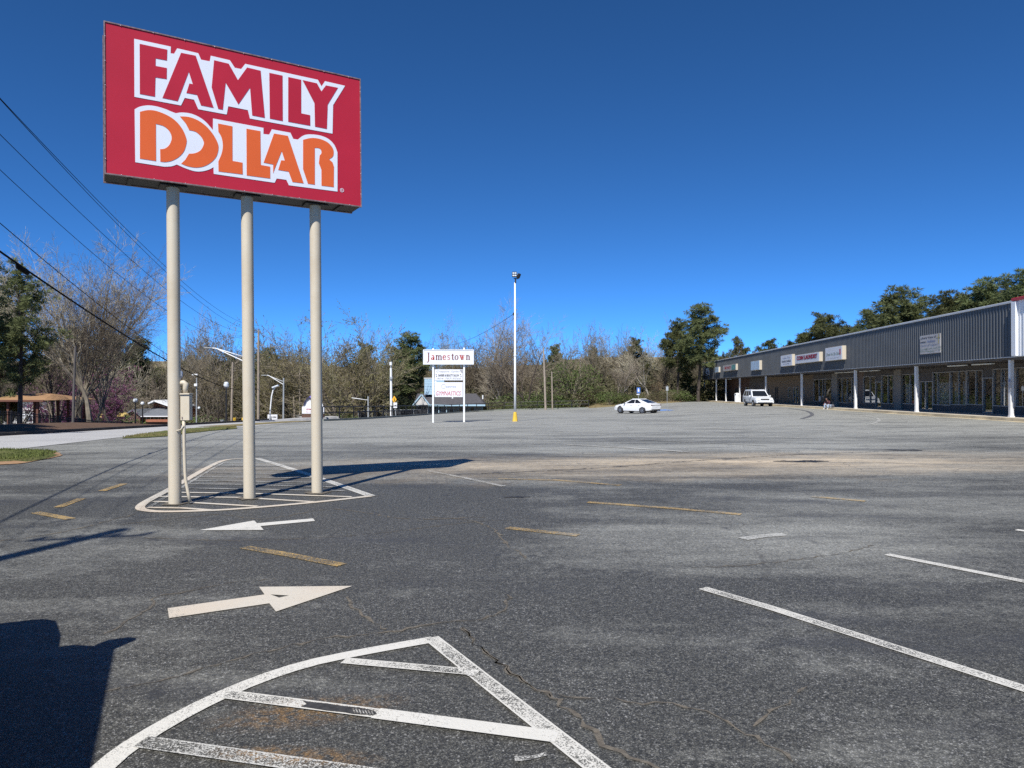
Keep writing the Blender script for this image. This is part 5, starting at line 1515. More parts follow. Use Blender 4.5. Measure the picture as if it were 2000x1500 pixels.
for sg in (1, -1):
    mb = MB(); mb.lathe([(.010, 0), (.007, .006)], hc + Vector((.070, sg * .03, .005)), 8, (YA, SZ, XA)); mb.build('eye', M['hair'], hd_, world=False)
    mb = MB(); mb.lathe([(.024, 0), (.020, .014)], hc + Vector((-.005, sg * .078, -.01)), 8, (XA, SZ, YA * sg)); mb.build('ear', M['skin'], hd_, world=False)
mb = MB(); mb.box(hc + Vector((.060, 0, -.075)), (.012, .045, .008)); mb.build('mouth', M['shirt'], hd_, world=False)
mb = MB(); mb.lathe([(.084, -.02), (.092, .03), (.088, .075), (.060, .115), (.01, .135)], hc + Vector((-.018, 0, .01)), 16, (Vector((.96, 0, -.27)), YA, Vector((.27, 0, .96)))); mb.build('hair', M['hair'], pr, smooth=True, world=False)
s2 = BS(1626.5, -.25); p2 = BP(s2, -.25)
bag = thing('bag', 'dark bag on the walkway beside the crouching person', 'bag', (p2.x, p2.y, wz(s2)))
mb = MB(); mb.lathe([(.11, 0), (.15, .05), (.14, .2), (.08, .3), (.03, .33)], (p2.x, p2.y, wz(s2)), 12); mb.build('sack', M['txt_dark'], bag, smooth=True)
mb = MB(); mb.tube([(p2.x - .09, p2.y, wz(s2) + .3), (p2.x - .03, p2.y, wz(s2) + .45), (p2.x + .09, p2.y, wz(s2) + .3)], .014, 6); mb.build('strap', M['black_metal'], bag, smooth=True)

# ------------------------------------------------------------------ guard rail along the back of the lot
ep = []
for px, py in ((632, 822.5), (690, 820), (740, 817), (800, 813), (860, 808.5), (950, 803), (1050, 799.6), (1150, 797.6)):
    q = GP(px, py); ep.append((q.x, q.y))
ec = catmull(ep, 2.4)
lenp = [0]
for i in range(1, len(ec)): lenp.append(lenp[-1] + (ec[i] - ec[i - 1]).length)
tot = lenp[-1]
def at_edge(s, off=0.0):
    i = min(max(int(np.searchsorted(lenp, s)), 1), len(ec) - 1)
    t = (s - lenp[i - 1]) / max(1e-6, lenp[i] - lenp[i - 1])
    q = ec[i - 1].lerp(ec[i], t); d = (ec[i] - ec[i - 1]).normalized()
    return Vector((q.x - d.y * off, q.y + d.x * off, float(g(q.x, q.y)))), Vector((d.x, d.y, 0))
kb = thing('lot_kerb', None, None); tag(kb, 'low pale concrete wall along the far edge of the lot', None, None, 'structure')
M['edge_concrete'] = simple('mossy_edge_concrete', (.21, .225, .20), .9, var=.2, scale=1)
n_ = int(tot / 3.0)
for i in range(n_):
    p0, d0 = at_edge(tot * i / n_, .1); p1, d1 = at_edge(tot * (i + 1) / n_ - .03, .1)
    d = (p1 - p0); L = d.length; d.normalize(); sd = Vector((-d.y, d.x, 0)).normalized()
    mb = MB(); mb.box((p0 + p1) / 2 + SZ * -.05, (L, .22, .42), (d, sd, SZ)); mb.build('concrete_block', M['edge_concrete'], kb)
p0, _ = at_edge(tot * .5)
rail = thing('guard_rail', 'long black pipe guard rail on the concrete edge behind the lot', 'railing', p0)
npost = int(tot / 2.6)
for i in range(npost + 1):
    p, d = at_edge(min(tot * i / npost, tot - .01), .1)
    mb = MB(); mb.tube([p + SZ * .2, p + SZ * 1.25], .06, 6); mb.build('post', M['black_metal'], rail)
for z in (.70, 1.22):
    for i in range(0, npost):
        pa, _ = at_edge(min(tot * i / npost + .05, tot - .01), .1); pb, _ = at_edge(min(tot * (i + 1) / npost - .05, tot - .01), .1)
        mb = MB(); mb.tube([pa + SZ * z, pb + SZ * z], .045, 5); mb.build('rail', M['black_metal'], rail)
# chain link fence with dark screen
M['screen'] = simple('dark_screen_fabric', (.022, .024, .03), .85, var=.4, scale=2)
fy_ = [P(700, 800, 108), P(835, 800, 108)]
fc = thing('screened_fence', 'dark fabric-screened chain link fence left of the small blue house', 'fence', (fy_[0].x, fy_[0].y, 0))
nsp = 5
for i in range(nsp + 1):
    q = fy_[0].lerp(fy_[1], i / nsp); z0 = EYE - (817 - HY) / FPX * 108; zt = EYE - (801.5 - i * .4 - HY) / FPX * 108
    mb = MB(); mb.tube([(q.x, q.y, z0 - .5), (q.x, q.y, zt + .08)], .05, 6); mb.build('post', M['grey_metal'], fc)
    if i < nsp:
        q2 = fy_[0].lerp(fy_[1], (i + 1) / nsp)
        mb = MB(); mb.box(((q.x + q2.x) / 2, q.y, (z0 + zt) / 2), (q2.x - q.x - .1, .03, zt - z0)); mb.build('screen_panel', M['screen'], fc)
        mb = MB(); mb.tube([(q.x, q.y, zt), (q2.x, q2.y, zt)], .03, 5); mb.build('top_rail', M['grey_metal'], fc)
# black picket fence on the mulch bank
bf = thing('picket_fence', 'long black metal picket fence along the mulch bank', 'fence', (-27, 40, float(H(-27, 40))))
fpts = [(-30.0, 14), (-30.1, 22), (-30.2, 30), (-30.3, 38), (-30.6, 46), (-31.6, 56), (-34, 66), (-38, 78), (-44, 90)]
fcv = catmull(fpts, 2.4)
pk = MB()
for i, q in enumerate(fcv):
    z = float(H(q.x, q.y))
    mb = MB(); mb.box((q.x, q.y, z + .62), (.07, .07, 1.25)); mb.build('post', M['black_metal'], bf)
    if i:
        q0 = fcv[i - 1]; z0 = float(H(q0.x, q0.y))
        for hz in (.18, 1.0, 1.14):
            mb = MB(); mb.tube([(q0.x, q0.y, z0 + hz), (q.x, q.y, z + hz)], .022, 4); mb.build('rail', M['black_metal'], bf)
        m = int((q - q0).length / .13)
        for k in range(1, m):
            a = q0.lerp(q, k / m); za = z0 + (z - z0) * k / m
            pk.box((a.x, a.y, za + .68), (.022, .022, 1.05))
tag(pk.build('picket', M['black_metal'], bf), None, None, None, 'stuff')

# ------------------------------------------------------------------ street lamps, poles
def globe_lamp(px, base, topy, Y, label):
    q = P(px, base, Y); kz = Y / FPX; h = (base - topy) * kz
    t = thing('globe_lamp', label, 'street lamp', q, 0, 'black globe lamp posts by the park')
    mb = MB(); mb.lathe([(.22, -.4), (.22, .05), (.16, .14), (.10, .3), (.07, .45), (.055, h * .8), (.07, h * .82), (.11, h * .83)], q, 10); mb.build('post', M['black_metal'], t)
    mb = MB(); mb.lathe([(.10, h * .83), (.19, h * .86), (.22, h * .90), (.17, h * .95), (.08, h * .975)], q, 10); gl = mb.build('globe', M['globe'], t, smooth=True)
    mb = MB(); mb.lathe([(.13, h * .955), (.08, h * .985), (.02, h)], q, 8); mb.build('finial', M['black_metal'], gl)
globe_lamp(442, 832.5, 743, 58, 'tall black globe lamp on the verge just left of the middle tan pole')
globe_lamp(264.6, 836, 776.5, 70, 'black globe lamp left of the brick house on the park side of the road')
globe_lamp(278.5, 834, 783, 82, 'slim pale globe lamp directly in front of the brick house')
globe_lamp(389, 832, 793, 110, 'small globe lamp right of the tan electrical box')
globe_lamp(352, 836, 720, 62, 'globe lamp mostly hidden by the first tan pole')
globe_lamp(82, 815, 795, 112, 'tiny globe lamp right of the tan pavilion roof')

def util_pole(px, base, topy, Y, label, r=.13, lean=0.0, arms=(), mat='wood_pole'):
    q = P(px, base, Y); kz = Y / FPX; h = (base - topy) * kz
    t = thing('utility_pole', label, 'utility pole', q, 0, 'utility poles along the road')
    top_ = q + Vector((lean, 0, h))
    mb = MB(); mb.tube([q - SZ * 1.5, q.lerp(top_, .5), top_], [r, r * .85, r * .65], 8); mb.build('pole', M[mat], t)
    for dz, w_ in arms:
        mb = MB(); mb.box(top_ - SZ * dz, (w_, .10, .12)); mb.build('cross_arm', M[mat], t)
        for sx in (-.45, .45):
            mb = MB(); mb.lathe([(.04, 0), (.05, .08), (.03, .14)], top_ - SZ * (dz - .06) + XA * (sx * w_), 6); mb.build('insulator', M['globe'], t)
    return top_
far_top = util_pole(452, 831, 707, 88, 'pale wooden utility pole standing between the first two tan poles', .16, .15)
util_pole(585.5, 822, 718, 108, 'slim grey green utility pole left of the gymnast billboard', .13, 0, ((1.2, 2.2),))
util_pole(1066, 793, 679, 104, 'leaning wooden utility pole right of the white lamp pole', .17, -.35)
util_pole(1079, 793, 726, 108, 'short brown wooden pole with a lamp right of the leaning pole', .12, -.1)
util_pole(1133.5, 772, 697, 128, 'pale wooden utility pole rising out of the olive shrubs', .16)
util_pole(1119, 765, 731, 135, 'thin short pole in the shrubs left of the pale wooden pole', .10)
util_pole(1145, 760, 735, 140, 'faint thin pole in the shrubs right of the pale wooden pole', .08)
util_pole(576, 826, 773, 106, 'thin pale stump of a pole left of the grey green utility pole', .12, -.2)
util_pole(228, 815, 752, 95, 'thin pale service pole left of the black globe lamp', .07, -.2, mat='grey_metal')
util_pole(384, 834, 738, 78, 'grey pole with a small white camera right of the electrical box', .08, 0, mat='grey_metal')
util_pole(142, 832, 676, 42, 'slim dark utility pole among the bare trees on the bank', .085, .15, mat='dark_pole')
q = P(382.5, 752, 77.8)
t = thing('traffic_camera', 'white camera unit on the grey pole right of the electrical box', 'camera', q)
mb = MB(); mb.box(q, (.34, .22, .30), bev=.03); mb.build('housing', M['post_white'], t)
mb = MB(); mb.box(q + Vector((-.12, 0, 1.15)), (.62, .10, .14), bev=.03); mb.build('arm', M['post_white'], t)
def arm_lamp(pts, Y, label, base=None, r=.05):
    q0 = P(base[0], base[1], Y) if base else P(pts[-1][0], pts[-1][1], Y)
    t = thing('street_lamp', label, 'street lamp', q0, 0, 'street lamps along the road')
    mb = MB(); mb.tube([P(x, y, Y) for x, y in pts], r, 6); mb.build('arm', M['post_white'], t, smooth=True)
    if base:
        mb = MB(); mb.tube([q0 - SZ * 1, P(pts[-1][0], pts[-1][1], Y) + SZ * .5], [.13, .09], 8); mb.build('post', M['grey_metal'], t)
    return t
t = arm_lamp([(403, 679.5), (420, 680.2), (440, 686), (476, 697)], 62, 'long curved white lamp arm left of the middle tan pole', (486, 833))
mb = MB(); mb.tube([P(426, 682.5, 62), P(476, 705.5, 62)], .045, 6); mb.build('brace', M['post_white'], t)
mb = MB(); mb.box(P(407, 679.8, 62), (.7, .26, .10), bev=.03); mb.build('lamp_head', M['grey_metal'], t)
t = arm_lamp([(513, 733.2), (523, 733), (532, 737), (554, 745.5)], 92, 'curved white lamp arm on a grey pole between the second and third tan poles', (553.5, 826))
mb = MB(); mb.tube([P(528, 735.5, 92), P(553.5, 751, 92)], .045, 6); mb.build('brace', M['post_white'], t)
mb = MB(); mb.box(P(516, 733.1, 92), (.7, .26, .10), bev=.03); mb.build('lamp_head', M['grey_metal'], t)
t = arm_lamp([(537, 757), (533.5, 762), (530.5, 774), (528, 800), (527, 826)], 66, 'bent grey flood lamp pole with a yellow base on the verge', None, .06)
mb = MB(); mb.box(P(538, 755, 66), (.62, .4, .14), (Vector((.93, 0, .36)), YA, Vector((-.36, 0, .93))), .03); mb.build('lamp_head', M['globe'], t)
mb = MB(); mb.lathe([(.26, -.3), (.26, 0), (.13, .5)], P(526.5, 832, 66), 8); mb.build('base', M['yellow_base'], t)
t = arm_lamp([(687, 777), (719, 781.5)], 96, 'white horizontal lamp arm left of the white capped pole', (719.5, 816))
t2 = P(764.5, 803, 88); t = thing('capped_pole', 'white pole with a cylinder cap above the screened fence', 'pole', t2)
mb = MB(); mb.tube([t2 - SZ * 1.5, P(763.5, 719, 88)], [.16, .13], 10); mb.build('pole', M['post_white'], t)
mb = MB(); mb.tube([P(763.4, 719, 88), P(763.4, 713.5, 88)], .09, 8); mb.build('neck', M['grey_metal'], t)
mb = MB(); mb.tube([P(763.3, 713.5, 88), P(763.3, 707, 88)], .17, 10); mb.build('cap', M['post_white'], t)
mb = MB(); mb.box(P(764, 738, 87.8), (.34, .3, .3), bev=.03); mb.build('clamp', M['grey_metal'], t)
# crossing warning sign
q = P(775, 814, 86); t = thing('crossing_sign', 'yellow diamond crossing sign above a white arrow plate by the fence', 'road sign', q)
mb = MB(); mb.tube([q - SZ * 1, P(769.5, 774, 86)], .045, 6); mb.build('post', M['grey_metal'], t)
c = P(770, 780, 85.9); mb = MB(); mb.prism([(0, .44), (.28, 0), (0, -.44), (-.28, 0)], c, XA, SZ, YA, .03); pl = fixn(mb.build('warning_plate', simple('yellow_warning_sign', (.80, .42, .02), .5, var=.05), t))
mb = MB(); mb.box(c + Vector((.02, -.01, -.08)), (.10, .01, .20)); mb.lathe([(.045, 0), (.045, .01)], c + Vector((0, -.004, .12)), 8, (XA, SZ, -YA)); mb.box(c + Vector((.04, -.012, -.22)), (.16, .01, .03)); mb.build('walker_symbol', M['black_metal'], pl)
c = P(772, 791.5, 85.9); mb = MB(); mb.box(c, (.44, .03, .66), bev=.006); pl = mb.build('arrow_plate', M['panel_white'], t)
mb = MB(); mb.prism([(-.12, -.03), (.0, -.14), (.0, -.06), (.12, .04), (.12, .10), (0, .0)], c + Vector((0, -.03, 0)), XA, SZ, YA, .006); fixn(mb.build('arrow_symbol', M['black_metal'], pl))
q = P(781, 816, 85); t = thing('storm_drain', 'concrete storm drain inlet beside the crossing sign post', 'storm drain', q)
mb = MB(); mb.box(q + SZ * .12, (.82, .5, .14), bev=.02); mb.build('cover', M['concrete'], t)
mb = MB(); mb.box(q - SZ * .1, (.70, .4, .26)); mb.build('opening', M['black_metal'], t)
for px, lab in ((458.5, 'yellow gate post left of the middle tan pole, nearer the lamp'), (475.5, 'yellow gate post touching the left side of the middle tan pole')):
    q = P(px, 832, 72); t = thing('gate_post', lab, 'gate post', q, 0, 'yellow gate posts at the lane')
    mb = MB(); mb.lathe([(.16, -.3), (.16, .80), (.12, .84)], q, 10); mb.build('post', simple('yellow_post_paint', (.75, .47, .04), .55, var=.08), t)
q = P(434.5, 832.5, 66); t = thing('utility_cabinet', 'small pale grey utility cabinet left of the tall globe lamp', 'utility box', q)
mb = MB(); mb.box(q + SZ * .25, (.26, .3, .62), bev=.02); mb.build('body', M['grey_metal'], t)
mb = MB(); mb.box(q + SZ * .57, (.30, .34, .05), bev=.01); mb.build('lid', M['grey_metal'], t)
# white board sign on the verge
q = P(533, 828, 82); t = thing('board_sign', 'white board sign on the verge behind the bent flood lamp', 'sign board', q)
mb = MB(); mb.box(P(532.5, 818, 82), (1.14, .12, .98), bev=.02); bd = mb.build('board', M['panel_white'], t)
add_text('NOW OPEN', M['txt_dark'], bd, P(532.5, 814.5, 81.9), XA, SZ, .16, .8, bold=.03)
mb = MB(); mb.box(P(532.5, 819.5, 81.92), (1.08, .012, .03)); mb.build('line', M['txt_grey'], bd)
for px in (525.5, 539.5):
    mb = MB(); mb.box(P(px, 829, 82), (.08, .08, .8)); mb.build('leg', M['post_white'], t)
# gymnast billboard
Yb = 86
q = P(612, 826, Yb); t = thing('billboard', 'white billboard with a cut-out gymnast on a red brick base behind the right tan pole', 'billboard', q)
mb = MB(); mb.box(P(612, 818, Yb), (43 * Yb / FPX, .5, 18 * Yb / FPX), bev=.03); mb.build('brick_base', M['brick_dark'], t)
mb = MB(); mb.box(P(612, 801, Yb - .1), (43 * Yb / FPX, .3, 14 * Yb / FPX), bev=.02); pn = mb.build('panel', M['panel_white'], t)
add_text('GYMNASTICS', M['txt_red'], pn, P(612, 799.5, Yb - .27), XA, SZ, .18, 1.7, bold=.02)
add_text('ALL AGES CLASSES', M['txt_red'], pn, P(612, 804.5, Yb - .27), XA, SZ, .10, 1.8)
kk = Yb / FPX
arc_ = [(math.cos(a) * 19 * kk, math.sin(a) * 16 * kk) for a in np.linspace(0, math.pi, 16)]
mb = MB(); mb.prism(arc_, P(612, 794, Yb - .15), XA, SZ, YA, .12); fixn(mb.build('arched_panel', M['panel_white'], t))
M['purple'] = simple('purple_print', (.22, .17, .52), .5, var=.1); M['navy'] = simple('navy_print', (.03, .03, .07), .5, var=.2)
fig = [(-21, -4), (-19, 4), (-13, 12), (-6, 17), (2, 19), (10, 17), (14, 10), (12, 4), (8, 10), (2, 13), (0, 6), (-3, 3), (-5, 8), (-9, 11), (-15, 6), (-18, -2)]
mb = MB(); mb.prism([(x * kk, y * kk) for x, y in fig], P(613, 789, Yb - .30), XA, SZ, YA, .05); fixn(mb.build('gymnast_figure', M['navy'], t))
mb = MB(); mb.prism([(x * kk, y * kk) for x, y in ((-9, 14), (-3, 18.5), (4, 19.5), (10, 16), (6, 12), (0, 12), (-4, 10))], P(613, 789, Yb - .36), XA, SZ, YA, .04); fixn(mb.build('gymnast_leotard', M['purple'], t))

# ------------------------------------------------------------------ overhead cables from a pole outside the frame on the left
NP = Vector((-6.6, .5, 0)); FP_ = Vector((-25.0, 70.0, 0))
np_t = thing('utility_pole', 'brown wooden utility pole at the lot edge beside the photographer', 'utility pole', NP, 0, 'utility poles along the road')
mb = MB(); mb.tube([NP - SZ * .5, NP + SZ * 5, NP + SZ * 9.3], [.15, .13, .10], 10); mb.build('pole', M['wood_pole'], np_t)
ddir = (FP_ - NP).normalized(); side = Vector((ddir.y, -ddir.x, 0))
mb = MB(); mb.box(NP + SZ * 8.75, (1.15, .05, .06), (side, ddir, SZ)); mb.build('cross_arm', M['wood_pole'], np_t)
for u_ in (-.52, -.2, .2, .52):
    mb = MB(); mb.lathe([(.04, 0), (.055, .1), (.03, .17)], NP + SZ * 8.81 + side * u_, 6); mb.build('insulator', M['globe'], np_t)
fp_t = thing('utility_pole', 'tall wooden utility pole hidden behind the middle tan pole', 'utility pole', FP_ + SZ * float(H(FP_.x, FP_.y)), 0, 'utility poles along the road')
mb = MB(); mb.tube([FP_ + SZ * (float(H(FP_.x, FP_.y)) - .5), FP_ + SZ * 7.4], [.14, .09], 8); mb.build('pole', M['wood_pole'], fp_t)
def cable(label, pts, off, r, Ze=None):
    n0 = NP + side * off; f0 = FP_ + side * off * .6
    T, Z = [], []
    for px, py in pts:
        a = (px - CX) / FPX
        # n0.x + dx t = a (n0.y + dy t)
        tt = (a * n0.y - n0.x) / ((f0.x - n0.x) - a * (f0.y - n0.y))
        Y = n0.y + (f0.y - n0.y) * tt
        T.append(tt); Z.append(EYE - (py - HY) / FPX * Y)
    cf = np.polyfit(T, Z, 2)
    P3 = [n0.lerp(f0, tt) + SZ * float(np.polyval(cf, tt)) for tt in np.linspace(0, 1, 48)]
    mb = MB(); mb.tube(P3, r, 6)
    o = mb.build('overhead_cable', M['cable'], smooth=True)
    tag(o, label, 'cable', 'overhead cables')
    return lambda tt: n0.lerp(f0, tt) + SZ * float(np.polyval(cf, tt)), n0, f0
cable('thin overhead cable, topmost in the sky left of the store sign', [(0, 192), (49, 243), (110, 310), (213, 418), (325, 521), (473, 630)], .55, .007)
cable('thin overhead cable running just under the topmost one', [(0, 194), (49, 246), (110, 315), (213, 425), (325, 531), (473, 640)], .60, .007)
cable('thin overhead cable third from the top of the sky', [(0, 264), (95, 357), (175, 433), (325, 566), (475, 648)], .2, .007)
cable('thin overhead cable fourth from the top of the sky, meeting the bare tree top', [(0, 334), (110, 431), (190, 503), (327, 608), (392, 644)], -.3, .007)
cable('thin overhead cable just above the thick bundled one', [(0, 435), (95, 517), (171, 580), (266, 648), (312, 684)], -.1, .009)
fn_, n0, f0 = cable('thick black bundled cable with a splice case, lowest in the sky', [(0, 488), (42, 522), (152, 599), (319, 699), (440, 756)], 0, .021)
a = (45 - CX) / FPX; tt = (a * n0.y - n0.x) / ((f0.x - n0.x) - a * (f0.y - n0.y))
c0, c1 = fn_(tt - .005), fn_(tt + .004)
mb = MB(); mb.tube([c0 - SZ * .02, c0.lerp(c1, .15) - SZ * .06, c0.lerp(c1, .85) - SZ * .06, c1 - SZ * .02], [.025, .05, .048, .025], 8)
tag(mb.build('splice_case', M['cable'], smooth=True), 'black splice case hanging on the thick cable', 'splice case')
# lamp pole cable
q = GP(1006, 823); z = EYE - (613 - HY) / FPX * q.y
e = P(830, 668, 100)
mb = MB(); mb.tube([Vector((q.x - .1, q.y, z)).lerp(e, k / 20) - SZ * (1.2 * 4 * (k / 20) * (1 - k / 20)) for k in range(21)], .014, 5)
tag(mb.build('overhead_cable', M['black_metal'], smooth=True), 'thin cable hanging from the white lamp pole towards the trees', 'cable', 'overhead cables')
# ------------------------------------------------------------------ houses beyond the lot
M['blue_siding'] = simple('pale_blue_siding', (.33, .47, .58), .7, var=.08, scale=1)
M['blue_trim'] = simple('light_blue_fascia_board', (.36, .52, .64), .6, var=.06, scale=1)
M['shingle'] = simple('dark_shingle_roof', (.075, .072, .078), .9, var=.25, scale=3, bump=.01)
M['shingle_grey'] = simple('grey_shingle_roof', (.13, .14, .155), .9, var=.2, scale=3, bump=.01)
M['brick_red'] = simple('orange_red_brick', (.32, .12, .065), .9, var=.2, scale=4)
M['tan_roof'] = simple('tan_metal_roof', (.34, .20, .10), .7, var=.12, scale=1.5)
M['brown_wood'] = simple('brown_painted_wood', (.13, .055, .035), .8, var=.2, scale=3)
M['dark_win'] = simple('dark_window_glass', (.02, .025, .03), .1, var=.1)
M['cream_wall'] = simple('pale_wall', (.55, .54, .52), .85, var=.1, scale=2)
M['shade_toned_porch_wall'] = simple('blue_siding_with_painted_shade', (.15, .19, .24), .7, var=.1, scale=1)  # house siding darkened to paint in the shade under the porch eave
# small blue house behind the tenant sign
Yh = 117; kk = Yh / FPX
def hp_(px, py, dy=0): return P(px, py, Yh) + YA * dy
q = hp_(880, 816); hs = thing('blue_house', 'small pale blue house with dark shingle roof and raised blue box behind tenant sign', 'house', q)
x0, x1 = hp_(812, 800).x, hp_(941, 800).x; zb = hp_(0, 818).z - 1.2; ze = hp_(0, 790).z; zr = hp_(0, 769.5).z
dep = 8.0
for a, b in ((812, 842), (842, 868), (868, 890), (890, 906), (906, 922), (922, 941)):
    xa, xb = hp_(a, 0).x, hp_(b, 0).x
    mb = MB(); mb.box(((xa + xb) / 2, Yh + .12, (zb + ze) / 2), (xb - xa - .01, .2, ze - zb)); mb.build('wall', M['shade_toned_porch_wall'], hs)
for a, b, kind in ((846, 852, 'window'), (855, 862, 'window'), (878, 886, 'door'), (896, 904, 'door'), (918, 927, 'window')):
    xa, xb = hp_(a, 0).x, hp_(b, 0).x; zt = ze - .35; zl_ = ze - 1.15 if kind == 'window' else ze - 2.1
    mb = MB(); mb.box(((xa + xb) / 2, Yh - .0, (zt + zl_) / 2), (xb - xa, .08, zt - zl_)); w_ = mb.build(kind, M['blue_trim'], hs)
    mb = MB(); mb.box(((xa + xb) / 2, Yh - .05, (zt + zl_) / 2), (xb - xa - .12, .04, zt - zl_ - .12)); mb.build('pane', M['dark_win'], w_)
for px in (820, 839, 858.5, 873.5):
    x = hp_(px, 0).x; mb = MB(); mb.box((x, Yh - 1.2, (zb + ze) / 2), (.12, .12, ze - zb)); mb.build('porch_post', M['blue_siding'], hs)
for dx in (0, .0):
    pass
mb = MB(); mb.box(((x0 + x1) / 2, Yh + dep, (zb + ze) / 2), (x1 - x0, .2, ze - zb)); mb.build('wall', M['blue_siding'], hs)
for x in (x0, x1):
    mb = MB(); mb.box((x, Yh + dep / 2, (zb + ze) / 2), (.2, dep - .3, ze - zb)); mb.build('wall', M['blue_siding'], hs)
# hip-and-gable roof
y0_, y1_ = Yh - 1.7, Yh + dep + .5; ym = (y0_ + y1_) / 2; rx0, rx1 = hp_(811, 0).x, hp_(948, 0).x; rr = hp_(928, 0).x
mb = MB(); mb.add([(rx0, y0_, ze), (rx1, y0_, ze), (rr, ym, zr), (rx0, ym, zr), (rx0, y1_, ze), (rx1, y1_, ze)], [(0, 1, 2, 3), (5, 4, 3, 2), (1, 5, 2), (0, 3, 4), (0, 4, 5, 1)])
rf = fixn(mb.build('roof', M['shingle'], hs))
for k in range(9):
    t0, t1 = k / 9.0, (k + .96) / 9.0
    f0 = Vector((rx0 - .1, y0_ - .05, ze)).lerp(Vector((rx0 - .1, ym, zr)), t0); f1 = Vector((rx0 - .1, y0_ - .05, ze)).lerp(Vector((rx0 - .1, ym, zr)), t1)
    xr0 = rx1 + (rr - rx1) * t0; L = xr0 - rx0
    up = (f1 - f0); hgt = up.length; up.normalize(); nn = XA.cross(up)
    mb = MB(); mb.box((f0 + f1) / 2 + XA * (L / 2) + nn * .03, (L, hgt, .05), (XA, up, nn)); mb.build('shingle_course', M['shingle'], rf)
mb = MB(); mb.box(((rx0 + rx1) / 2, y0_ - .06, ze - .09), (rx1 - rx0 + .1, .08, .26)); mb.build('fascia_board', M['blue_trim'], hs)
# gable face at the left
gx = hp_(827, 0).x
mb = MB(); mb.prism([(-15 * kk, 0), (15 * kk, 0), (2 * kk, 19 * kk), (-1 * kk, 19 * kk)], (gx, y0_ - 1.0, ze), XA, SZ, YA, .16); fixn(mb.build('porch_gable', M['cream_wall'], hs))
for sx in (-1, 1):
    a_ = Vector((gx + sx * 16 * kk, y0_ - 1.1, ze - .05)); b_ = Vector((gx + .04, y0_ - 1.1, ze + 20 * kk)); d = (b_ - a_); L = d.length; d.normalize()
    mb = MB(); mb.box((a_ + b_) / 2, (L, .14, .18), (d, YA, d.cross(YA))); mb.build('barge_board', M['blue_trim'], hs)
for px in (816, 822, 831, 838):
    x = hp_(px, 0).x; mb = MB(); mb.box((x, y0_ - .9, (zb + ze) / 2), (.14, .14, ze - zb)); mb.build('porch_post', M['black_metal'], hs)
mb = MB(); mb.box((gx, y0_ - .7, zb + .9), (24 * kk, .12, 1.5)); mb.build('porch_screen', M['blue_siding'], hs)
bx = MB(); a = hp_(827, 771); b = hp_(866, 739); bx.box(((a.x + b.x) / 2, ym - 1.5, (a.z + b.z) / 2), (b.x - a.x, 1.2, b.z - a.z)); bxx = bx.build('raised_box', M['blue_siding'], hs)
for k in range(6):
    mb = MB(); mb.box(((a.x + b.x) / 2, ym - 2.11, a.z + (b.z - a.z) * (k + .5) / 6), (b.x - a.x, .03, (b.z - a.z) / 6 - .03)); mb.build('siding_board', M['blue_trim'], bxx)
mb = MB(); mb.box(((a.x + b.x) / 2, ym - 1.5, b.z + .05), (b.x - a.x + .15, 1.4, .12)); mb.build('cap', M['post_white'], bxx)
mb = MB(); mb.tube([hp_(941.5, 780, 3), hp_(941.5, 772, 3)], .13, 8); mb.build('vent_pipe', M['post_white'], hs)

# brick house and annex by the road on the left
Yk = 112; kk = Yk / FPX
def kp(px, py): return P(px, py, Yk)
q = kp(305, 832); kh = thing('brick_house', 'orange brick house with low white gable and grey wing left of the first tan pole', 'house', q)
zb = kp(0, 842).z
mb = MB(); mb.prism([(kp(281, 0).x - q.x, zb - q.z), (kp(330, 0).x - q.x, zb - q.z), (kp(330, 0).x - q.x, kp(0, 797).z - q.z), (kp(318, 0).x - q.x, kp(0, 794).z - q.z), (kp(292, 0).x - q.x, kp(0, 784).z - q.z), (kp(281, 0).x - q.x, kp(0, 788).z - q.z)], (q.x, Yk + 3, q.z), XA, SZ, YA, 8); fixn(mb.build('gable_wall', M['brick_red'], kh))
for a_, b_ in (((280, 788.5), (292, 783)), ((292, 783), (329, 796))):
    A2, B2 = kp(*a_) + YA * 2.7, kp(*b_) + YA * 2.7; d = B2 - A2; L = d.length; d.normalize()
    mb = MB(); mb.box((A2 + B2) / 2 + YA * 3, (L + .1, 8.6, .22), (d, YA, d.cross(YA))); mb.build('roof', M['post_white'], kh)
A2, B2 = kp(281, 812), kp(345, 812); ze = A2.z; zr = kp(0, 797.5).z
mb = MB(); mb.add([(A2.x, Yk - 1, ze), (B2.x, Yk - 1, ze), (B2.x, Yk + 2.6, zr), (A2.x + .1, Yk + 2.6, zr), (A2.x, Yk + 2.6, ze), (B2.x, Yk + 2.6, ze)], [(0, 1, 2, 3), (0, 4, 5, 1), (3, 2, 5, 4), (0, 3, 4), (1, 5, 2)]); fixn(mb.build('wing_roof', M['shingle_grey'], kh))
mb = MB(); mb.box(((A2.x + B2.x) / 2, Yk - 1.02, ze - .05), (B2.x - A2.x, .08, .14)); mb.build('gutter', M['post_white'], kh)
mb = MB(); mb.box(((A2.x + B2.x) / 2, Yk + .2, (zb + ze) / 2), (B2.x - A2.x - .5, .2, ze - zb)); wl2 = mb.build('wing_wall', M['brick_dark'], kh)
for px in (290, 305, 318):
    p_ = kp(px, 817); mb = MB(); mb.box((p_.x, Yk + .06, p_.z), (.7, .1, .5)); w_ = mb.build('window', M['post_white'], kh)
    mb = MB(); mb.box((p_.x, Yk + .0, p_.z), (.58, .05, .38)); mb.build('pane', M['dark_win'], w_)
A2, B2 = kp(300, 822), kp(345, 819); mb = MB(); mb.box((A2 + B2) / 2 - YA * 2, (B2.x - A2.x, .8, .35)); mb.build('low_wall', M['brick_red'], kh)
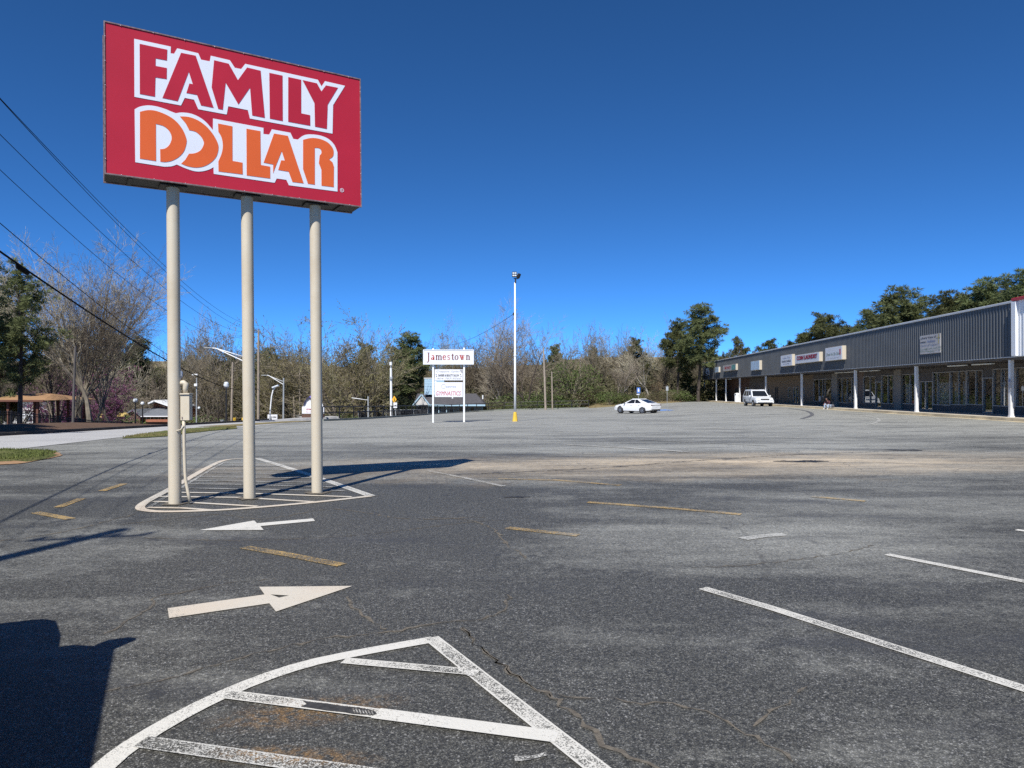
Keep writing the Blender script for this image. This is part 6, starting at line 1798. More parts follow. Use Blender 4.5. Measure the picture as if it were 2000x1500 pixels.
p_ = kp(262, 818); mb = MB(); mb.prism([(-20 * kk, -2), (12 * kk, -2), (12 * kk, 8 * kk), (-2 * kk, 16 * kk), (-20 * kk, 7 * kk)], p_, XA, SZ, YA, 5); 
h2 = thing('brick_cottage', 'small dark brick cottage left of the orange brick house', 'house', p_); fixn(mb.build('gable_wall', M['brick_dark'], h2))
for a_, b_ in (((242, 812), (261, 800.5)), ((261, 800.5), (276, 811))):
    A2, B2 = kp(*a_) - YA * .2, kp(*b_) - YA * .2; d = B2 - A2; L = d.length; d.normalize()
    mb = MB(); mb.box((A2 + B2) / 2 + YA * 2.6, (L + .1, 5.6, .2), (d, YA, d.cross(YA))); mb.build('roof', M['shingle_grey'], h2)
# playground shelters
for px, py, lab, rad in ((236, 814, 'yellow domed playground shelter left of the black globe lamp', 7.5), (193, 815, 'small yellow playground roof right of the leaning bare trunks', 6)):
    kq = 100 / FPX; q = P(px, py, 100); t = thing('play_shelter', lab, 'playground shelter', q, 0, 'playground roofs')
    mb = MB(); mb.prism([(math.cos(a_) * rad * kq, math.sin(a_) * rad * kq) for a_ in np.linspace(0, math.pi, 12)], q, XA, SZ, YA, 1.2); fixn(mb.build('dome', simple('yellow_play_roof', (.70, .50, .16), .6, var=.1), t))
    for sx in (-1, 1):
        mb = MB(); mb.box(q + Vector((sx * rad * kq * .85, .6, -.9)), (.10, .10, 1.8)); mb.build('post', M['brown_wood'], t)
    mb = MB(); mb.box(q + Vector((0, .6, -1.0)), (rad * kq * 1.9, .8, .35)); mb.build('play_deck', simple('red_play_deck', (.30, .08, .06), .7, var=.15), t)
# pavilion
Yp = 56; kq = Yp / FPX
def pp(px, py): return P(px, py, Yp)
q = pp(20, 815); pv = thing('pavilion', 'open park pavilion with a tan hipped roof and brown posts at the left edge', 'pavilion', q)
A2, B2 = pp(-75, 782), pp(88, 782); ze = A2.z; zr = pp(0, 769.5).z; zb = float(H(q.x, q.y)) - .3
y0_, y1_ = Yp - .2, Yp + 7
mb = MB(); mb.add([(A2.x, y0_, ze), (B2.x, y0_, ze), (B2.x, y1_, ze), (A2.x, y1_, ze), (pp(-20, 0).x, (y0_ + y1_) / 2, zr), (pp(48, 0).x, (y0_ + y1_) / 2, zr)], [(0, 1, 5, 4), (1, 2, 5), (2, 3, 4, 5), (3, 0, 4), (0, 3, 2, 1)]); fixn(mb.build('roof', M['tan_roof'], pv))
mb = MB(); mb.box(((A2.x + B2.x) / 2, y0_ - .04, ze - .03), (B2.x - A2.x + .1, .06, .14)); mb.build('fascia_board', M['brown_wood'], pv)
for px in (-40, 11, 33, 69):
    for yy in (y0_ + .5, y1_ - .5):
        mb = MB(); mb.box((pp(px, 0).x, yy, (zb + ze) / 2), (.17, .17, ze - zb - .02)); mb.build('post', M['brown_wood'], pv)
for px in (0, 22, 50):
    mb = MB(); mb.box((pp(px, 0).x, Yp + 3, zb + .95), (.75, 1.8, .06)); mb.box((pp(px, 0).x, Yp + 3, zb + .6), (.12, 1.4, .7)); tb = mb.build('picnic_table', M['brown_wood'])
    tag(tb, {0: 'brown picnic table under the pavilion at the left edge of the photo', 22: 'brown picnic table between the two middle pavilion posts', 50: 'brown picnic table nearest the pine trunk under the pavilion'}[px], 'picnic table', 'picnic tables in the pavilion')
# low white building and cars beyond the park
Yw = 118
q = P(95, 812, Yw); wb = thing('low_white_building', 'long low white building with a dark window band beyond the park', 'building', q)
mb = MB(); A2, B2 = P(-30, 817, Yw), P(150, 790, Yw); mb.box(((A2.x + B2.x) / 2, Yw + 3, (A2.z + B2.z) / 2 - .6), (B2.x - A2.x, 6, B2.z - A2.z + 1.2)); mb.build('wall', M['cream_wall'], wb)
mb = MB(); mb.box(((A2.x + B2.x) / 2, Yw + 3, B2.z + .1), (B2.x - A2.x + .6, 6.8, .25)); mb.build('roof', M['shingle_grey'], wb)
for k in range(7):
    p_ = P(20 + 18 * k, 804, Yw); mb = MB(); mb.box((p_.x, Yw - .04, p_.z), (1.15, .12, .75)); w_ = mb.build('window', M['post_white'], wb)
    mb = MB(); mb.box((p_.x, Yw - .11, p_.z), (1.03, .05, .63)); mb.build('pane', M['dark_win'], w_)
for px, lab in ((86, 'white parked car beyond the picket fence, left of the bare trunks'), (106, 'white parked car beyond the picket fence, nearest the bare trunks')):
    q = P(px, 822, 96)
    c_ = make_sedan(lab, M['car_white'], (q.x, q.y, float(H(q.x, q.y))), math.radians(5)); c_['group'] = 'cars parked beyond the park'; c_.location.z = q.z
# house roof on the far hill
q = P(312, 765, 190); t = thing('hill_house', 'small red roofed house glimpsed on the far hill left of the first tan pole', 'house', q)
mb = MB(); mb.box(q + SZ * -.4, (4.6, 6, 2.4)); mb.build('wall', M['cream_wall'], t)
mb = MB(); mb.add([q + Vector(v) for v in ((-3, -3.4, .8), (3, -3.4, .8), (3, 3.4, .8), (-3, 3.4, .8), (-2, 0, 2.8), (2, 0, 2.8))], [(0, 1, 5, 4), (2, 3, 4, 5), (1, 2, 5), (3, 0, 4), (0, 3, 2, 1)]); fixn(mb.build('roof', simple('red_brown_roof', (.22, .08, .05), .8, var=.15), t))
# lane up the far hill
rows = []
for y in np.arange(150, 300, 6.0):
    x = (463 - CX) / FPX * y; rows.append([(x - 2.6 + 5.2 * i / 3, y) for i in range(4)])
tag(sheet('hill_lane', M['road'], rows, H, .12), 'straight lane climbing the grassy hill beyond the gate', None, None, 'structure')
# ------------------------------------------------------------------ trees
M['bark'] = leaf_mat('grey_brown_bark', (.20, .17, .128), .3)
M['bark_pale'] = leaf_mat('pale_sycamore_bark', (.40, .36, .31), .3)
M['bark_dark'] = leaf_mat('dark_bark', (.075, .06, .05), .3)
M['twig'] = leaf_mat('grey_twigs', (.215, .182, .132), .3)
M['twig_pale'] = leaf_mat('pale_twigs', (.31, .27, .205), .3)
M['bud'] = leaf_mat('olive_buds', (.165, .145, .065), .35)
M['needle'] = leaf_mat('pine_needles', (.145, .160, .068), .45, .35)
M['needle_light'] = leaf_mat('light_pine_needles', (.175, .185, .07), .45, .35)
M['evergreen'] = leaf_mat('dark_evergreen_leaves', (.055, .075, .036), .5, .25)
M['shrub_leaf'] = leaf_mat('olive_shrub_leaves', (.125, .135, .05), .45, .25)
M['green_leaf'] = leaf_mat('fresh_green_leaves', (.115, .155, .05), .4, .25)
M['redbud'] = leaf_mat('pink_purple_blossom', (.25, .085, .19), .35, .2)
M['rust_leaf'] = leaf_mat('rusty_dead_leaves', (.24, .12, .05), .4)

class TB:
    """fast tube collector for branches"""
    def __init__(self): self.v, self.f = [], []
    def seg(self, pts, rad, n):
        o = len(self.v)
        prevb = None
        for i, p in enumerate(pts):
            t = (pts[min(i + 1, len(pts) - 1)] - pts[max(i - 1, 0)]).normalized()
            a = t.orthogonal().normalized() if prevb is None else t.cross(prevb)
            if a.length < 1e-4: a = t.orthogonal()
            a.normalize(); b = a.cross(t).normalized(); prevb = b
            if i == len(pts) - 1 and n <= 4:
                self.v.append(tuple(p)); break
            for k in range(n):
                an = 6.28318 * k / n
                self.v.append(tuple(p + a * (math.cos(an) * rad[i]) + b * (math.sin(an) * rad[i])))
        m = len(pts) - 1
        for i in range(m):
            last = (i == m - 1 and n <= 4)
            for k in range(n):
                q, r = o + i * n + k, o + i * n + (k + 1) % n
                if last: self.f.append((q, r, o + m * n))
                else: self.f.append((q, r, r + n, q + n))
    def leaf(self, p, d, l, w, r):
        """a small folded leaf: two triangles"""
        u = d.orthogonal().normalized() if r.random() < .5 else d.cross(Vector((r.uniform(-1, 1), r.uniform(-1, 1), r.uniform(-1, 1)))).normalized()
        nn = d.cross(u) * (w * .5)
        o = len(self.v)
        self.v += [tuple(p), tuple(p + d * (l * .5) + u * w + nn), tuple(p + d * l), tuple(p + d * (l * .5) - u * w + nn)]
        self.f += [(o, o + 1, o + 2), (o, o + 2, o + 3)]
    def mesh(self, name, mat):
        me = bpy.data.meshes.new(name); me.from_pydata(self.v, [], self.f); me.materials.append(mat)
        me.update(); return me

def rdir(d, ang, r):
    """a direction turned from d by ang"""
    u = d.orthogonal().normalized(); v = d.cross(u)
    ph = r.uniform(0, 6.283)
    return (d * math.cos(ang) + (u * math.cos(ph) + v * math.sin(ph)) * math.sin(ang)).normalized()

def bare_tree(seed, h=14.0, fork=.3, spread=.62, levels=4, up=.18, leaders=3, twig=.034, density=1.15, buds=None, bud_n=0, lean=0.0):
    """returns trunk mesh data, twig collector; height about h"""
    r = random.Random(seed)
    tr, cr, bd = TB(), TB(), TB()
    def branch(p, d, L, rad, lev):
        nseg = 4 if lev < 2 else (3 if lev < 4 else 2)
        pts, rads = [p], [rad]
        dd = d.copy()
        for i in range(nseg):
            dd = (dd + Vector((r.gauss(0, .13), r.gauss(0, .13), r.gauss(0, .08) + up * (.5 if lev < 2 else .12)))).normalized()
            pts.append(pts[-1] + dd * (L / nseg)); rads.append(max(twig * .35, rad * (1 - .62 * (i + 1) / nseg)))
        tgt = tr if lev <= 1 else cr
        tgt.seg(pts, rads, 7 if lev == 0 else (5 if lev == 1 else (4 if lev == 2 else 3)))
        if lev >= levels:
            if buds:
                for _ in range(bud_n):
                    t = r.uniform(.3, 1); i = min(int(t * nseg), nseg - 1)
                    q = pts[i].lerp(pts[i + 1], t * nseg - i)
                    bd.leaf(q, rdir(dd, r.uniform(.3, 1.4), r), r.uniform(.07, .17), r.uniform(.025, .055), r)
            return
        nch = {0: leaders, 1: 7, 2: 6, 3: 5, 4: 3, 5: 3}[lev]
        nch = max(2, int(nch * density * r.uniform(.8, 1.25)))
        for k in range(nch):
            t = (r.uniform(.86, 1.0) if lev == 0 and k < 3 else r.uniform(.25 if lev else fork * 1.6, .98))
            i = min(int(t * nseg), nseg - 1)
            q = pts[i].lerp(pts[i + 1], t * nseg - i)
            rd = max(twig * .5, rads[i] * (.72 if lev == 0 else .58) * r.uniform(.7, 1))
            ang = r.uniform(.25, .55 + spread * .5) if lev < 2 else r.uniform(.4, 1.0)
            if lev == 0 and k < leaders: ang = r.uniform(.12, spread * .8)
            nd_ = rdir(dd, ang, r); nd_.z = nd_.z + (up if lev < 2 else .06); nd_.normalize()
            ratio = {0: (h - h * fork) * .78 / (h * fork), 1: .52, 2: .50, 3: .52, 4: .5, 5: .5}[lev] * r.uniform(.7, 1.15) * (1.15 - .35 * t if lev else 1)
            branch(q, nd_, L * ratio, rd, lev + 1)
        # continuing leader
        if lev > 0: branch(pts[-1], dd, L * .5, rads[-1], lev + 1)
    branch(Vector((0, 0, -.4)), Vector((lean, 0, 1)).normalized(), h * fork + .4, h * .0165 + .04, 0)
    zmax = float(np.percentile([v[2] for v in cr.v], 98.0))
    return tr, cr, bd, zmax

def pine_tree(seed, h=14.0, first=.35, width=.22, clumps=3, needle=.42, per=15, lop=0.0):
    r = random.Random(seed)
    tr, cr, nl = TB(), TB(), TB()
    pts, rads = [], []
    x = y = 0
    for i in range(9):
        t = i / 8
        pts.append(Vector((x, y, -.4 + (h * .97 + .4) * t))); rads.append((h * .013 + .03) * (1 - .86 * t))
        x += r.gauss(0, .07) * h / 14; y += r.gauss(0, .07) * h / 14
    tr.seg(pts, rads, 8)
    nb = int(62 * h / 14)
    for k in range(nb):
        t = first + (1 - first) * ((k + r.random()) / nb) ** .9
        i = min(int(t * 8), 7); p = pts[i].lerp(pts[i + 1], t * 8 - i)
        prof = math.sin(min(1, (t - first) / (1 - first) + .18) * math.pi * .92) ** .7
        L = h * width * max(.12, prof) * r.uniform(.6, 1.25)
        az = r.uniform(0, 6.283)
        if lop and math.cos(az) < 0: L *= 1 - lop
        d = Vector((math.cos(az), math.sin(az), r.uniform(-.25, .75))).normalized()
        q = [p]
        for j in range(3):
            d = (d + Vector((r.gauss(0, .12), r.gauss(0, .12), .12))).normalized(); q.append(q[-1] + d * (L / 3))
        cr.seg(q, [rads[i] * .30 + .012, rads[i] * .2 + .01, .012, .005], 4)
        for c in range(max(2, int(clumps * L / 1.2))):
            tt = r.uniform(.35, 1.05); j = min(int(tt * 3), 2); c0 = q[j].lerp(q[j + 1], min(1, tt * 3 - j))
            c0 = c0 + Vector((r.gauss(0, .22), r.gauss(0, .22), r.gauss(.08, .30)))
            for _ in range(per):
                dr = Vector((r.gauss(0, 1), r.gauss(0, 1), r.gauss(.35, .8))).normalized()
                l = needle * r.uniform(.6, 1.25)
                nl.leaf(c0 + dr * (.05), dr, l, l * r.uniform(.05, .10), r)
    return tr, cr, nl

def leafy(seed, w=3.0, h=2.4, stems=26, leaves=1500, size=.13, dome=True, trunk=.0, fill=.55):
    r = random.Random(seed)
    tr, lf = TB(), TB()
    lobes = [(Vector((r.uniform(-.5, .5) * w, r.uniform(-.5, .5) * w, h * r.uniform(.3, .72) + trunk)), r.uniform(.28, .5)) for _ in range(11)]
    for k in range(stems):
        c, rr_ = r.choice(lobes)
        e = c + Vector((r.gauss(0, .22) * w, r.gauss(0, .22) * w, r.uniform(.05, .5) * h))
        s = Vector((r.uniform(-.35, .35) * w * (0.25 if trunk else 1), r.uniform(-.35, .35) * w * (.25 if trunk else 1), -.1))
        m = s.lerp(e, .5) + Vector((r.gauss(0, .1), r.gauss(0, .1), .15 * h))
        tr.seg([s, m, e], [.028, .018, .006], 3)
        for _ in range(4):
            d = rdir((e - m).normalized(), r.uniform(.3, .8), r); q = m.lerp(e, r.uniform(.2, 1))
            tr.seg([q, q + d * h * r.uniform(.12, .3)], [.011, .004], 3)
    for k in range(leaves):
        c, rr_ = r.choice(lobes)
        d = Vector((r.gauss(0, 1), r.gauss(0, 1), r.gauss(.25, .9))).normalized()
        rad = r.uniform(fill, 1.08) ** .6
        p = c + Vector((d.x * w * rr_, d.y * w * rr_, d.z * h * rr_ * .9)) * rad
        if p.z < 0.02: p.z = r.uniform(.02, .4)
        lf.leaf(p, rdir(d, r.uniform(.2, 1.3), r), size * r.uniform(.6, 1.5), size * r.uniform(.22, .42), r)
    return tr, lf

def trim(tb_, zmax): return tb_
PROTO = {}
def proto_bare(key, mt='bark', mw='twig', mb_='bud', **kw):
    tr, cr, bd, zm = bare_tree(**kw)
    PROTO[key] = ([('trunk', tr.mesh('trunk', M[mt])), ('crown', cr.mesh('crown', M[mw]))] + ([('buds', bd.mesh('buds', M[mb_]))] if bd.v else []), zm)
def proto_pine(key, mn='needle', **kw):
    tr, cr, nl = pine_tree(**kw)
    zm = max(v[2] for v in nl.v)
    PROTO[key] = ([('trunk', tr.mesh('trunk', M['bark_dark'])), ('branches', cr.mesh('branches', M['bark_dark'])), ('crown', nl.mesh('crown', M[mn]))], zm)
def proto_leafy(key, ml, mt='bark', **kw):
    tr, lf = leafy(**kw)
    zm = max(v[2] for v in lf.v)
    PROTO[key] = ([('stems', tr.mesh('stems', M[mt])), ('foliage', lf.mesh('foliage', M[ml]))], zm)
proto_bare('bare_tall', seed=11, h=14, fork=.34, spread=.5, leaders=4, up=.22)
proto_bare('bare_tall2', seed=23, h=14, fork=.28, spread=.6, leaders=6, up=.18, density=1.3, twig=.026)
proto_bare('bare_fine', mw='twig_pale', seed=141, h=14, fork=.30, spread=.62, leaders=5, up=.17, levels=5, twig=.018, density=1.1)
proto_bare('bare_fine2', mw='twig', seed=152, h=14, fork=.24, spread=.75, leaders=6, up=.16, levels=5, twig=.018, density=1.05)
proto_bare('bare_multi', seed=31, h=13, fork=.16, spread=.75, leaders=5, up=.22)
proto_bare('bare_wide', mt='bark', mw='twig', seed=47, h=12, fork=.24, spread=1.0, leaders=6, up=.10, density=1.1)
proto_bare('bare_pale', mt='bark_pale', mw='twig_pale', seed=58, h=13, fork=.30, spread=.85, leaders=5, up=.14)
proto_bare('bare_dark', mt='bark_dark', mw='twig', seed=64, h=13, fork=.26, spread=.9, leaders=5, up=.12)
proto_bare('oak_bud', mt='bark', mw='twig', seed=71, h=12, fork=.22, spread=1.05, leaders=7, up=.12, density=1.15, buds=True, bud_n=5)
proto_bare('bud_tall', mt='bark', mw='twig_pale', seed=83, h=14, fork=.32, spread=.55, leaders=4, up=.2, buds=True, bud_n=2)
proto_bare('redbud', mt='bark_dark', mw='bark_dark', mb_='redbud', seed=90, h=6, fork=.2, spread=1.1, leaders=6, up=.08, buds=True, bud_n=4)
proto_bare('twiggy', mt='bark', mw='twig_pale', seed=95, h=7, fork=.14, spread=1.1, leaders=8, up=.08, density=1.15)
proto_bare('rusty', mt='bark', mw='twig', mb_='rust_leaf', seed=99, h=8, fork=.2, spread=.8, leaders=5, up=.12, buds=True, bud_n=1)
proto_pine('pine_tall', seed=5, h=14, first=.38, width=.20, clumps=6, per=46, needle=.42)
proto_pine('pine_loose', seed=33, h=14, first=.30, width=.21, clumps=4, per=42, needle=.38)
proto_pine('pine_full', seed=9, h=13, first=.16, width=.25, clumps=6, per=46, needle=.44)
proto_pine('pine_light', mn='needle_light', seed=15, h=12, first=.25, width=.24, clumps=5.5, per=44, needle=.42)
proto_pine('pine_dense', seed=21, h=12, first=.10, width=.30, clumps=6, per=42, needle=.48)
proto_leafy('shrub', 'shrub_leaf', seed=3, w=3.2, h=2.4, stems=60, leaves=1900, size=.17)
proto_leafy('shrub_twiggy', 'shrub_leaf', mt='twig', seed=7, w=3.6, h=2.6, stems=130, leaves=900, size=.15)
proto_leafy('shrub_green', 'green_leaf', seed=13, w=3.0, h=2.2, stems=50, leaves=2000, size=.17)
proto_leafy('leafy_tree', 'green_leaf', seed=17, w=3.6, h=4.4, stems=70, leaves=3000, size=.20, trunk=.6)
proto_leafy('evergreen', 'evergreen', mt='bark_dark', seed=19, w=4.2, h=6.0, stems=60, leaves=3200, size=.30, trunk=.3)

TN = {'bare': 'bare_tree', 'oak': 'oak_tree', 'bud': 'budding_tree', 'pine': 'pine_tree', 'redb': 'redbud_tree', 'twig': 'bare_tree', 'rust': 'rusty_tree', 'shru': 'shrub', 'leaf': 'leafy_tree', 'ever': 'evergreen_tree'}
CN = {'bare': 'tree', 'oak': 'tree', 'bud': 'tree', 'pine': 'tree', 'redb': 'tree', 'twig': 'tree', 'rust': 'tree', 'shru': 'shrub', 'leaf': 'tree', 'ever': 'tree'}
def plant(key, px, top, Y, label, wide=1.0, group=None, rz=None, base=None):
    parts, zm = PROTO[key]
    if 780 < px < 1190 and 100 < Y < 133: Y += 10 + (4 if px < 900 else 0)
    x = (px - CX) / FPX * Y
    zb = float(H(x, Y)) - .05 if base is None else EYE - (base - HY) / FPX * Y
    zt = EYE - (top - HY) / FPX * Y
    s = max(.2, (zt - zb) / zm)
    nm = key[:3] if key[:3] in TN else key[:4]
    k4 = key[:4] if key[:4] in TN else key[:3]
    t = thing(TN[k4], label, CN[k4], (x, Y, zb), rz if rz is not None else (px * 1.7 + Y) % 6.28, group)
    t.scale = (s * wide, s * wide, s)
    for n_, me in parts:
        o = bpy.data.objects.new(n_, me); COL.objects.link(o); o.parent = t
    return t

GL, GB, GR, GS = 'trees beyond the road on the left', 'trees along the back of the lot', 'trees behind the shops', 'shrubs along the back of the lot'
# left of the first pole
plant('pine_loose', 40, 500, 46, 'dark pine at the left edge with its trunk in front of the pavilion roof', 1.0, GL, 1.2)
plant('pine_loose', -95, 540, 60, 'dark pine mostly outside the left edge of the photo', .9, GL)
for px, tp, Y, k, lb in ((-640, -100, 24, 'pine_full', 'tall dark pine outside the frame on the left, nearest the camera'), (-480, 330, 31, 'bare_tall', 'tall bare tree outside the left edge that shades the mulch bank'), (-400, 360, 34, 'bare_multi', 'many limbed bare tree outside the left edge that shades the mulch bank'), (-330, 180, 38, 'pine_full', 'dark pine just outside the left edge beside the bank')):
    plant(k, px, tp, Y, lb, 1.15, GL)
plant('pine_full', 0, 530, 58, 'dark dense pine behind the pine at the left edge', .8, GL, 2.0)
plant('bare_fine', 150, 505, 60, 'bare tree crowded between the forked tree and the tallest bare tree', 1.0, GL, 3.3)
plant('bare_fine2', 222, 535, 62, 'bare tree right of the tallest one, its limbs fanning towards the first tan pole', .8, GL, 4.4)
plant('bare_multi', 108, 560, 64, 'many stemmed bare tree left of the forked one', .9, GL, 1.0)
plant('bare_fine2', 126, 518, 56, 'tall bare tree with a forked trunk over the pink blossom', .95, GL)
plant('bare_fine', 178, 495, 54, 'tallest bare tree on the left with two trunks meeting at the bank', 1.05, GL, .5)
plant('bare_fine2', 190, 512, 58, 'bare tree with a wide spray of limbs reaching right towards the first tan pole', .9, GL, 2.0)
plant('bare_tall', 92, 575, 66, 'thin bare tree between the dark pine and the tall bare trees', .8, GL)
plant('bare_wide', 30, 690, 64, 'low spreading bare tree behind the pavilion', 1.1, GL)
plant('redbud', 112, 732, 78, 'pink purple redbud in bloom behind the bare trunks', .95, GL)
plant('redbud', 165, 742, 80, 'smaller pink purple redbud right of the first one', .8, GL)
plant('pine_dense', 165, 632, 130, 'dark evergreen mass behind the forked bare tree', 1.25, GL)
plant('pine_dense', 222, 636, 127, 'dark evergreen behind the right limbs of the bare trees', 1.1, GL)
plant('pine_dense', 272, 648, 132, 'rounded dark evergreen just left of the first tan pole', 1.1, GL)
plant('pine_dense', 105, 655, 128, 'dark evergreen behind the thin bare tree', 1.0, GL)
plant('twiggy', 255, 706, 124, 'rounded grey twiggy tree above the black globe lamp', 1.25, GL)
plant('twiggy', 215, 735, 120, 'grey twiggy tree above the yellow playground dome', 1.2, GL)
plant('bare_wide', 300, 700, 118, 'bare tree behind the brick house', 1.0, GL)
# between the poles
for i, (px, tp, Y, k, wd) in enumerate(((350, 694, 150, 'pine_dense', 1.0), (410, 688, 152, 'pine_tall', 1.2), (485, 684, 150, 'pine_dense', .9), (530, 676, 146, 'pine_full', 1.0), (712, 664, 142, 'pine_tall', 1.1), (780, 672, 146, 'pine_dense', .9), (1085, 668, 158, 'pine_tall', 1.0), (1160, 672, 160, 'pine_dense', .9))):
    plant(k, px, tp, Y, 'back row pine, ' + ('behind the electrical box', 'behind the grey camera pole', 'right behind the middle tan pole', 'left of the thin bare tree by the right tan pole', 'between the two big olive oaks', 'just left of the rounded pine by the tenant sign', 'above the green leafy tree', 'right of the pale wooden pole')[i], wd, GB)
plant('bud_tall', 392, 648, 125, 'pale budding tree just right of the first tan pole', .9, GB)
plant('bare_tall2', 415, 640, 122, 'thin bare tree above the long curved lamp arm', .75, GB)
plant('bud_tall', 448, 640, 120, 'pale budding tree left of the middle tan pole', .9, GB)
plant('pine_dense', 372, 690, 138, 'dark evergreen low behind the electrical box', 1.0, GB)
plant('pine_dense', 455, 682, 140, 'dark evergreen behind the long curved lamp arm', .8, GB)
plant('pine_tall', 515, 680, 135, 'dark pine just right of the middle tan pole', 1.1, GB)
plant('pine_dense', 545, 690, 140, 'dark evergreen above the second curved lamp arm', .8, GB)
plant('bare_dark', 428, 770, 70, 'small bare tree with several stems beside the tall globe lamp', .9, GB)
plant('bare_tall', 575, 645, 124, 'thin bare tree rising above the grey green utility pole', .75, GB)
plant('oak_bud', 560, 678, 118, 'budding tree behind the second curved lamp arm', .95, GB)
plant('oak_bud', 600, 662, 112, 'budding tree partly behind the right tan pole', .9, GB)
plant('oak_bud', 664, 632, 102, 'large olive budding oak with a thick trunk right of the right tan pole', 1.12, GB, .4)
plant('oak_bud', 738, 652, 110, 'broad olive budding oak above the white horizontal lamp arm', 1.1, GB, 2.6)
plant('bare_tall', 728, 640, 124, 'thin bare tops showing behind the broad olive oak', .8, GB)
plant('pine_tall', 795, 642, 112, 'dark pine with a rounded top left of the Jamestown panel', 1.35, GB, 1.0)
plant('pine_dense', 760, 705, 128, 'dark evergreen behind the white capped pole', .9, GB)
plant('evergreen', 752, 762, 113, 'dark leafy evergreen behind the screened fence, by the white capped pole', 1.5, GB)
plant('evergreen', 800, 770, 111, 'dark leafy evergreen left of the blue house', 1.3, GB)
plant('bare_pale', 818, 698, 116, 'pale bare tree with drooping limbs left of the tenant sign', 1.1, GB)
plant('oak_bud', 862, 664, 128, 'budding tree directly above the Jamestown panel', .8, GB)
plant('bare_fine2', 898, 636, 128, 'leaning bare tree above the right end of the Jamestown panel', .7, GB)
plant('bare_fine', 943, 612, 120, 'tallest bare tree left of the white lamp pole', .95, GB, 3.0)
plant('bare_tall2', 968, 660, 116, 'dense bare tree between the tallest one and the white lamp pole', .9, GB)
plant('bare_pale', 985, 690, 118, 'pale barked bare tree just left of the white lamp pole', .8, GB)
plant('bare_dark', 1032, 642, 110, 'bare tree with thick dark limbs right of the white lamp pole', 1.1, GB, 1.1)
plant('bare_dark', 1062, 648, 118, 'bare tree behind the leaning utility pole', .85, GB, 4.0)
plant('bare_tall', 1100, 658, 128, 'slim bare tree above the green leafy tree', .8, GB)
plant('leafy_tree', 1112, 698, 116, 'round fresh green leafy tree left of the pale wooden pole', .95, GB)
plant('bud_tall', 1140, 644, 128, 'pale budding tree above the pale wooden pole', .8, GB)
for i, (px, tp, k, lb) in enumerate(((1165, 664, 'bare_tall', 'slender bare tree first right of the pale wooden pole'), (1183, 648, 'bud_tall', 'tall budding tree second right of the pale wooden pole'), (1205, 656, 'bare_tall2', 'bare tree third right of the pale wooden pole'), (1228, 650, 'bud_tall', 'budding tree left of the dark pine above the sedan'))):
    plant(k, px, tp, 126 + 3 * (i % 2), lb, .72, GB)
plant('pine_tall', 1240, 655, 130, 'dark pine behind the pale sycamore', 1.1, GB)
plant('bare_pale', 1268, 662, 124, 'pale barked sycamore standing behind the white sedan', 1.15, GB, .9)
plant('bare_pale', 1215, 700, 122, 'low pale bare tree with sweeping limbs left of the sycamore', 1.1, GB, 2.2)
plant('bare_tall2', 1292, 638, 134, 'thin pale bare tree left of the two tall pines', .8, GB)
plant('pine_tall', 1322, 622, 128, 'shorter of the two tall pines left of the shops', 1.15, GB, 2.4)
plant('pine_tall', 1364, 586, 126, 'tallest pine left of the far end of the shops', 1.35, GB, .3)
plant('pine_light', 1345, 715, 134, 'low yellow green pine under the two tall pines', 1.2, GB)
plant('pine_light', 1392, 680, 145, 'yellow green pine at the far end of the shops', 1.2, GB)
plant('bare_dark', 1300, 700, 132, 'bare tree under the shorter tall pine', .9, GB)
plant('rusty', 1283, 742, 126, 'small tree with rusty leaves beside the sycamore trunk', 1.0, GB)
# behind the shops
plant('pine_dense', 1440, 652, 165, 'rounded pine above the far signs of the shops', .95, GR)
plant('pine_light', 1415, 685, 160, 'low yellow green pine left of the rounded pine', 1.1, GR)
plant('rusty', 1462, 685, 158, 'rusty leaved tree behind the far roof of the shops', .9, GR)
plant('pine_dense', 1500, 658, 168, 'low dark pine behind the blank square sign box', 1.25, GR)
plant('pine_dense', 1545, 662, 165, 'low dark pine behind the coin laundry sign', 1.2, GR)
plant('pine_tall', 1605, 605, 128, 'loose topped pine rising behind the coin laundry sign', 1.5, GR, 1.7)
plant('pine_tall', 1640, 622, 132, 'lower pine beside the loose topped one behind the signs', 1.4, GR, 3.9)
plant('pine_full', 1750, 553, 112, 'largest rounded dark pine behind the middle of the shops', 1.5, GR, .8)
plant('pine_full', 1710, 600, 116, 'pine at the left shoulder of the largest rounded pine', 1.3, GR, 2.9)
plant('pine_full', 1850, 565, 108, 'pine with a spiky top right of the largest rounded pine', 1.2, GR, 4.2)
plant('pine_full', 1915, 540, 104, 'tall dark pine behind the corner of the white panels', 1.4, GR, 5.3)
plant('pine_dense', 1810, 612, 118, 'low pine filling the gap right of the largest pine', 1.1, GR)
for px, tp, Y, k, lb in ((1665, 628, 122, 'pine_dense', 'mid green pine at the left foot of the largest rounded pine'), (1785, 575, 118, 'pine_full', 'right shoulder pine joined to the largest rounded pine'), (1880, 558, 112, 'pine_light', 'lighter green pine between the spiky pine and the tall corner pine'), (1955, 548, 106, 'pine_full', 'pine filling the gap left of the pine at the right edge'), (1835, 590, 116, 'pine_light', 'lighter low pine in front of the spiky topped pine'), (1575, 640, 140, 'pine_light', 'lighter pine left of the loose topped one')):
    plant(k, px, tp, Y, lb, 1.35, GR)
plant('pine_full', 2000, 522, 96, 'tall dark pine cut off by the right edge of the photo', 1.3, GR)
plant('pine_full', 2080, 500, 96, 'dark pine outside the right edge of the photo', 1.3, GR)
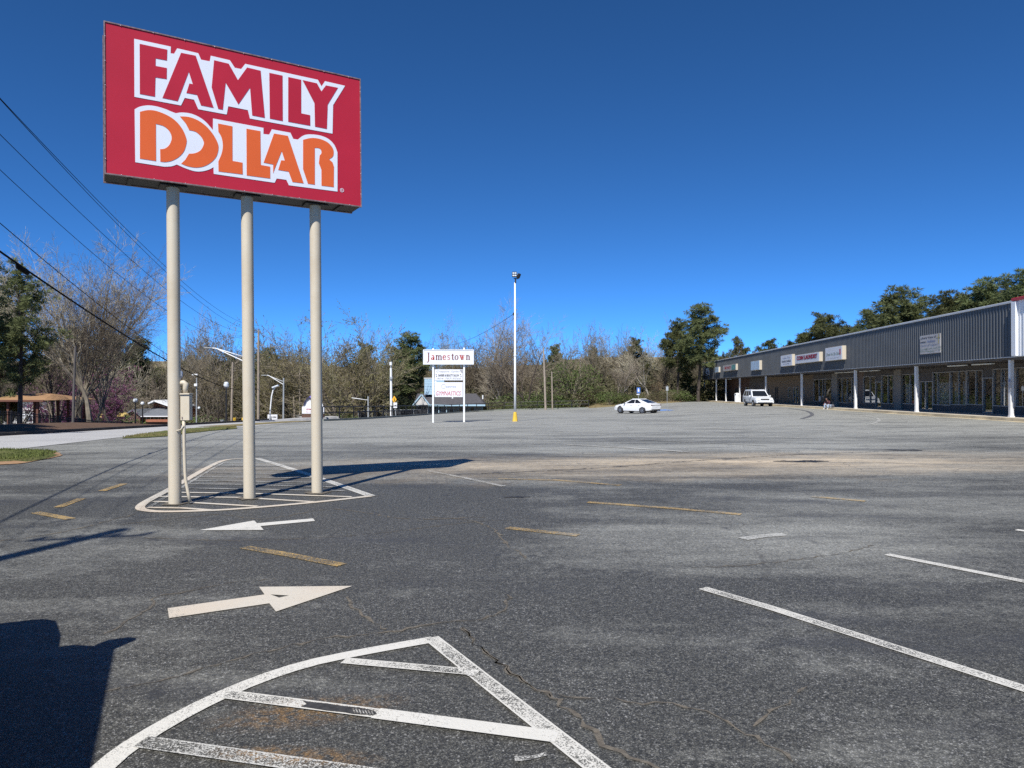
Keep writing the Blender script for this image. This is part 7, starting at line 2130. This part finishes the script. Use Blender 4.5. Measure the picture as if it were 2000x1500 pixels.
# shrub line
r_ = random.Random(77)
SHL = [(925, 792, 112), (955, 778, 112), (985, 785, 110), (1018, 770, 112), (1045, 762, 114), (1072, 770, 112), (1100, 758, 116), (1125, 764, 118), (1150, 752, 121), (1178, 754, 122), (1200, 766, 122), (1225, 770, 121), (1250, 766, 122), (1275, 768, 124), (1300, 764, 126), (1322, 762, 128), (1345, 758, 131), (1368, 756, 134), (1392, 752, 138), (1415, 752, 142), (1440, 750, 146)]
REF = ['right of the blue house', 'left of the white lamp pole', 'touching the white lamp pole on its left', 'just right of the white lamp pole', 'left of the leaning utility pole', 'at the foot of the leaning utility pole', 'below the green leafy tree on its left', 'below the green leafy tree on its right', 'right of the pale wooden pole', 'second right of the pale wooden pole', 'left of the white sedan', 'above the front of the white sedan', 'behind the blue parking sign', 'right of the blue parking sign', 'left of the grey sign back', 'right of the grey sign back', 'below the shorter tall pine', 'below the tallest pine', 'seen left of the far walkway column', 'seen through the end of the walkway', 'seen deepest through the walkway']
for i, (px, tp, Y) in enumerate(SHL):
    plant(('shrub_twiggy', 'shrub', 'shrub_twiggy', 'shrub_green')[(i * 7 // 3) % 4], px, tp - 3, Y, 'olive green shrub ' + REF[i], 1.35 * r_.uniform(.9, 1.2), GS)
plant('shrub_green', 1035, 781, 106, 'fresh green low shrub by the rail right of the white lamp pole', 1.5, GS)
plant('shrub_green', 1012, 786, 105, 'fresh green low shrub by the rail at the foot of the white lamp pole', 1.4, GS)
for px, tp, Y, lb in ((400, 812, 100, 'dark round shrub by the fence right of the electrical box'), (205, 812, 92, 'green shrub by the playground left of the yellow dome'), (160, 806, 90, 'yellow green shrub right of the slim dark pole on the bank'), (640, 806, 104, 'low shrub at the foot of the large olive oak')):
    plant('shrub_green', px, tp, Y, lb, 1.3, 'shrubs in the park')

# far wood that reads as one mass: rows of bare trees and evergreens, joined
wood = TB()
pool = []
for sd in (201, 202, 203, 204):
    tr, cr, bd, zm = bare_tree(sd, h=13, fork=.3, spread=.8, leaders=4, up=.12, levels=4, twig=.05, density=.72)
    pool.append((np.array(tr.v + cr.v), tr.f + [tuple(i + len(tr.v) for i in f) for f in cr.f], zm))
V_, F_ = [], []
off = 0
r_ = random.Random(9)
wt = []
for k in range(420):
    Y = r_.uniform(136, 215); px = r_.uniform(-120, 1700)
    top = 664 + r_.uniform(0, 64) + (20 if px > 1400 else 0)
    vs, fs, zm = r_.choice(pool)
    x = (px - CX) / FPX * Y; zb = float(H(x, Y)); zt = EYE - (top - HY) / FPX * Y
    s = max(.5, (zt - zb) / zm); a = r_.uniform(0, 6.28); ca, sa = math.cos(a) * s, math.sin(a) * s
    w_ = r_.uniform(.8, 1.1)
    q = np.stack([(vs[:, 0] * ca - vs[:, 1] * sa) * w_ + x, (vs[:, 0] * sa + vs[:, 1] * ca) * w_ + Y, vs[:, 2] * s + zb], 1)
    V_.append(q); F_.append([tuple(i + off for i in f) for f in fs]); off += len(vs)
me = bpy.data.meshes.new('far_wood')
me.from_pydata(np.concatenate(V_).tolist(), [], [f for L in F_ for f in L]); me.materials.append(leaf_mat('far_wood_twigs', (.145, .124, .086), .35)); me.update()
fw = bpy.data.objects.new('far_wood', me); COL.objects.link(fw)
tag(fw, 'dense grey brown winter wood far behind the lot', None, None, 'stuff')
# undergrowth and far evergreen mass
lf = TB()
for k in range(950):
    Y = r_.uniform(128, 245); px = r_.uniform(-150, 1750)
    x = (px - CX) / FPX * Y; zb = float(H(x, Y)); hh = r_.uniform(2.0, 7.0) * (1 + (Y - 128) / 150); ww = r_.uniform(1.5, 3.5)
    for j in range(130):
        d = Vector((r_.gauss(0, 1), r_.gauss(0, 1), r_.gauss(0, 1))).normalized()
        p = Vector((x + d.x * ww, Y + d.y * ww, zb + hh * .5 + d.z * hh * .5))
        lf.leaf(p, rdir(d, r_.uniform(.2, 1.3), r_), .7 * r_.uniform(.6, 1.4), .16 * r_.uniform(.6, 1.4), r_)
me = lf.mesh('far_undergrowth', leaf_mat('brown_green_undergrowth', (.072, .066, .036), .45))
fu_ = bpy.data.objects.new('far_undergrowth', me); COL.objects.link(fu_)
tag(fu_, 'brown and dull green undergrowth filling the far wood', None, None, 'stuff')
# dry grass tufts along the bank at the right of the sedan
pts = []
for k in range(2600):
    px = r_.uniform(1150, 1440); Y = r_.uniform(100, 140); x = (px - CX) / FPX * Y
    if x > float(np.interp(Y, XLY, XLX)) - .5 : continue
    pts.append((x, Y, float(H(x, Y))))
if pts: tag(blades('dry_grass_blades', pts, .25, M['blade_dry'], w=.04, seed=8), 'dry grass along the edge of the far lot', None, None, 'stuff')
# fallen leaves on the asphalt edge and small litter
